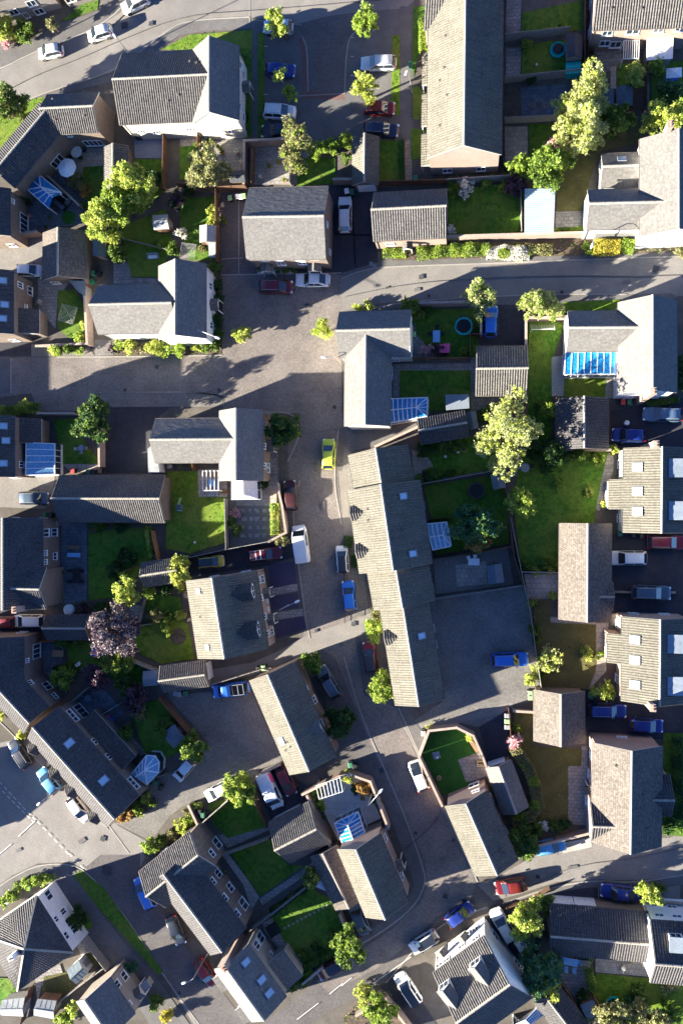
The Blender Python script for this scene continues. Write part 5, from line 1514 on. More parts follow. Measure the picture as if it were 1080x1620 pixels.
patch('side_street', [(536,440),(610,415),(700,415),(830,410),(1000,402),(1080,398),(1140,400),(1140,470),(1060,468),(990,470),(880,472),(700,477),(640,478),(536,494)], 'asphalt')
patch('pavement', [(540,432),(595,415),(625,408),(800,406),(940,402),(1080,396),(1080,405),(1000,408),(800,416),(640,421),(590,424),(560,432),(540,441)], 'path', .02)
patch('pavement', [(536,494),(600,480),(700,471),(880,464),(990,466),(1060,464),(1075,470),(1060,474),(980,480),(820,482),(660,482),(600,492),(545,505)], 'path', .02)
patch('block_court', [(352,436),(540,432),(540,650),(545,676),(530,700),(527,760),(470,760),(455,700),(470,690),(474,680),(468,654),(424,651),(355,652),(352,640),(300,642),(160,620),(120,650),(60,650),(50,622),(0,628),(-60,632),(-60,562),(20,566),(90,565),(240,564),(352,562)], 'block')
patch('road_end', [(-60,564),(17,567),(18,621),(-60,632)], 'asphalt_blue')
patch('street', [(455,690),(545,676),(660,682),(660,700),(600,702),(550,716),(552,780),(570,905),(590,965),(605,1010),(625,1119),(665,1155),(664,1195),(700,1270),(755,1395),(808,1395),(770,1440),(690,1460),(600,1560),(520,1600),(440,1660),(400,1630),(520,1540),(590,1500),(640,1440),(668,1420),(672,1390),(640,1330),(618,1290),(555,1210),(530,1200),(520,1130),(500,1050),(470,1020),(480,950),(470,880),(450,780)], 'block_dark')
patch('street', [(455,690),(530,680),(535,700),(527,760),(545,830),(560,905),(575,965),(560,1000),(575,1100),(625,1119),(640,1150),(664,1195),(700,1270),(755,1395),(740,1430),(690,1450),(650,1490),(600,1530),(520,1570),(500,1552),(560,1510),(620,1470),(670,1420),(672,1380),(640,1290),(600,1210),(570,1140),(530,1040),(480,1010),(480,950),(470,880),(458,780)], 'block')
patch('street_crossing', [(440,1030),(480,1008),(590,968),(600,975),(600,992),(540,1018),(480,1036),(420,1062),(270,1100),(255,1090),(330,1060),(400,1048)], 'asphalt')
patch('forecourt', [(545,705),(560,720),(562,790),(575,905),(583,970),(560,975),(552,900),(545,830),(540,760)], 'cobble')
patch('forecourt', [(535,745),(550,745),(560,850),(545,850)], 'gravel')
patch('driveway', [(424,893),(465,888),(470,925),(428,932)], 'slate_chip'); patch('driveway', [(428,944),(470,938),(472,962),(430,966)], 'slate_chip'); patch('driveway', [(434,982),(480,974),(484,995),(438,1010)], 'slate_chip')
patch('path', [(424,932),(470,923),(471,935),(425,943)], 'slab_grey'); patch('path', [(430,970),(478,963),(480,974),(432,982)], 'slab_grey')
patch('driveway', [(296,880),(425,856),(466,845),(470,880),(425,895),(300,912)], 'asphalt_dark')
patch('courtyard', [(680,945),(828,925),(842,1000),(852,1080),(855,1105),(810,1115),(800,1150),(755,1150),(725,1143),(680,1145),(640,1150),(700,1110)], 'cobble')
patch('courtyard', [(640,1150),(680,1143),(730,1133),(810,1110),(812,1125),(780,1132),(700,1150),(665,1180),(655,1180)], 'asphalt')
patch('courtyard', [(757,1150),(808,1120),(806,1165),(806,1200),(770,1205),(765,1180)], 'asphalt_dark')
patch('courtyard', [(262,1100),(395,1090),(458,1227),(445,1205),(418,1215),(385,1235),(350,1245),(318,1265),(290,1275),(270,1290),(240,1330),(180,1302),(222,1262),(245,1225),(290,1220),(330,1175),(300,1140)], 'cobble')
patch('driveway', [(415,1215),(445,1205),(460,1225),(488,1245),(492,1262),(430,1298),(400,1240)], 'asphalt_dark')
patch('junction', [(-60,1130),(0,1175),(44,1166),(100,1245),(170,1312),(180,1302),(240,1335),(222,1372),(250,1430),(300,1510),(345,1560),(420,1660),(330,1660),(270,1560),(200,1450),(140,1378),(110,1364),(60,1366),(20,1385),(0,1400),(-60,1450)], 'asphalt')
patch('street', [(135,1372),(160,1352),(222,1352),(222,1372),(250,1430),(300,1510),(345,1560),(420,1660),(340,1660),(270,1560),(200,1450)], 'block_dark')
patch('pavement', [(0,1402),(20,1388),(60,1368),(110,1366),(120,1380),(150,1430),(200,1495),(250,1550),(300,1620),(330,1660),(260,1660),(200,1560),(150,1500),(90,1400),(60,1396),(20,1410),(0,1422)], 'path', .02)
patch('verge', [(116,1384),(128,1377),(165,1405),(215,1475),(258,1538),(250,1542),(200,1485),(150,1430)], 'lawn', .03)
patch('pavement', [(44,1166),(100,1245),(168,1308),(174,1302),(60,1160)], 'path', .02)
patch('pavement', [(625,1119),(640,1115),(675,1170),(664,1192),(705,1275),(755,1395),(750,1396),(698,1275),(655,1190),(640,1150)], 'asphalt_blue', .02)
patch('pavement', [(600,1210),(612,1206),(640,1290),(672,1360),(676,1400),(664,1430),(610,1475),(550,1510),(500,1540),(495,1530),(560,1490),(640,1430),(655,1400),(645,1370),(620,1300),(590,1225)], 'asphalt_blue', .02)
patch('drive_road', [(790,1385),(860,1345),(935,1330),(1060,1325),(1140,1290),(1140,1385),(1000,1392),(880,1395),(820,1415),(780,1425),(755,1400)], 'asphalt')
patch('pavement', [(800,1425),(870,1402),(940,1390),(1000,1396),(1140,1380),(1140,1392),(1060,1402),(940,1402),(880,1412),(820,1440)], 'path', .02)
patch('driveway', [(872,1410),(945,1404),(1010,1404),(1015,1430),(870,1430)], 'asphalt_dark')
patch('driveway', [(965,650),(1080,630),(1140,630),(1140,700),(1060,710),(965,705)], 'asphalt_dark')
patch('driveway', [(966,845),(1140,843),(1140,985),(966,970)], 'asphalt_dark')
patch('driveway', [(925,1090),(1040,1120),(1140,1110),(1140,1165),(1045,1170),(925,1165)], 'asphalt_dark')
patch('driveway', [(350,306),(390,305),(395,410),(405,434),(350,434)], 'block_dark')
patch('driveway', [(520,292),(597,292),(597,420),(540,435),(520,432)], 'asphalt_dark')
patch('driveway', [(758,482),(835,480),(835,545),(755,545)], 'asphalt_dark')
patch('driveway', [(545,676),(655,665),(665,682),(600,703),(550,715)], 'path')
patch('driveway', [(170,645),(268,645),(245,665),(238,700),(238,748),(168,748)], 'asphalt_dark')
patch('pavement', [(155,630),(160,621),(352,621),(354,643),(178,644)], 'cobble', .02)
patch('driveway', [(-60,755),(88,750),(80,800),(70,805),(-60,800)], 'asphalt')
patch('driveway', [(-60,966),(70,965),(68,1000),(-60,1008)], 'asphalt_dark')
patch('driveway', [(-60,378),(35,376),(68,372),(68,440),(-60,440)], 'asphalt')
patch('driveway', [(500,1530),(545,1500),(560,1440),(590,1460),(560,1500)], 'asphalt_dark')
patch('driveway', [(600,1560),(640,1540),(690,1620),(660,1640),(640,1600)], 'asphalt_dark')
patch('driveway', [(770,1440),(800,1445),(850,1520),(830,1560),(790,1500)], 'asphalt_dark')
patch('driveway', [(0,540),(50,542),(50,563),(0,563)], 'asphalt_dark'); patch('forecourt', [(50,545),(140,545),(150,563),(50,564)], 'gravel')
patch('driveway', [(150,538),(175,538),(180,562),(150,563)], 'cobble'); patch('flower_bed', [(185,545),(350,545),(350,560),(180,562)], 'soil')
patch('flower_bed', [(326,415),(350,410),(352,555),(340,550),(335,470)], 'soil')
patch('path', [(418,650),(440,652),(442,770),(424,770)], 'slab_grey')
patch('driveway', [(880,1335),(935,1325),(935,1340),(890,1350)], 'concrete')

# gardens: lawns, patios, beds
patch('lawn', [(-60,225),(0,190),(50,157),(75,152),(60,175),(0,242),(-60,290)], 'lawn_lush', .03)
patch('lawn', [(96,34),(132,6),(156,0),(155,14),(108,32)], 'lawn', .03)
patch('lawn', [(255,78),(300,55),(400,47),(398,80),(378,80),(330,58),(305,80)], 'lawn_lush', .03)
patch('lawn', [(380,75),(398,78),(398,215),(386,220)], 'lawn', .03)
patch('lawn', [(654,10),(674,10),(660,92),(652,125)], 'lawn', .03)
patch('lawn', [(652,138),(662,136),(672,150),(662,190),(652,188)], 'lawn_lush', .03); patch('lawn', [(650,203),(676,205),(676,252),(650,252)], 'lawn', .03)
patch('lawn', [(600,222),(640,222),(640,284),(600,288)], 'lawn', .03)
patch('lawn', [(825,20),(921,0),(921,48),(825,56)], 'lawn', .03); patch('patio', [(800,0),(824,0),(822,60),(800,60)], 'slab_grey')
patch('lawn', [(826,70),(896,62),(896,118),(824,122)], 'lawn', .03); patch('patio', [(800,75),(824,75),(822,125),(800,128)], 'slab_grey')
patch('alley', [(924,-20),(938,-20),(937,128),(922,128)], 'soil')
patch('patio', [(824,138),(892,133),(902,150),(888,188),(824,190)], 'slate_slab'); patch('path', [(797,135),(823,137),(823,188),(797,190)], 'soil')
patch('lawn', [(836,196),(892,196),(892,250),(838,270)], 'lawn', .03); patch('patio', [(795,200),(834,200),(834,262),(795,262)], 'slab')
patch('patio', [(938,62),(980,62),(985,105),(938,120)], 'slab_grey'); patch('path', [(965,104),(974,104),(974,140),(965,140)], 'slab')
patch('lawn', [(976,100),(1016,100),(1016,140),(976,140)], 'lawn', .03); patch('path', [(1018,100),(1027,100),(1027,180),(1018,180)], 'slab_grey')
patch('lawn', [(1028,100),(1140,90),(1140,200),(1030,190)], 'lawn', .03)
patch('lawn', [(884,222),(950,205),(1015,195),(1012,225),(948,240),(930,290),(932,333),(880,335)], 'lawn_dry', .03)
patch('patio', [(878,335),(922,334),(922,362),(878,365)], 'slab_grey')
patch('lawn', [(708,300),(828,290),(826,376),(708,380)], 'lawn', .03); patch('patio', [(706,310),(719,310),(719,354),(706,354)], 'slab_grey')
patch('patio', [(598,258),(640,258),(640,290),(598,292)], 'slab_grey'); patch('flower_bed', [(684,268),(800,266),(800,290),(684,292)], 'soil')
patch('flower_bed', [(620,396),(925,378),(925,404),(620,412)], 'soil'); patch('flower_bed', [(920,376),(1005,370),(1005,402),(925,404)], 'soil'); patch('flower_bed', [(1005,392),(1080,390),(1080,398),(1005,401)], 'soil')
patch('patio', [(105,228),(132,226),(164,232),(164,262),(136,266),(120,292),(92,262)], 'slab')
patch('patio', [(46,330),(92,270),(132,325),(128,355),(92,358),(66,372),(46,372)], 'slate_slab')
patch('lawn', circle(109, 344, 11), 'turf', .03)
patch('lawn', [(132,264),(164,262),(164,305),(140,320),(128,300)], 'lawn', .03)
patch('patio', [(213,218),(262,216),(262,250),(213,250)], 'blue_slab')
patch('lawn', [(213,252),(262,252),(262,300),(230,330),(210,300)], 'lawn', .03)
patch('patio', [(285,212),(390,210),(388,290),(285,240)], 'slab_grey'); patch('lawn', [(284,232),(315,230),(300,285),(284,285)], 'lawn', .03)
patch('lawn', [(285,315),(342,310),(342,412),(300,412),(285,360)], 'lawn', .03)
patch('lawn', [(190,360),(262,330),(275,390),(262,412),(250,438),(208,438)], 'lawn_lush', .03)
patch('patio', [(180,415),(207,415),(207,440),(250,440),(250,449),(180,449)], 'slab_grey')
patch('lawn', [(92,460),(118,458),(138,490),(132,528),(112,536),(92,520)], 'lawn', .03); patch('patio', [(60,440),(110,448),(92,470),(88,520),(62,490)], 'slab_grey')
patch('patio', [(395,232),(490,232),(490,292),(395,292)], 'slab_grey'); patch('lawn', [(470,250),(530,250),(530,290),(470,295)], 'lawn', .03)
patch('lawn', [(652,490),(756,488),(756,565),(690,566),(660,530)], 'lawn', .03); patch('patio', [(650,490),(685,490),(690,566),(650,566)], 'slab_grey')
patch('lawn', [(632,586),(744,586),(744,650),(632,650)], 'lawn', .03); patch('patio', [(621,576),(744,574),(744,586),(632,586),(632,628),(621,628)], 'slab_grey')
patch('path', [(744,545),(752,545),(752,628),(790,628),(790,645),(744,650)], 'slab_grey')
patch('lawn', [(836,510),(890,510),(888,525),(873,570),(872,708),(834,708)], 'lawn', .03)
patch('lawn', [(890,478),(980,474),(980,492),(892,493)], 'lawn_lush', .03)
patch('lawn', [(890,595),(957,594),(957,630),(890,632)], 'lawn_lush', .03); patch('path', [(957,594),(970,594),(970,630),(957,630)], 'slab')
patch('decking', [(872,565),(892,562),(891,627),(872,627)], 'felt_pale', .05)
patch('lawn', [(660,695),(792,690),(784,742),(688,758),(684,735)], 'lawn', .03)
patch('patio', [(650,712),(668,715),(668,724),(686,722),(686,742),(668,744),(665,760),(655,755)], 'slab'); patch('path', [(700,748),(762,738),(763,746),(700,757)], 'slab')
patch('lawn', [(670,768),(796,750),(803,800),(805,860),(690,878),(682,820)], 'lawn', .03)
patch('patio', [(686,882),(802,866),(812,925),(688,940)], 'gravel'); patch('patio', [(720,894),(768,888),(770,924),(722,928)], 'slab')
patch('lawn', [(822,715),(962,712),(950,760),(938,830),(886,828),(884,902),(824,902),(812,800)], 'lawn', .03)
patch('flower_bed', [(830,712),(955,712),(945,730),(895,740),(850,738)], 'soil')
patch('path', [(845,728),(885,738),(925,718),(948,722),(945,742),(925,732),(895,748),(868,750),(842,744)], 'slab_grey', smooth=2); patch('path', [(945,715),(970,715),(970,750),(955,770),(950,810),(940,805),(942,760),(950,745)], 'slab_grey', smooth=2)
patch('patio', circle(829, 741, 20, ry=17), 'slab_grey')
patch('patio', [(829,908),(882,907),(882,948),(835,948)], 'slab'); 
patch('lawn', [(842,948),(870,950),(870,985),(942,988),(942,1060),(930,1090),(855,1088)], 'lawn_dry', .03); patch('path', [(942,985),(962,985),(958,1062),(932,1090),(930,1062),(942,1040)], 'slab')
patch('path', [(868,975),(942,984),(942,988),(869,987)], 'slab')
patch('lawn', [(812,1122),(845,1122),(845,1180),(920,1186),(918,1212),(898,1212),(898,1306),(820,1312),(850,1270),(840,1220),(812,1180)], 'lawn_dry', .03)
patch('patio', [(898,1210),(929,1210),(928,1305),(897,1304)], 'slab_grey'); patch('path', [(919,1180),(929,1180),(929,1212),(918,1212)], 'slab_grey')
patch('artificial_lawn', [(680,1160),(722,1152),(744,1164),(756,1188),(758,1220),(738,1245),(700,1258),(668,1195)], 'turf', .03)
patch('patio', [(724,1202),(757,1190),(770,1228),(737,1238)], 'slab_grey', .04)
patch('patio', [(495,1250),(540,1225),(575,1235),(603,1294),(580,1305),(535,1330),(520,1300)], 'slab_pale')
patch('flower_bed', [(575,1232),(587,1230),(612,1296),(603,1296)], 'soil')
patch('lawn', [(330,1272),(365,1262),(400,1265),(422,1308),(360,1326),(336,1302)], 'lawn', .03); patch('path', [(345,1322),(418,1300),(428,1312),(360,1342)], 'slab_grey')
patch('lawn', [(362,1346),(425,1325),(455,1368),(480,1370),(412,1418),(396,1396)], 'lawn', .03); patch('path', [(346,1345),(358,1346),(398,1400),(410,1420),(398,1440),(385,1400)], 'slab'); patch('path', [(410,1422),(485,1372),(495,1362),(497,1375),(415,1432)], 'slab_grey')
patch('lawn', [(430,1452),(490,1405),(530,1425),(545,1480),(530,1520),(475,1532),(455,1500)], 'lawn', .03); patch('patio', [(415,1460),(432,1452),(456,1490),(440,1500),(420,1475)], 'slab_grey')
for i in range(11): patch('stepping_stone', circle(450+i*6.7, 1468-i*3.5, 2.2, 6), 'slab', .035)
patch('lawn', [(265,746),(313,745),(314,786),(358,787),(359,858),(300,876),(262,868)], 'lawn_lush', .03)
patch('patio', [(313,743),(359,741),(359,786),(313,786)], 'slab'); patch('patio', [(362,790),(437,765),(440,858),(365,866)], 'gravel')
patch('patio', [(408,760),(440,752),(436,800),(374,800),(374,792),(408,790)], 'slab')
for i in range(20): patch('stepping_stone', [(385+i % 5*11+dx+RNG.uniform(-3,3), 808+i//5*13+dy) for dx, dy in ((-3,-3),(3,-3),(3,3),(-3,3))], 'slab', .01)
patch('lawn', [(85,664),(122,662),(135,700),(156,728),(155,734),(100,734)], 'lawn', .03); patch('path', [(98,733),(156,731),(156,745),(112,747)], 'slab')
patch('patio', [(97,826),(138,826),(138,955),(88,955),(97,940)], 'slate_slab'); patch('lawn', [(140,844),(188,836),(235,835),(242,885),(185,945),(140,950)], 'lawn', .03)
patch('flower_bed', [(140,828),(235,828),(235,836),(188,842),(140,844)], 'soil'); patch('flower_bed', [(118,952),(180,950),(175,975),(118,972)], 'soil')
patch('lawn', [(215,990),(250,982),(297,985),(308,1042),(255,1050),(212,1030)], 'lawn_lush', .03); patch('flower_bed', circle(282, 1007, 13), 'soil', .035)
patch('patio', [(205,955),(230,960),(220,980),(210,985)], 'slab_grey'); patch('lawn', [(225,935),(285,945),(292,985),(235,985)], 'lawn', .03)
patch('patio', [(68,1015),(108,1015),(90,1070),(70,1065)], 'slate_slab'); patch('lawn', [(106,1018),(150,1015),(160,1060),(110,1062)], 'lawn', .03)
patch('lawn', [(170,1062),(225,1050),(228,1085),(190,1090)], 'lawn', .03)
patch('patio', [(118,1100),(165,1090),(200,1130),(160,1145)], 'slate_slab'); patch('lawn', [(205,1118),(258,1105),(300,1180),(262,1200),(228,1190)], 'lawn', .03); patch('path', [(195,1160),(205,1160),(232,1192),(222,1196)], 'slab_grey')
patch('flower_bed', [(178,1302),(225,1262),(245,1262),(250,1275),(200,1300)], 'soil'); patch('flower_bed', [(225,1345),(300,1295),(318,1275),(330,1268),(300,1310),(232,1360)], 'soil')
patch('lawn', [(70,1545),(106,1538),(118,1562),(90,1583),(66,1582)], 'lawn_dry', .03); patch('patio', [(56,1545),(95,1525),(100,1540),(66,1560),(60,1590)], 'slab_grey')
patch('lawn', [(130,1512),(158,1500),(162,1525),(140,1535)], 'lawn_dry', .03); patch('patio', [(120,1490),(138,1485),(150,1505),(130,1515)], 'slab_grey')
patch('lawn', [(-60,1545),(20,1548),(40,1590),(-60,1600)], 'lawn', .03)
patch('lawn', [(120,1455),(135,1440),(148,1465),(135,1475)], 'lawn', .03)
patch('lawn', [(942,1540),(1080,1553),(1140,1560),(1140,1660),(960,1640),(935,1570)], 'lawn_lush', .03); patch('patio', [(941,1516),(1022,1522),(1027,1545),(941,1538)], 'slab')
patch('patio', [(875,1515),(935,1520),(925,1580),(905,1590),(885,1545)], 'slab_grey')
patch('lawn', [(1048,1160),(1140,1160),(1140,1330),(1048,1320)], 'lawn', .03); patch('path', [(1062,1225),(1140,1232),(1140,1240),(1062,1236)], 'slab_grey')
patch('gravel_bed', [(1045,1404),(1075,1400),(1075,1425),(1050,1425)], 'gravel')
patch('flower_bed', [(540,1610),(580,1575),(615,1565),(640,1620),(560,1650)], 'soil')

patch('planter_strip', [(407,425),(466,423),(466,433),(407,434)], 'slab_pale', .05)
# kerbs, channels and painted lines
for pts in ([(-40,116),(0,111),(54,82),(130,56),(190,20),(215,-30)], [(-40,205),(0,182),(48,156),(90,141),(175,115),(222,83),(270,44),(302,32),(395,27)],
            [(545,505),(600,483),(700,472),(880,465),(990,466)], [(540,441),(560,432),(590,424),(640,421),(800,416),(1000,408),(1080,406)], [(478,58),(486,75),(487,145)], [(545,148),(547,90),(553,55),(580,40)],
            [(18,622),(18,567)], [(90,565),(240,564),(352,562)], [(350,435),(540,432)], [(158,621),(352,620),(354,643)], [(424,652),(465,653),(474,680),(470,700),(455,730)],
            [(544,1040),(570,1130),(605,1210),(640,1290),(672,1380),(672,1400),(655,1435),(600,1478),(500,1532)], [(540,830),(527,760),(535,680)], [(640,1150),(664,1200),(755,1395)], [(630,1120),(664,1195)],
            [(0,1402),(20,1388),(60,1368),(110,1366),(140,1380),(200,1450),(270,1560),(330,1640)], [(172,1305),(205,1350)], [(800,1428),(870,1404),(940,1392),(1000,1397),(1080,1384)], [(475,760),(462,800),(470,880),(482,970),(490,1010)],
            [(520,1440),(500,1530)], [(770,1435),(690,1462),(610,1555)], [(-40,1108),(0,1140),(100,1245),(172,1312)]):
    strip('kerb', pts, .16, 'kerb', .05, smooth=2)
for a, b in (((405,32),(478,40)), ((395,0),(395,38)), ((350,410),(385,408)), ((520,371),(588,372)), ((378,306),(378,434)), ((556,302),(562,420)), ((946,1392),(946,1430)), ((470,152),(545,148))):
    strip('drain_channel', [a, b], .12, 'kerb', .028)
# tar seams and mended patches
for pts, w in (([(0,150),(60,118),(130,92),(200,60),(290,25),(395,18)],.09), ([(395,18),(520,8),(640,-4)],.09), ([(545,470),(640,450),(760,440),(900,436),(1000,438),(1080,436)],.07), ([(820,1412),(900,1370),(1000,1358),(1080,1340)],.07), ([(640,1345),(690,1300),(700,1275)],.05), ([(165,55),(200,20),(230,-10)],.12)):
    strip('tar_seam', pts, w*.7, 'path', .003, ZL[0], smooth=2)
for x, y, w, h, a in ((152,47,10,6,.3),(990,445,14,5,.1),(660,458,9,5,.1),(130,1330,12,7,.6),(30,1345,9,5,.5),(510,800,6,14,0),(540,1020,7,6,.4),(905,1372,16,5,.15),(700,1360,8,10,.3)):
    patch('mended_patch', [(x+dx*w/2*math.cos(a)-dy*h/2*math.sin(a), y-dx*w/2*math.sin(a)-dy*h/2*math.cos(a)) for dx, dy in ((-1,-1),(1,-1),(1,1),(-1,1))], 'path')
def dashes(a, b, ln, gap, w=.11):
    A, Bq = P(*a), P(*b); L = (Bq-A).length; d = (Bq-A)/L; n = V((-d.y, d.x, 0)); mb = MB(); s = 0
    while s < L:
        e = min(L, s+ln); p, q = A+d*s, A+d*e; z = V((0, 0, ZL[0]+.004))
        mb.quad(p-n*w/2+z, q-n*w/2+z, q+n*w/2+z, p+n*w/2+z); s += ln+gap
    return tag(build('road_marking', mb, M['paint']), kind='structure')
dashes((0,1236),(57,1297), .62, .35); dashes((-3,1243),(54,1300), .62, .35); dashes((60,1299),(110,1352), .62, .5); dashes((56,1299),(30,1323), 9, 1); dashes((19,1335),(-6,1356), 9, 1); dashes((110,1350),(136,1377), .62, .5)
for a, b in (((521,1572),(542,1555)), ((470,1612),(504,1586)), ((540,1559),(556,1546)), ((590,1555),(650,1513))): dashes(a, b, 9, 1, .1)
for x, y, dx, dy in ((493,50,0,0),): pass
for y in (74, 110, 150, 190): dashes((418,y),(424,y), .5, .5, .08)
for y in (60, 90, 120): dashes((555,y),(562,y), .4, .3, .08)
# small iron covers and gullies in the roads
cov = MB()
for x, y, w in ((239,37,.6),(197,40,.9),(463,206+0,.0),(463,458,.6),(486,484,.6),(666,438,.6),(1037,425,.8),(248,580,.5),(347,617,.45),(198,617,.4),(529,644,.45),(471,657,.45),(500,998,.4),(888,462,.4),(678,468,.35),(704,1418,.6),(733,1425,.5),(163,1327,.7),(169,1377,1.2),(657,1318,.4),(717,1329,.4),(603,1219,.7),(284,1571,.4),(559,987,.6),(850,1387,.45),(612,455,.3),(1073,1141,.5)):
    if w:
        p = P(x, y, ZL[0]+.006); cov.abox(p, w, w, .01, RNG.uniform(-.3, .3))
tag(build('manhole_cover', cov, M['felt_dark']), kind='structure')
ut = MB()
for x, y in ((587,417),(592,421)): ut.abox(P(x, y, ZL[0]+.006), .5, .5, .01, .2)
tag(build('utility_cover', ut, M['lead']), kind='structure')
# gilt lozenges inlaid in the blue patio
gz = MB()
def loz(cx, cy, r, w=.09):
    q = [P(cx+dx*r, cy+dy*r, ZL[0]+.006) for dx, dy in ((0,-1),(1,0),(0,1),(-1,0))]
    for a, b in zip(q, q[1:]+q[:1]): gz.bar(a, b, w, .01)
loz(852,166,10); loz(842,166,5); loz(862,166,5)
tag(build('patio_inlay', gz, M['wood']), kind='structure')

# rough grass blades on every lawn and low growth in every bed, each kind one uncountable mass
def inpoly(P_, q):
    x, y = P_[:, 0], P_[:, 1]; r = np.zeros(len(P_), bool); n = len(q)
    for i in range(n):
        (x0, y0), (x1, y1) = q[i], q[i-1]
        if y0 == y1: continue
        r ^= ((y0 > y) != (y1 > y)) & (x < (x1-x0)*(y-y0)/(y1-y0)+x0)
    return r
def scatter(names, dens, size, mats, nm, hmax):
    pts, idx = [], []
    for name, mat, q, z in GREEN:
        if mat not in names: continue
        q = [(max(-30, min(1110, x)), max(-30, min(1650, y))) for x, y in q]
        xs, ys = [p[0] for p in q], [p[1] for p in q]
        a = (max(xs)-min(xs))*(max(ys)-min(ys))/151.0
        n = int(a*dens); R_ = RNG.uniform(0, 1, (n, 2))*np.array([max(xs)-min(xs), max(ys)-min(ys)])+np.array([min(xs), min(ys)])
        R_ = R_[inpoly(R_, q)]
        patchy = np.sin(R_[:, 0]*.31+np.sin(R_[:, 1]*.17)*2)*np.sin(R_[:, 1]*.27+R_[:, 0]*.05)
        R_ = R_[patchy > RNG.uniform(-1.1, .9, len(R_))]
        for x, y in R_+RNG.normal(0, 1.0, R_.shape):
            p = P(x, y, z+.03); pts.append((p.x, p.y, z+RNG.uniform(.02, hmax)))
    pts = np.array(pts); idx = RNG.integers(0, len(mats), len(pts))
    o = cards_mesh(nm, leaf_cards(pts, size, flat=.3), [LEAF[m] for m in mats], None, idx)
    return o
tag(scatter(('lawn', 'lawn_lush'), 12, .15, ('mid', 'grass', 'grass', 'dark'), 'grass', .06), 'short tufts of green grass growing over the garden lawns', 'grass', kind='stuff')
tag(scatter(('lawn_dry',), 9, .15, ('olive', 'straw', 'mid'), 'grass', .06), 'sparse dry tufts of olive grass on the right-hand lawns', 'grass', kind='stuff')
tag(scatter(('soil',), 14, .2, ('mid', 'dark', 'bright', 'olive', 'blue', 'mid'), 'ground_cover', .3), 'low mixed green ground cover in the flower beds', 'ground cover', kind='stuff')
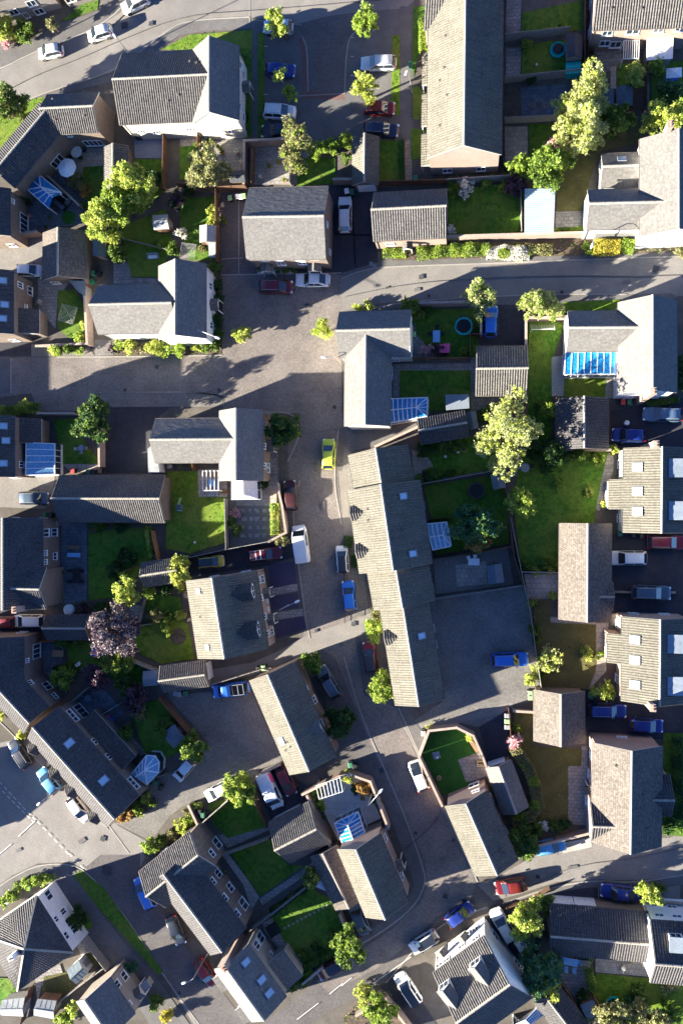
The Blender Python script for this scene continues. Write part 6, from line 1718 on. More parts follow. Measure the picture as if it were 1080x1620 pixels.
# ---------------------------------------------------------------- vehicles
for a in [
 ('small',79,80,-1,.2,'white','white hatchback at the kerb, nearest the top left corner'),
 ('small',157,51,-1,.32,'white','white hatchback parked ahead of another on the top left road'),
 ('hatch',213,3,-.9,.45,'white','white car cut by the top edge on the upper road'),
 ('hatch',439,41,-1,-.02,'paleblue','pale blue hatchback half hidden under a slim tree in the car park'),
 ('hatch',443,110,1,.02,'blue','deep blue hatchback in the car park beside a leaning tree'),
 ('suv',441,175,1,.06,'white','white estate car in the left row of the car park'),
 ('saloon',440,206,-1,.02,'black','black car at the shady end of the left car park row'),
 ('estate',598,98,-1,.02,'silver','silver estate car in the right row of the car park'),
 ('hatch',600,170,1,0,'red','dark red hatchback in the right row of the car park'),
 ('estate',602,204,1,.05,'navy','navy estate car between the red hatchback and small garage'),
 ('estate',545,338,0,-1,'white','white estate car on the dark drive between two slate houses'),
 ('mpv',436,453,1,0,'maroon','dark red people carrier on the block paving in front of the slate house'),
 ('saloon',494,442,-1,0,'silver','silver blue saloon parked beside the dark red people carrier'),
 ('hatch',776,508,.03,-1,'brightblue','bright blue hatchback nose up beside a trampoline garden'),
 ('small',46,427,1,.03,'white','small white car by the brown tiled garage at left'),
 ('hatch',519,718,.02,-1,'lime','lime green hatchback driving up the middle street'),
 ('hatch',459,784,-.08,-1,'brown','dark red-brown hatchback parked by the walled slate garden'),
 ('van',475,861,-.14,-1,'white','white panel van parked nose up on the middle street'),
 ('small',541,885,-.07,-1,'white','small white car with a black roof beside the stepped terrace','black'),
 ('hatch',552,943,-.1,-1,'brightblue','bright blue hatchback at the foot of the stepped terrace'),
 ('hatch',585,1040,-.12,-1,'red','dark red car behind a small tree on the middle street','black'),
 ('estate',519,1080,-.5,-.85,'bluegrey','dark blue estate between two bushy trees by the slanting house'),
 ('small',333,889,1,-.1,'yellow','yellow hatchback with a black roof and bonnet scoop','black'),
 ('estate',418,877,1,-.12,'maroon','maroon estate on the narrow drive behind the yellow car'),
 ('pickup',364,1092,-1,.12,'brightblue','blue pickup truck with a load rack in the courtyard'),
 ('small',291,1218,-.65,.75,'silver','small silver car next to a round tree in the cobbled courtyard'),
 ('hatch',345,1252,-.85,.45,'white','white car half under a bright tree at the courtyard edge'),
 ('van',427,1252,.4,.92,'white','white van with a pink flash beside the red hatchback'),
 ('hatch',452,1236,.4,.92,'red','red hatchback squeezed in beside the pink-flashed van'),
 ('hatch',662,1228,-.36,-.93,'white','white car with a black bonnet by the octagonal garden wall',None,'black'),
 ('estate',806,1044,1,-.04,'brightblue','blue estate car alone in the large shaded courtyard'),
 ('suv',31,1193,-.55,-.83,'black','black off-roader at the kerb of the dark-roofed terrace'),
 ('hatch',76,1236,-.62,-.79,'skyblue','sky blue hatchback in the row outside the dark-roofed terrace'),
 ('hatch',124,1281,.6,.8,'white','white hatchback in the sun at the end of the dark-roofed terrace'),
 ('mpv',229,1414,-.42,-.9,'brightblue','bright blue van-like car by the striped L-shaped house'),
 ('hatch',278,1473,.35,.94,'black','black car casting a long shadow on the lower left street'),
 ('hatch',325,1540,.55,.83,'red','red hatchback under the street lamp by the cream brick house'),
 ('hatch',522,1534,-.85,.5,'red','red hatchback with a black roof by the round tree','black'),
 ('saloon',567,1453,-.4,-.91,'bluegrey','dark blue saloon on the drive of the cream-roofed house'),
 ('hatch',727,1448,.82,-.57,'blue','deep blue hatchback outside the large white house'),
 ('hatch',670,1492,-.85,.53,'white','white hatchback with a black roof on the lower street','black'),
 ('suv',645,1567,-.55,-.83,'white','white off-roader with a black roof on a dark drive','black'),
 ('estate',796,1466,-.5,-.86,'white','white car on the side drive of the large white house'),
 ('small',829,1502,.5,.86,'silver','small silver car under the trees beside the large white house'),
 ('hatch',807,1403,-1,.17,'red','dark red hatchback throwing a long shadow on the lower right road'),
 ('hatch',869,1340,1,-.17,'skyblue','light blue hatchback beside the big gabled house'),
 ('saloon',980,1413,-1,-.13,'blue','deep blue saloon outside the white garage doors'),
 ('estate',960,1125,1,.03,'blue','dark blue estate beside the brown tiled garage'),
 ('hatch',1022,1148,1,.06,'blue','blue hatchback nearest the big gabled house, right of the estate'),
 ('estate',992,883,-1,.0,'white','white estate parked against the brown double garage'),
 ('estate',1054,858,1,.02,'maroon','maroon estate beside the white one at the right edge'),
 ('estate',1030,938,1,.03,'bluegrey','blue grey estate on the black drive at the right'),
 ('estate',1048,655,-1,-.02,'steelblue','steel blue estate on the drive below the slate L-shaped house'),
 ('hatch',994,688,-1,-.02,'blue','dark blue hatchback beside the dark tiled double garage'),
 ('suv',53,788,1,.0,'bluegrey','dark navy off-roader in front of the long garage block'),
 ('mpv',45,983,-1,.0,'silver','silver people carrier beside the dark garage at left'),
 ('hatch',3,985,-1,.0,'red','red car cut by the left edge'),
]:
    t, px, py, hx, hy, col, lb = a[:7]
    r = place_car(t, px, py, hx, hy, col, lb, roof=a[7] if len(a) > 7 else None, dark_bonnet=a[8] if len(a) > 8 else None)
    if 'pink flash' in lb:
        L = CAR['van']
        mb = MB().box((-1.6, L['W']/2*.95, 1.45), (.62, 0, .0), (0, .05, 0), (-.12, -.06, .44))
        o = build('side_flash', mb, M['pink'], None); o.parent = r
    if lb.startswith('maroon estate on the narrow'):
        mb = MB()
        for x in (-.35, -1.0): mb.box((x, 0, 1.5), (.06, 0, 0), (0, .62, 0), (0, 0, .012))
        o = build('roof_stripe', mb, M['white'], None); o.parent = r

# ---------------------------------------------------------------- trees
def T(px, py, r, kind, phrase, ry=None, **kw):
    o = tree(px, py, r, kind, name=kw.pop('name', 'tree'), ry=ry, **kw); auto(o, phrase, px, py); return o
def S(px, py, r, kind, base, ry=None, **kw):
    o = shrub(px, py, r, kind, ry=ry, **kw); auto(o, base, px, py); return o
T(16,166,29,'mid','round mottled green tree', k2='olive', zc=3.4)
T(82,36,11,'olive','small olive tree', zc=2.2)
S(42,50,18,'mid','leafy dark shrub'); S(25,57,10,'yellow','yellow-green shrub'); S(4,45,22,'yellow','sunlit yellow shrub'); S(10,66,9,'pink','pink flowering shrub')
T(438,36,16,'yellow','slim yellow-green tree leaning over a car', ry=24, zc=5.0, tall=1.3, base=(455,62), k2='bright')
T(441,120,11,'yellow','thin yellow-topped tree', ry=14, zc=4.6, base=(468,158), lobes=6); T(457,148,13,'bright','slender green tree', ry=15, zc=3.2, base=(470,158), lobes=7)
T(467,228,24,'olive','airy olive-green tree', ry=38, zc=4.6, k2='bright', dens=.8)
T(576,32,19,'bright','rounded bright green car park tree', ry=24, zc=3.6); T(574,138,20,'yellow','rounded bright yellow car park tree', ry=22, zc=3.4)
T(324,266,31,'olive','pale olive-leaved tree', ry=34, zc=4.0, k2='pale')
T(208,290,34,'yellow','large sunlit yellow-green tree', ry=34, zc=4.8, k2='bright'); T(163,345,33,'yellow','broad sunlit yellow-green tree', ry=32, zc=4.2, k2='bright'); T(190,322,30,'bright','bright green tree in a clump', zc=4.2)
T(183,400,15,'mid','small leafy tree', zc=2.2); T(278,318,16,'purple','dark purple shrub', zc=2.0, k2='dark', name='shrub', cat='shrub'); T(240,285,15,'dark','dark bushy shrub', zc=1.6, name='shrub', cat='shrub')
T(928,150,30,'pale','tall pale yellow-green tree', ry=36, zc=5.2, k2='yellow'); T(922,205,34,'pale','broad pale yellow-green tree', ry=36, zc=4.6, k2='yellow'); T(898,165,20,'pale','pale side tree', ry=16, zc=4.4, k2='yellow')
T(976,190,22,'mid','mid green tree beside the pale one', zc=3.0); T(1003,118,15,'yellow','small bright garden tree', ry=18, zc=2.6); T(1038,104,14,'bright','small bright garden shrub-tree', ry=11, zc=2.0)
T(1060,185,28,'yellow','wide bright green tree', ry=24, zc=3.6, k2='bright'); T(1028,195,14,'yellow','small bright tree', zc=2.4); T(1055,148,20,'dark','dark blue-green tree', zc=2.4, k2='blue')
T(868,262,34,'mid','flowering green tree', ry=28, zc=3.2, k2='bright'); T(824,262,18,'bright','bright green garden tree', ry=17, zc=2.4); S(878,228,11,'pink','pink blossoming shrub', z=3.0)
T(816,294,18,'purple','dark plum-coloured shrub', zc=1.8, name='shrub', cat='shrub')
T(758,472,23,'pale','feathery pale green tree', ry=27, zc=3.6, k2='mid'); T(842,478,25,'pale','pale green tree', ry=22, zc=3.0, k2='bright'); T(873,487,19,'pale','low pale tree', zc=2.2, k2='bright')
T(382,528,15,'yellow','round bright little tree', zc=1.6); T(510,523,16,'yellow','round bright little tree', zc=1.6, k2='bright'); T(648,492,16,'mid','leafy green small tree', ry=20, zc=2.0)
T(149,668,28,'dark','dense dark green tree', ry=36, zc=3.6, k2='mid'); T(450,680,25,'dark','dense dark green round tree', ry=27, zc=3.2, k2='mid')
T(800,690,38,'pale','large pale cream-green tree', ry=56, zc=5.0, k2='yellow'); T(776,695,18,'pale','pale branch of trees', zc=3.6, k2='yellow')
T(822,798,23,'bright','bright green tree', zc=2.8, k2='yellow'); T(752,830,37,'blue','feathery blue-green tree', ry=30, zc=3.2, leaf=.22, k2='mid'); T(756,858,17,'orange','russet and green tree', zc=2.4, k2='mid')
T(285,905,16,'yellow','bright yellow conifer', ry=28, zc=2.8, k2='gold'); T(201,935,22,'yellow','sunlit yellow-green tree', ry=25, zc=2.8, k2='bright'); T(235,936,11,'bright','bright small shrub', zc=1.2, name='shrub', cat='shrub')
T(180,1000,38,'copper','large copper-purple tree', ry=40, zc=4.2, k2='purple'); T(184,1050,26,'bright','bright rounded tree under the copper tree', ry=15, zc=2.0, k2='mid'); T(100,1072,19,'bright','bright green bush tree', zc=2.2, k2='mid'); T(152,1070,22,'purple','dark purple-leaved tree', zc=2.6)
T(215,1106,20,'purple','plum-leaved garden tree', zc=2.4); T(200,1085,16,'dark','dark green bush tree', zc=1.8)
T(308,1184,23,'mid','round green tree lit on one side', zc=2.8, k2='bright'); T(376,1242,22,'bright','bright tree over the white car', ry=24, zc=3.0, k2='yellow'); T(393,1252,14,'mid','mid green tree', zc=2.2)
T(493,1049,18,'mid','leafy green street tree', zc=2.4, k2='bright'); T(538,1143,24,'dark','dense dark street tree', zc=2.8); T(607,1089,19,'bright','sunlit bright street tree', ry=24, zc=3.2, k2='yellow'); T(591,994,17,'bright','bright little street tree', ry=20, zc=2.2, k2='yellow')
S(595,975,12,'olive','straggly brown shrub', z=1.2); T(628,1085,12,'copper','bare twiggy grey tree', zc=2.6, dens=.4)
T(868,1043,22,'pale','spiky pale palm-like tree', ry=20, zc=2.0, leaf=.26, k2='yellow', dens=.6); T(548,1497,26,'mid','round green tree with sunlit rim', ry=32, zc=3.4, k2='bright')
T(828,1452,25,'yellow','bright yellow-green tree', ry=30, zc=3.6, k2='bright'); T(862,1432,13,'mid','small tree by a timber fence', ry=17, zc=2.2); T(855,1530,32,'blue','loose blue-green tree', ry=36, zc=3.6, leaf=.24, k2='mid', dens=.7); T(868,1562,16,'yellow','small bright yellow tree', zc=3.0)
T(830,1332,21,'mid','leafy green tree', ry=24, zc=2.6, k2='dark'); T(1025,1412,19,'yellow','bright tree beside the blue saloon', ry=15, zc=2.6, k2='bright'); T(600,1598,24,'bright','bright round tree at the bottom edge', ry=24, zc=3.0, k2='mid')
S(578,1572,17,'yellow','sunlit loose shrub', k2='olive'); T(968,1608,26,'olive','olive-green tree at the bottom edge', ry=20, zc=2.8, k2='pale'); T(1025,1610,24,'olive','olive-green tree at the bottom right', zc=2.6, k2='pale'); S(1058,1600,16,'mid','dark green shrub'); S(1000,1588,12,'blue','blue-green shrub'); S(935,1603,16,'olive','pale olive shrub')
T(116,1597,11,'yellow','bright upright shrub-tree', ry=15, zc=1.8, k2='bright'); S(100,1612,14,'bright','bright low shrub'); S(247,1584,13,'mid','round clipped green shrub', ry=14); S(264,1606,12,'gold','round golden shrub'); S(207,1530,10,'blue','blue-green shrub'); S(122,1452,16,'dark','dark green shrub', ry=20, z=.8)
T(1003,1612,14,'yellow','small bright tree at the bottom edge', zc=2.0)
T(492,1388,13,'mid','leafy bush-tree with a bright face', ry=16, zc=2.0, k2='yellow'); S(445,855,12,'olive','bare twiggy shrub', ry=11, k2='pale')
T(955,1094,17,'bright','bright rounded garden tree', ry=13, zc=1.8, k2='yellow'); S(928,1032,7,'yellow','bright shrub', ry=14); S(948,1035,6,'bright','small green shrub')
S(200,1160,13,'mid','leafy grey-green shrub', ry=14, z=1.4); S(260,1150,16,'mid','leafy green shrub', z=1.4); S(222,1128,13,'olive','grey-green shrub', z=1.2)

# ---------------------------------------------------------------- hedges and shrubs
def HG(pts, w, h, kind, base, **kw):
    o = hedge(pts, w, h, kind, **kw); auto(o, base, sum(p[0] for p in pts)/len(pts), sum(p[1] for p in pts)/len(pts)); return o
HG([(669,44),(669,78)], 1.15, 1.5, 'bright', 'clipped rounded hedge'); S(668,32,7,'mid','small green shrub')
HG([(383,92),(388,205)], .8, 1.0, 'dark', 'dark low hedge against the cream wall', k2='mid')
HG([(665,400),(700,396),(768,393)], 1.6, 1.2, 'bright', 'long sunlit loose hedge', k2='mid', round_=.7); HG([(610,400),(638,400)], 1.2, 1.0, 'bright', 'small bright hedge', k2='mid')
HG([(776,398),(830,400)], 1.8, 1.1, 'white', 'white flowering hedge', k2='bright', round_=.8); HG([(834,394),(868,395)], 1.4, .9, 'olive', 'dry straw-coloured hedge', k2='pale'); 
HG([(945,391),(972,391)], 1.9, 1.4, 'gold', 'golden yellow hedge'); HG([(988,388),(996,390)], 1.7, 1.4, 'bright', 'green hedge next to the golden one'); S(930,392,9,'bright','bright shrub')
HG([(870,366),(918,366)], 1.0, .9, 'bright', 'sunny green hedge', k2='mid', round_=.8)
for x, y, r, k in ((205,548,12,'yellow'),(190,545,9,'bright'),(245,550,13,'yellow'),(260,552,12,'bright'),(285,550,14,'bright'),(310,548,11,'yellow'),(325,546,12,'mid'),(340,545,10,'mid'),(90,555,10,'bright'),(110,552,9,'mid'),(125,533,10,'bright'),(133,515,8,'yellow'),(225,552,8,'olive'),(84,556,8,'yellow'),(128,555,8,'bright'),(270,553,9,'white'),(180,552,6,'purple')):
    S(x, y, r, k, {'yellow': 'yellow-green', 'bright': 'bright green', 'mid': 'green', 'olive': 'straw-coloured', 'white': 'white-flowered', 'purple': 'dark red'}[k]+' front garden shrub')
for x, y, r, k in ((340,425,12,'mid'),(344,450,10,'dark'),(343,475,11,'dark'),(340,505,12,'dark'),(345,530,10,'mid'),(337,350,11,'yellow'),(336,335,9,'yellow'),(320,395,7,'olive'),(272,395,12,'mid'),(300,300,10,'dark'),(285,370,9,'white'),(255,390,8,'bright')):
    S(x, y, r, k, {'mid': 'leafy green', 'dark': 'dark green', 'yellow': 'sunlit yellow-green', 'olive': 'olive green', 'white': 'white flowering', 'bright': 'bright green'}[k]+' shrub')
for x, y, r, k in ((500,238,13,'bright'),(520,232,14,'bright'),(545,222,12,'bright'),(548,250,9,'mid'),(120,285,14,'olive'),(135,300,12,'orange'),(138,323,9,'mid'),(40,318,10,'dark'),(735,295,14,'white'),(768,290,9,'bright'),(793,296,9,'bright'),(712,365,8,'white'),(720,300,12,'mid'),(872,47,8,'bright'),(890,47,7,'bright'),(834,72,8,'bright'),(840,125,9,'dark'),(566,488,8,'yellow'),(582,486,9,'yellow'),(585,390,0,'mid'),(677,492,8,'mid'),(752,520,7,'mid'),(732,555,8,'bright'),(695,555,10,'purple'),(675,555,10,'pink')):
    if r: S(x, y, r, k, {'bright': 'bright green', 'mid': 'leafy green', 'olive': 'olive', 'orange': 'russet', 'dark': 'dark green', 'white': 'white flowering', 'yellow': 'sunlit yellow', 'purple': 'purple', 'pink': 'pink-tinged'}[k]+' garden shrub')
for x, y, r, k in ((672,710,12,'dark'),(705,704,16,'mid'),(728,702,10,'mid'),(685,752,12,'mid'),(664,757,7,'bright'),(770,655,14,'mid'),(712,748,7,'mid'),(870,715,26,'dark'),(850,712,16,'dark'),(915,718,14,'mid'),(945,725,10,'bright'),(885,765,8,'bright'),(932,778,6,'yellow'),(955,797,6,'yellow'),(968,711,8,'yellow'),(842,712,14,'dark'),(862,893,9,'mid'),(830,895,8,'mid'),(847,904,7,'yellow'),(869,904,6,'yellow'),(882,895,6,'bright'),(874,944,6,'yellow'),(840,955,7,'bright'),(844,995,8,'mid'),(846,1013,7,'mid'),(838,1075,9,'yellow'),(843,1060,7,'yellow'),(855,1068,7,'mid')):
    S(x, y, r, k, {'bright': 'bright', 'mid': 'leafy green', 'dark': 'dark spreading', 'yellow': 'yellow-green'}[k]+' border shrub')
HG([(815,1186),(835,1215),(846,1245),(850,1270),(838,1288),(815,1298)], 1.5, 1.5, 'olive', 'curving clipped garden hedge', k2='bright', round_=.2)
S(812,1172,11,'pink','dry pinkish shrub', ry=14); S(815,1150,6,'bright','small bright shrub'); S(848,1312,12,'mid','leafy green border shrub'); S(878,1307,10,'mid','dark leafy border shrub'); S(893,1303,9,'dark','dark border shrub'); S(858,1305,8,'white','pale flowering border shrub')
HG([(550,862),(551,852)], 1.1, 1.2, 'dark', 'dark clipped box hedge', k2='mid'); HG([(560,880),(562,895)], .8, 1.1, 'dark', 'dark low box hedge')
HG([(434,800),(434,842)], 1.0, 1.4, 'bright', 'sunlit bright hedge', k2='yellow', round_=.6)
HG([(235,835),(240,880)], .7, 1.5, 'yellow', 'narrow sunlit hedge', k2='bright', round_=.6)
for x, y, r, k in ((155,832,12,'mid'),(190,830,14,'dark'),(200,880,14,'dark'),(185,900,14,'dark'),(190,912,9,'dark'),(130,960,11,'purple'),(160,962,13,'dark'),(100,1015,12,'mid'),(125,1017,10,'mid'),(110,1060,13,'mid'),(95,1060,10,'dark'),(245,975,12,'olive'),(265,978,10,'mid'),(262,993,9,'bright'),(265,1002,8,'bright'),(287,972,9,'yellow'),(260,930,12,'dark'),(285,930,11,'bright'),(365,825,9,'mid'),(375,838,9,'mid'),(372,812,8,'pink'),(418,765,8,'dark'),(230,845,6,'bright')):
    S(x, y, r, k, {'mid': 'leafy green', 'dark': 'dark green', 'purple': 'dark red', 'olive': 'olive', 'bright': 'bright green', 'yellow': 'yellow-green', 'pink': 'pink flowering'}[k]+' garden shrub')
for x, y, r, k in ((192,1295,9,'orange'),(205,1290,9,'orange'),(220,1283,9,'bright'),(232,1262,9,'yellow'),(240,1272,8,'mid'),(215,1270,9,'mid'),(238,1340,14,'bright'),(255,1330,10,'mid'),(285,1308,12,'yellow'),(300,1300,10,'bright'),(298,1285,9,'olive'),(310,1275,8,'yellow'),(272,1320,10,'olive'),(2,1133,8,'yellow'),(34,1163,9,'yellow'),(500,1256,11,'bright'),(507,1275,9,'bright'),(548,1228,10,'yellow'),(578,1248,14,'orange'),(563,1250,8,'dark'),(595,1268,8,'mid'),(743,1165,8,'yellow'),(680,1150,6,'yellow'),(400,1268,9,'bright')):
    S(x, y, r, k, {'orange': 'russet', 'bright': 'bright green', 'yellow': 'yellow-green', 'mid': 'leafy green', 'olive': 'olive', 'dark': 'dark'}[k]+' bed shrub')
HG([(495,1398),(430,1440)], .8, .8, 'dark', 'dark low hedge along a garden path', k2='mid', round_=.7)
HG([(482,1530),(530,1505)], .9, 1.0, 'mid', 'green hedge by the road'); S(460,1560,12,'mid','leafy shrub', ry=9); S(475,1550,12,'mid','leafy green shrub'); S(487,1540,9,'bright','bright shrub'); S(480,1510,8,'mid','low green shrub'); S(500,1500,9,'dark','dark green shrub'); S(526,1480,10,'mid','leafy shrub')
for x, y, r in ((5,1425,12),(20,1415,10),(42,1398,11),(58,1392,11),(72,1390,10),(28,1405,8),(80,1388,7)): S(x, y, r, 'bright', 'sunlit hedge-like shrub', k2='mid')
HG([(930,1533),(936,1560)], 1.1, 1.3, 'mid', 'clipped green garden hedge', k2='bright'); S(1008,1568,9,'mid','leafy shrub'); S(920,1575,10,'dark','dark shrub'); S(1040,1405,0.1+8,'mid','leafy roadside shrub')
HG([(1060,1300),(1052,1315)], 1.0, .9, 'dark', 'dark green roadside hedge'); HG([(1070,1170),(1072,1290)], 1.2, 1.1, 'dark', 'dark hedge at the right edge', k2='mid'); HG([(1025,640),(1070,632)], .8, .8, 'mid', 'low green hedge')
HG([(5,650),(60,645)], 1.4, 1.4, 'bright', 'sunlit hedge by the road', k2='mid', round_=.7); S(40,643,10,'yellow','sunlit yellow-green shrub')
S(1075,400,8,'olive','dry roadside shrub'); S(1078,590,14,'dark','dark shrub at the right edge', ry=24); S(605,435,0.1+6,'olive','low verge shrub') if False else None
S(870,650,14,'bright','bright shrub'); S(855,640,0.1+9,'mid','leafy shrub'); S(790,650,10,'mid','leafy shrub')
S(1055,1560,12,'olive','olive shrub'); S(1010,1562,6,'mid','small green shrub'); S(980,1592,12,'mid','leafy green shrub'); S(1015,1455+130,9,'mid','green border shrub')
# ---------------------------------------------------------------- fences and garden walls
def FN(pts, base, **kw):
    o = fence(pts, '', **kw); auto(o, base, sum(p[0] for p in pts)/len(pts), sum(p[1] for p in pts)/len(pts)); return o
tp = dict(mat='timber_pale')
FN([(798,66),(898,55)], 'weathered grey fence between back gardens', **tp); FN([(798,132),(924,120)], 'weathered grey fence above the slate patio', **tp); FN([(797,196),(893,191)], 'weathered grey fence below the slate patio', **tp)
FN([(922,-10),(921,130)], 'dark fence along the alley', h=1.8); FN([(938,-10),(936,122)], 'dark outer alley fence', h=1.8); FN([(1018,62),(1018,180)], 'dark fence between two right gardens', h=1.7); FN([(800,0),(797,70)], 'short back garden fence'); 
FN([(797,200),(797,270),(838,272)], 'garden fence behind the long terrace', h=1.6); FN([(890,180),(1000,185)], 'fence behind the pale trees', h=1.6)
FN([(598,295),(706,292)], 'dark slatted fence', h=1.7); FN([(706,292),(828,284)], 'weathered fence above the lawn', **tp); FN([(640,220),(641,292)], 'fence by the flagged path', h=1.0)
FN([(706,381),(810,378),(925,375)], 'brick garden wall with pale coping', kind='wall', mat='brick_pink', h=1.7); FN([(822,300),(823,372)], 'pale fence beside the metal-roofed store', **tp)
FN([(347,304),(392,301)], 'brown fence', h=1.8); FN([(347,308),(348,418)], 'rust-brown fence along the drive', h=1.8); FN([(285,297),(347,304)], 'brown fence across two gardens', h=1.7)
FN([(392,232),(440,230),(478,224)], 'brown brick wall by the car park', kind='wall', h=1.8); FN([(392,235),(391,298)], 'brick wall between dark gardens', kind='wall', h=1.8); FN([(403,238),(402,296)], 'brown garden fence', h=1.6); FN([(462,258),(462,296)], 'pale garden fence', **tp); FN([(531,292),(558,292)], 'brick wall by the white car', kind='wall', h=1.8)
FN([(265,212),(264,300)], 'brown fence', h=1.7); FN([(318,212),(318,235)], 'short dividing fence', h=1.6); FN([(210,305),(262,300)], 'timber fence', h=1.5)
FN([(70,272),(132,330)], 'pale low wall beside the slate patio', kind='wall', mat='brick_buff', h=1.2); FN([(37,378),(68,373)], 'brick wall below the slate patio', kind='wall', h=1.9)
FN([(143,450),(148,548)], 'tall brown brick wall', kind='wall', h=1.9); FN([(62,549),(140,545)], 'low cream front wall', kind='wall', mat='brick_buff', h=.7); FN([(144,378),(145,448)], 'brick wall by the blue-roofed shed', kind='wall', h=1.9)
FN([(190,378),(265,397)], 'low timber fence with a sunlit top', h=.9, mat='timber_pale')
FN([(661,485),(739,483)], 'red brick wall along the side street', kind='wall', mat='brick_pink', h=1.9); FN([(760,494),(760,532)], 'brick wall by the bright blue car', kind='wall', h=1.5); FN([(742,532),(760,532)], 'timber gate fence', h=1.6)
FN([(649,570),(743,569)], 'slatted fence below the trampoline', h=1.7); FN([(743,532),(743,569)], 'fence beside the trampoline lawn', h=1.7)
FN([(830,508),(893,506)], 'pale pink brick wall', kind='wall', mat='brick_pink', h=1.7); FN([(830,508),(830,548)], 'pink brick wall running down', kind='wall', mat='brick_pink', h=1.7); FN([(832,548),(832,708)], 'timber fence beside the long lawn', h=1.7)
FN([(596,708),(661,678)], 'sunlit slanting brick wall', kind='wall', mat='brick_pink', h=1.8)
FN([(669,766),(788,744)], 'pale-topped fence', mat='timber_pale', h=1.6); FN([(788,744),(802,790),(808,866)], 'timber fence at the garden ends', h=1.7); FN([(676,822),(712,818)], 'garden fence', h=1.5); FN([(686,884),(752,874),(806,864)], 'timber fence between yards', h=1.7); FN([(689,946),(826,925)], 'post and panel fence by the courtyard', mat='timber_pale', h=1.5)
FN([(803,812),(812,880),(826,925)], 'timber fence', h=1.7)
FN([(806,818),(824,908),(836,960),(854,1085)], 'long pale-topped boundary fence', mat='timber_pale', h=1.6); FN([(825,904),(884,905)], 'pale timber fence', mat='timber_pale', h=1.2); FN([(834,948),(869,949)], 'low timber fence', h=.9)
FN([(815,712),(962,713)], 'pale low garden wall', kind='wall', mat='brick_buff', h=1.0); FN([(877,627),(878,710)], 'garden fence beside the dark garage', h=1.6)
FN([(803,1118),(807,1168)], 'timber fence by the bins', h=1.3); FN([(812,1122),(845,1124)], 'pale wall behind the bins', kind='wall', mat='brick_buff', h=1.0); FN([(968,936),(1065,937)], 'brick kerb wall between black drives', kind='wall', h=.45, coping=False)
FN([(664,1190),(679,1150),(722,1145),(748,1158),(761,1187),(772,1216)], 'angled brick wall round the artificial lawn', kind='wall', mat='brick_pink', h=1.9); FN([(665,1194),(702,1272)], 'brick wall along the street edge of the artificial lawn', kind='wall', mat='brick_pink', h=1.9)
FN([(483,1249),(540,1221),(556,1218),(588,1229),(616,1302),(580,1313)], 'brick wall round the flagged patio', kind='wall', mat='brickwall', h=1.9); FN([(490,1252),(530,1340)], 'brown brick wall by the van', kind='wall', h=1.9); FN([(418,1218),(446,1205)], 'short pale wall by the red hatchback', kind='wall', mat='brick_buff', h=1.3)
FN([(396,1240),(426,1302)], 'brown slanting fence', h=1.7); FN([(318,1302),(366,1260)], 'pale sunlit fence', **tp); FN([(303,1270),(318,1302)], 'low brown wall', kind='wall', h=1.2); FN([(360,1346),(428,1321)], 'weathered fence between lawns', mat='timber_pale', h=1.5)
FN([(400,1464),(486,1398)], 'slanting garden fence', h=1.5, mat='timber_pale'); FN([(483,1546),(512,1522)], 'brick wall by the road', kind='wall', h=1.5); FN([(540,1440),(556,1478)], 'brown wall by the dark drive', kind='wall', h=1.4)
FN([(258,1100),(316,1168)], 'rust-brown boundary fence', h=1.8); FN([(203,1038),(262,1062)], 'weathered slanting fence', **tp); FN([(340,1080),(420,1055),(445,1064)], 'pale-topped fence', mat='timber_pale', h=1.5)
FN([(292,884),(360,869),(430,856)], 'timber fence above the black drive', mat='timber_pale', h=1.6); FN([(361,790),(363,868)], 'pale garden fence', **tp); FN([(442,766),(450,800),(456,842),(430,856)], 'curved pale garden wall', kind='wall', mat='brick_pink', h=1.5)
FN([(441,655),(443,762)], 'black front railing', kind='rail', h=1.0); FN([(70,656),(124,656)], 'brick wall above the lawn', kind='wall', h=1.7); FN([(165,678),(166,738)], 'brown brick wall by the black drive', kind='wall', h=1.7)
FN([(246,840),(255,886)], 'orange timber fence', mat='timber_orange', h=1.5); FN([(195,905),(222,895)], 'short fence', h=1.4); FN([(250,880),(222,990)], 'garden fence', h=1.0, mat='timber_pale'); FN([(216,990),(243,986)], 'low pale fence', h=.8, mat='timber_pale')
FN([(136,1474),(176,1525)], 'weathered brown fence', h=1.7, mat='timber_pale'); FN([(88,1588),(128,1555),(170,1524)], 'white sunlit fence', mat='timber_pale', h=1.5); FN([(42,1610),(55,1556)], 'brown fence between sheds', h=1.7)
FN([(937,1570),(955,1600)], 'timber fence', h=1.5); FN([(852,1330),(929,1311)], 'brick wall beside the light blue car', kind='wall', h=1.5); FN([(800,1432),(836,1420),(868,1402)], 'low timber roadside fence', h=.9)
FN([(612,1572),(652,1622)], 'brown brick wall', kind='wall', h=1.5); FN([(565,1600),(612,1572)], 'straw-coloured roadside wall', kind='wall', mat='brick_buff', h=.9); FN([(885,1545),(912,1585)], 'timber fence', h=1.4); FN([(1022,1420),(1080,1424)], 'low white wall', kind='wall', mat='render_white', h=.8)
FN([(810,1305),(852,1330)], 'timber fence', h=1.4); FN([(95,1012),(66,1013)], 'timber fence', h=1.5); FN([(120,1108),(145,1086)], 'pale slanting fence', mat='timber_pale', h=1.6); FN([(160,1132),(196,1110)], 'white-topped slanting fence', mat='timber_pale', h=1.5); FN([(185,1165),(210,1138)], 'garden fence', h=1.3); FN([(245,1228),(264,1222)], 'white garden gate fence', h=1.2, mat='timber_pale')
FN([(545,862),(546,985)], 'low front garden railing', kind='rail', h=.8); FN([(310,735),(311,745)], 'short timber screen', h=1.6) ; FN([(97,826),(97,830)], 'short brick pier wall', kind='wall', h=1.2)

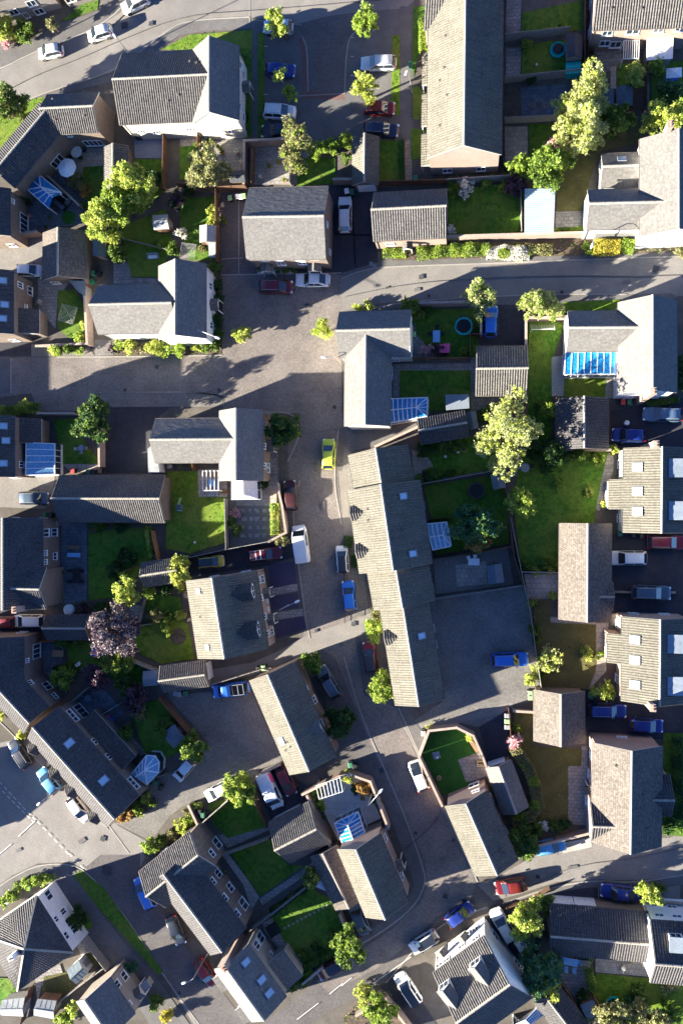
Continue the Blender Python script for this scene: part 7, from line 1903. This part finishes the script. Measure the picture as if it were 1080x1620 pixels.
# ---------------------------------------------------------------- sheds and garden buildings
simple_roofed('garden_shed','dark shed with a white ridge strip beside the paddling pool','shed', [(895,54),(921,57),(920,92),(896,92)], axis=1, roof='felt_dark', wall='timber_pale')
simple_roofed('storage_box','turquoise plastic hut behind the dark ridge-roofed shed','hut', [(894,100),(918,97),(918,116),(894,117)], 1.3, .3, roof='teal', wall='teal', door=False)
simple_roofed('garden_shed','blue-grey shed behind the pale tree in the top right garden','shed', [(974,138),(1000,137),(1000,168),(974,168)], roof='felt_blue', axis=1)
simple_roofed('garden_shed','small blue-grey shed half hidden by the pale tree','shed', [(954,142),(970,142),(970,167),(954,167)], roof='felt_blue', axis=1)
simple_roofed('metal_store','store with a ribbed pale blue metal roof by the lawn','store', [(829,300),(877,299),(875,368),(829,369)], 2.2, .25, roof='metal_sheet', wall='render', mono=True, ribs=True, door=False)
simple_roofed('garden_shed','pale roofed shed in the garden right of the yellow trees','shed', [(242,341),(266,339),(268,362),(244,364)], roof='felt_pale')
simple_roofed('garden_shed','blue-roofed shed against the brown brick wall','shed', [(147,376),(167,378),(170,407),(147,405)], roof='felt_blue', axis=1)
simple_roofed('garden_shed','blue-grey lean-to shed below the brown tiled garage','shed', [(111,445),(136,445),(136,469),(124,462)], 1.9, .25, roof='felt_blue', mono=True)
simple_roofed('garden_shed','little shed with one pale and one dark roof slope','shed', [(316,357),(342,357),(341,383),(316,384)], roof='felt_pale', axis=1)
simple_roofed('garden_shed','long cream-roofed store below the little shed','store', [(330,384),(342,384),(341,408),(331,407)], 1.6, .15, roof='felt_pale', mono=True, door=False)
simple_roofed('garden_shed','dark blue-roofed shed by the olive tree','shed', [(364,270),(388,270),(388,289),(364,289)], roof='felt_dark')
simple_roofed('garden_shed','grey-blue shed in the yard right of the terrace','shed', [(769,895),(793,891),(797,921),(772,924)], roof='felt_blue', axis=1, wall='timber_pale')
simple_roofed('garden_shed','blue-grey shed at the end of the round pond lawn','shed', [(775,750),(795,745),(800,771),(780,775)], roof='felt_blue', axis=1)
simple_roofed('garden_shed','teal-grey shed at the end of the slanting garage','shed', [(737,653),(752,650),(757,677),(741,680)], roof='felt_blue', axis=1)
simple_roofed('garden_shed','green-blue shed behind the rust-brown boundary fence','shed', [(258,1160),(276,1145),(293,1166),(276,1184)], roof='felt_blue')
simple_roofed('garden_shed','dark shed under the bright tree by the timber fence','shed', [(832,1482),(849,1474),(857,1486),(842,1497)], roof='felt_dark')
simple_roofed('garden_shed','blue-grey shed in the corner of the bottom right lawn','shed', [(917,1590),(937,1581),(950,1603),(930,1614)], roof='felt_blue')
simple_roofed('garden_shed','larger pale roofed shed in the bottom left corner','shed', [(4,1582),(40,1578),(38,1608),(2,1606)], roof='felt_pale', wall='timber_pale')
simple_roofed('garden_shed','shed with one pale and one brown slope at bottom left','shed', [(60,1580),(90,1583),(86,1612),(54,1606)], roof='felt_pale')
simple_roofed('garden_shed','dark roofed shed beside the hipped house garden','shed', [(106,1535),(125,1518),(141,1538),(122,1557)], roof='felt_blue', wall='render')
simple_roofed('garden_shed','dark blue-grey playhouse at the left end of the brown fence','shed', [(55,1388),(55,1389),(56,1390),(54,1390)], roof='felt_dark') if False else None
simple_roofed('greenhouse','small glass greenhouse attached by the striped garage','greenhouse', [(227,1062),(250,1060),(251,1084),(227,1086)], 1.8, .3, roof='lead', wall='glass_pale', door=False)
simple_roofed('open_canopy','flat white canopy over a patio at the top right','canopy', [(1022,58),(1064,55),(1063,93),(1022,96)], 2.4, .12, roof='white', wall='timber_pale', mono=True, door=False)
simple_roofed('garden_shed','grey-roofed shelter beside the slanting garage','shelter', [(704,625),(741,624),(742,646),(705,649)], 2.1, .2, roof='lead', wall='timber_pale', mono=True, door=False)
simple_roofed('side_store','white glazed lean-to on the end of the slate house','lean-to', [(235,710),(247,700),(253,748),(235,748)], 2.1, .2, roof='felt_pale', wall='render_white', mono=True, door=False)
simple_roofed('bin_store','grey flat-roofed box against the beige house wall','box', [(221,1558),(232,1549),(240,1561),(229,1570)], 1.2, .1, roof='felt_pale', wall='timber_pale', mono=True, door=False)
simple_roofed('garden_store','slatted blue box on the lawn beside the black-roofed garage','box', [(247,873),(288,862),(289,870),(249,880)], 1.0, .1, roof='blue_plastic', wall='timber', mono=True, door=False) if False else None
def pergola(pts, label, n=6, h=2.3, m='white'):
    q = [P(x, y, h) for x, y in pts]; c = sum(q, V())/4; r = empty('pergola', (c.x, c.y, 0)); tag(r, label, 'pergola')
    for p in q: build('post', MB().bar((p.x, p.y, 0), (p.x, p.y, h), .1), M[m], r)
    for a, b in ((q[0], q[1]), (q[3], q[2])): build('beam', MB().bar(a, b, .1, .14), M[m], r)
    rf = MB()
    for i in range(n+1): rf.bar(q[0].lerp(q[1], i/n)+V((0, 0, .12)), q[3].lerp(q[2], i/n)+V((0, 0, .12)), .07, .1)
    build('rafter', rf, M[m], r)
pergola([(321,745),(346,745),(346,776),(321,776)], 'open white pergola on the patio of the slate house', 4)
pergola([(986,64),(1010,64),(1009,93),(985,93)], 'cream slatted pergola between a patio and white canopy', 7, m='white')
pergola([(500,1243),(538,1230),(542,1252),(505,1264)], 'white pergola along the top of the flagged patio', 7)

# ---------------------------------------------------------------- garden things
trampoline(733, 516, 14, 'trampoline with a teal pad in the garden by the bright blue car')
trampoline(753, 776, 13, 'dark trampoline on the lawn behind the stepped terrace', pad='felt_dark')
trampoline(972, 1592, 15, 'large trampoline with a blue-green rim at the bottom right', pad='teal')
r, add = loc_obj('paddling_pool', 882, 78, .3, 'round turquoise paddling pool with a dark cover', 'paddling pool')
add('pool_wall', MB().lathe((0,0,0), [(.9,0),(1.0,.1),(.98,.32),(.85,.34),(.84,.25),(.05,.24)], 24), 'teal'); add('cover', MB().lathe((0,0,.36), [(.62,0),(.66,.12),(.4,.2),(.05,.22)], 20), 'black')
dryer(108, 497, 20, 'rotary clothes dryer on the lawn by the brick wall', .5); dryer(298, 398, 18, 'rotary clothes dryer in the garden left of the rust-brown fence', .6); dryer(763, 714, 12, 'rotary clothes dryer beside the yellow tub', .3); dryer(1005, 1258+60, 2, 'x') if False else None
parasol(106, 265, 16, 'white parasol open over the paved patio')
table_set(121, 240, 'round white table on the paved patio', R=.8, top='white', seat='white')
for x, y, a in ((112,248,.6),(128,250,2.0),(134,238,3.0),(112,262,1.0)): auto(chair(x, y, a, '', 'black'), 'black garden chair', x, y)
table_set(838, 890, 'white oval table in the terrace yard', R=.8, top='white', seat='white') if False else None
r, add = loc_obj('garden_table', 749, 889, .7, 'white oval table in the paved yard of the terrace', 'table'); add('tabletop', MB().abox((0,0,.7),1.4,.85,.04), 'white')
for sx in (-.5,.5): add('leg', MB().abox((sx,0,.35),.08,.5,.66), 'white')
auto(chair(741,883,-1.2,'','white'), 'white garden chair', 741, 883); auto(chair(751,881,-1.6,'','white'), 'white garden chair', 751, 881)
table_set(830, 740, 'round grey table on the circular patio', R=.55, top='grey'); auto(chair(840,737,3.1,'','black'),'dark chair on the circular patio',840,737); auto(chair(822,738,0,'','black'),'dark chair on the circular patio',822,738)
table_set(121, 911, 'dark dining table on the slate patio', rect=(1.0,2.0), top='black', seat='black')
for x, y, a in ((112,903,0),(112,920,0),(130,903,3.1),(130,920,3.1)): auto(chair(x,y,a,'','black'), 'dark dining chair', x, y)
bench(117, 866, 0, 'wooden bench at the upper end of the slate patio', 1.8); r, add = loc_obj('storage_bench', 117, 878, .45, 'blue-topped storage bench on the slate patio', 'bench'); add('box', MB().abox((0,0,.22),1.8,.55,.42),'wood'); add('cushion', MB().abox((0,0,.48),1.84,.58,.1),'blue_pale')
table_set(92, 1034, 'cluttered wooden garden table by the brown brick house', rect=(1.6,.9), top='wood', seat='wood'); auto(chair(125,1050,.8,'','white'),'white garden chair on the dark lawn',125,1050)
table_set(902, 1522, 'blue picnic table on the gravel patio', rect=(1.7,.9), top='blue_pale', seat='blue_pale', rz=-.1)
for x, y, a in ((890,1516,.0),(915,1522,3.0),(895,1532,1.4),(908,1534,1.5)): auto(chair(x,y,a,'','blue_pale'), 'blue garden chair', x, y)
table_set(690, 532, 'pale blue garden table beside the trampoline garden path', rect=(.9,1.5), top='blue_pale', seat='grey')
for x, y, a in ((680,528,0),(700,528,3),(691,519,-1.5)): auto(chair(x,y,a,'','black'), 'dark garden chair', x, y)
r, add = loc_obj('play_house', 702, 551, .9, 'bright pink play cloth stretched on a low frame', 'play frame'); add('cloth', MB().add([(-.7,-.6,.95),(.7,-.55,.9),(.72,.6,1.0),(-.7,.55,.85),(-.7,-.6,.92),(.7,-.55,.87),(.72,.6,.97),(-.7,.55,.82)],[(0,1,2,3),(7,6,5,4),(0,4,5,1),(1,5,6,2),(2,6,7,3),(3,7,4,0)]),'pink')
for sx in (-.65,.65):
    for sy in (-.5,.5): add('leg', MB().tube([(sx,sy,0),(sx,sy,.85)],.03,6),'white')
table_set(129, 708, 'small pale stone table on the left lawn', R=.4, top='lead_pale')
for x, y, a in ((123,710,0),(136,709,3.1),(129,715,1.5)): auto(chair(x,y,a,'','lead_pale'), 'pale garden chair', x, y)
sofa(94, 322, 2.4, .9, -.65, 'dark corner sofa on the slate patio', 'black', 'lead'); sofa(107, 318, 1.6, .9, .9, 'dark garden sofa facing the corner sofa', 'black', 'lead')
r, add = loc_obj('garden_table', 335, 764, .5, 'low table with a blue top under the white pergola', 'table'); add('tabletop', MB().abox((0,0,.5),.9,1.0,.06),'blue_pale'); add('base', MB().abox((0,0,.24),.6,.7,.46),'wood')
sofa(345, 766, 1.8, .7, -1.57, 'grey garden sofa under the white pergola', 'grey'); sofa(336, 781, 1.4, .6, 3.14, 'pale grey bench seat below the white pergola', 'lead_pale')
r, add = loc_obj('slide', 283, 797, .8, 'lime green and blue toddler slide on the sunny lawn', 'slide'); add('chute', MB().add([(-.2,.9,.05),(.2,.9,.05),(.2,-.1,.95),(-.2,-.1,.95),(-.2,.9,0),(.2,.9,0),(.2,-.1,.88),(-.2,-.1,.88)],[(0,1,2,3),(7,6,5,4),(0,3,7,4),(1,5,6,2)]),'lime_bin'); add('tower', MB().abox((0,-.45,.5),.7,.7,1.0),'felt_blue'); add('ladder', MB().abox((0,-.9,.45),.4,.1,.9),'blue_pale')
sofa(242, 405, 1.6, .7, 0, 'sun lounger with a white cushion on the middle garden lawn', 'grey', 'white')
r, add = loc_obj('swing_seat', 1064, 118, 1.3, 'white and blue swing seat canopy at the top right', 'swing seat'); add('canopy', MB().add([(-.9,-.6,1.7),(.9,-.6,1.7),(.9,.6,1.7),(-.9,.6,1.7),(0,0,1.95)],[(0,1,4),(1,2,4),(2,3,4),(3,0,4),(3,2,1,0)]),'white'); add('seat', MB().abox((0,0,.45),1.5,.6,.12),'blue_plastic')
for sx in (-.85,.85):
    for sy in (-.55,.55): add('post', MB().tube([(sx,sy*1.1,0),(sx,sy,1.7)],.03,6),'steel')
r, add = loc_obj('goal_frame', 858, 517, .8, 'white football goal frame on the small walled lawn', 'goal')
g_ = MB()
for a, b in (((-1.4,-.4,0),(-1.4,-.4,1.2)),((1.4,-.4,0),(1.4,-.4,1.2)),((-1.4,-.4,1.2),(1.4,-.4,1.2)),((-1.4,-.4,1.2),(-1.4,.5,0)),((1.4,-.4,1.2),(1.4,.5,0)),((-1.4,.5,0),(1.4,.5,0))): g_.tube([a,b],.045,6)
add('frame', g_, 'white'); nt_ = MB()
for i in range(15): x = -1.4+2.8*i/14; nt_.bar((x,-.4,1.2),(x,.5,.02),.012)
for i in range(1,6): t = i/6; nt_.bar((-1.4,-.4+.9*t,1.2*(1-t)),(1.4,-.4+.9*t,1.2*(1-t)),.012)
add('net', nt_, 'white')
def tub(x, y, label, m='yellow', r=.35, inner='lawn'):
    q, add = loc_obj('plant_tub', x, y, .2, label, 'tub'); add('tub', MB().lathe((0,0,0),[(r*.8,0),(r,.35),(r*.9,.36),(r*.85,.25),(r*.05,.24)],18),m); add('soil', MB().lathe((0,0,.25),[(r*.84,0),(r*.5,.04),(.02,.05)],14),'soil')
tub(733,710,'yellow tub standing left on the dark lawn','yellow',.4); tub(756,714,'yellow tub next to the rotary dryer','yellow',.4)
def ball(x, y, r, label, m):
    q, add = loc_obj('play_ball', x, y, r, label, 'ball'); add('skin', MB().lathe((0,0,0),[(r*math.sin(PI*k/8)+.001, r-r*math.cos(PI*k/8)) for k in range(9)],14),m,smooth=True)
ball(704,722,.2,'white ball on the dark lawn, left of the other white ball','white'); ball(724,715,.2,'white ball on the dark lawn beside the yellow tub','white'); ball(308,858,.16,'white ball on the sunny lawn above the yellow car','white'); ball(848,102,.16,'white ball on the paddling pool lawn','white')
# bins, tanks, pots
for i, (x, y, lid) in enumerate(((802,1131,'grey'),(802,1140,'lime_bin'),(802,1149,'grey'))):
    wheelie_bin(x, y, ('grey-lidded bin at the top of the row of three','pale green-lidded bin in the row of three','grey-lidded bin at the bottom of the row of three')[i], lid, 'black', 1.57)
for x, y, lid, lb in ((365,315,'lime_bin','green-lidded bin'),(376,313,'grey','grey-lidded bin'),(383,313,'white','pale-lidded bin'),(387,312,'lime_bin','pale green-lidded bin'),(650,104,'green_bin','green-lidded bin'),(557,305,'green_bin','green-lidded bin'),(549,304,'white','pale-lidded bin'),(657,284,'green_bin','green-lidded bin'),(668,284,'black','black-lidded bin'),
                      (655,512,'green_bin','green-lidded bin'),(654,530,'lime_bin','pale green-lidded bin'),(149,434,'green_bin','green-lidded bin'),(157,434,'black','black-lidded bin'),(147,446,'green_bin','dark green bin'),(418,1056,'lime_bin','pale green-lidded bin'),(410,1058,'black','dark-lidded bin'),(279,1096,'grey','grey-lidded bin'),(285,1097,'grey','pale-lidded bin'),(294,1096,'green_bin','green-lidded bin'),
                      (984,637,'red','brown-lidded bin'),(994,637,'green_bin','green-lidded bin'),(979,844,'green_bin','green-lidded bin'),(1000,846,'black','black-lidded bin'),(1013,847,'black','dark-lidded bin'),(933,1100,'green_bin','green-lidded bin'),(941,1100,'black','dark-lidded bin'),(838,1096,'lime_bin','pale green-lidded bin'),(838,1102,'lime_bin','green-topped bin'),(555,1209,'green_bin','green-lidded bin'),(562,1212,'black','black-lidded bin'),(670,1159,'grey','grey-lidded bin'),
                      (247,1238,'green_bin','green-lidded bin'),(255,1245,'black','black-lidded bin'),(317,1283,'black','black-lidded bin'),(322,1288,'green_bin','green-lidded bin'),(142,747,'green_bin','green-lidded bin'),(149,747,'black','black-lidded bin'),(118,745,'red','brown-lidded bin'),(160,745,'wood','brown bin'),(73,815,'green_bin','green-lidded bin'),(82,815,'black','black-lidded bin'),(186,1555,'grey','grey-lidded bin'),(48,1402,'lime_bin','pale green-lidded bin'),(13,1424,'white','pale-lidded bin')):
    auto(wheelie_bin(x, y, '', lid, 'black' if lid != 'green_bin' else 'green_bin', RNG.uniform(-.2, .2)), lb, x, y)
for x, y, k, r in ((68,437,'white',.35),(64,478,'white',.4),(48,342,'pink',.3),(411,428,'mid',.3),(440,430,'mid',.28),(450,430,'mid',.3),(455,428,'mid',.28),(462,427,'mid',.28),(467,430,'mid',.3),(675,745,'mid',.35),(300,738,'mid',.3),(355,778,'orange',.4),(510,1292,'dark',.3),(270,738,'white',.3),(285,737,'mid',.25),(295,930,'bright',.3),(300,980,'white',.25),(360,1000,'mid',.01),(345,332,'white',.35),(352,345,'mid',.35),(356,352,'mid',.3),(352,325,'white',.3),(80,860,'white',.3),(100,905,'mid',.3),(98,940,'mid',.4),(90,922,'mid',.3),(688,268,'mid',.3),(345,232,'mid',.3),(350,236,'mid',.3),(352,242,'dark',.35),(375,240,'white',.35),(383,258,'white',.4),(310,230,'mid',.35),(335,225,'bright',.35),(330,222,'mid',.3),(412,280,'white',.3),(425,262,'mid',.35),(440,255,'mid',.3),(450,285,'mid',.3),(400,270,'mid',.35),(880,1513,'mid',.3),(934,1517,'bright',.35),(995,1520,'mid',.3),(985,1530,'white',.3),(73,360,'dark',.3),(80,345,'mid',.25),(355,1380,'mid',.25)):
    if r > .1: auto(pot_plant(x, y, '', k, r), {'white': 'white-flowered potted plant', 'mid': 'green potted plant', 'pink': 'pink potted plant', 'orange': 'russet potted plant', 'dark': 'dark potted plant', 'bright': 'bright potted plant'}[k], x, y)
r, add = loc_obj('satellite_tank', 991, 669, .5, 'white round tank top beside the dark blue hatchback', 'tank'); add('tank', MB().lathe((0,0,0),[(.3,0),(.32,.5),(.25,.6),(.05,.62)],18),'white')
r, add = loc_obj('garden_cushion', 109, 965, .4, 'white covered garden seat below the slate patio', 'seat'); add('cover', MB().lathe((0,0,0),[(.75,0),(.8,.35),(.6,.6),(.1,.66)],16),'white')
r, add = loc_obj('rug_toy', 153, 1032, .4, 'blue play tent under the copper tree', 'play tent'); add('tent', MB().add([(-.6,-.7,0),(.6,-.7,0),(.6,.8,0),(-.6,.8,0),(-.4,-.4,1.2),(.4,-.4,1.2),(.4,.5,1.2),(-.4,.5,1.2)],[(4,5,6,7),(0,1,5,4),(1,2,6,5),(2,3,7,6),(3,0,4,7)]),'blue_plastic')
r, add = loc_obj('toy_car', 175, 1140, .4, 'pink and blue toy ride-on on the slate slabs', 'toy'); add('body', MB().abox((0,0,.3),.9,.6,.4,.8),'blue_plastic'); add('hood', MB().abox((-.4,.45,.35),.5,.5,.5,.8),'pink')
table_set(139, 1105, 'round blue-grey table by the pale slanting fence', R=.5, top='felt_blue'); auto(chair(131,1101,0,'','felt_blue'),'grey garden chair by the round table',131,1101); auto(chair(152,1107,3,'','felt_blue'),'grey garden chair by the round table',152,1107)
r, add = loc_obj('shade_sail', 512, 1402, 2.0, 'pale blue triangular shade sail over the dark garden', 'shade sail'); add('sail', MB().add([(-1.6,.1,2.2),(1.6,-.9,2.2),(.6,1.2,1.9),(-1.6,.1,2.17),(1.6,-.9,2.17),(.6,1.2,1.87)],[(0,1,2),(5,4,3),(0,3,4,1),(1,4,5,2),(2,5,3,0)]),'metal_sheet')
for x, y, z in ((-1.6,.1,2.2),(1.6,-.9,2.2),(.6,1.2,1.9)): add('pole', MB().tube([(x,y,0),(x,y,z)],.03,6),'steel')
r, add = loc_obj('garden_sofa', 432, 1472, .4, 'black corner lounge set behind the cream brick house', 'lounge set'); add('frame', MB().abox((0,0,.22),1.6,1.5,.4,.6),'black'); add('cushion', MB().abox((0,0,.47),1.4,1.3,.1,.6),'net')
r, add = loc_obj('paddling_mat', 690, 1195, .1, 'grey slab with a small fountain on the artificial lawn', 'fountain'); add('base', MB().abox((0,0,.09),.9,.9,.1,.3),'lead_pale'); add('spout', MB().lathe((.1,-.2,.14),[(.12,0),(.1,.3),(.16,.32),(.03,.4)],12),'white')
r, add = loc_obj('garden_ornament', 694, 1231, .3, 'cream barrel planter on the artificial lawn', 'planter'); add('barrel', MB().lathe((0,0,0),[(.28,0),(.34,.25),(.28,.5),(.05,.48)],16),'wood')
bench(749, 1180, -1.0, 'slatted bench at the edge of the artificial lawn', 1.8); 
r, add = loc_obj('log_pile', 760, 1207, .3, 'brown log pile on the slab terrace by the artificial lawn', 'log pile')
for i in range(4):
    for j in range(3-i//2): add('log', MB().tube([(-.5,-.4+i*.2+j*.03,.1+.18*(j)),(.5,-.4+i*.2,.1+.18*j)],.09,8),'bark')
r, add = loc_obj('curved_tank', 990, 177, .6, 'long dark tank beside the fence in the top right garden', 'tank'); add('tank', MB().tube([(-.9,0,.5),(.9,0,.5)],.4,14),'black'); add('cradle', MB().abox((0,0,.08),1.2,.6,.14),'grey')
# street lamps: lantern and foot
for hx, hy, bx, by, lb in ((644,112,651,147,'street lamp beside the car park path at the top'),(515,565,541,578,'street lamp at the corner of the block-paved court'),(341,533,334,537,'street lamp by the white gable of the L-shaped house'),(467,953,457,957,'street lamp on the purple slate drives'),(600,1254,590,1250,'street lamp behind the brick patio wall'),(294,1554,328,1510,'street lamp leaning over the red hatchback'),(64,1270,104,1242,'street lamp by the sky blue hatchback'),(180,54,203,84,'street lamp at the top behind the cream house'),(937,386,932,394,'street lamp in the golden hedge')):
    lamp_post(hx, hy, bx, by, lb)
# ---------------------------------------------------------------- light
world = bpy.data.worlds.new("World"); scene.world = world; world.use_nodes = True
nt = world.node_tree; bg = nt.nodes['Background']
sky = nt.nodes.new('ShaderNodeTexSky'); sky.sky_type = 'NISHITA'; sky.sun_disc = False
SUN_EL, SUN_AZ = 15.7, 20.6     # the sun stands low, left and a little below in the picture
sky.sun_elevation = math.radians(SUN_EL); sky.sun_rotation = math.radians(270-SUN_AZ)
sky.air_density = .45; sky.dust_density = .15; sky.ozone_density = 2.0
tint = nt.nodes.new('ShaderNodeMix'); tint.data_type = 'RGBA'; tint.blend_type = 'MULTIPLY'; tint.inputs['Factor'].default_value = 1
tint.inputs['B'].default_value = (.68, .90, 1.22, 1)     # deep clear-sky blue
nt.links.new(sky.outputs[0], tint.inputs['A']); nt.links.new(tint.outputs['Result'], bg.inputs[0]); bg.inputs[1].default_value = .052
sd = bpy.data.lights.new('sun', 'SUN'); sd.energy = 5.0; sd.angle = math.radians(.5); sd.color = (1.0, .915, .75)
so = bpy.data.objects.new('sun', sd); COL.objects.link(so)
e, a = math.radians(SUN_EL), math.radians(SUN_AZ)
to_sun = V((-math.cos(a)*math.cos(e), -math.sin(a)*math.cos(e), math.sin(e)))
so.rotation_euler = to_sun.to_track_quat('Z', 'Y').to_euler(); so.location = to_sun*150
vs_ = scene.view_settings
vs_.view_transform = 'Standard'; vs_.look = 'None'; vs_.gamma = 1; vs_.use_curve_mapping = False
scene.display_settings.display_device = 'sRGB'
vs_.exposure = 2.6
scene.cycles.max_bounces = 5; scene.cycles.diffuse_bounces = 3; scene.cycles.glossy_bounces = 3; scene.cycles.transmission_bounces = 3; scene.cycles.transparent_max_bounces = 4
settle()
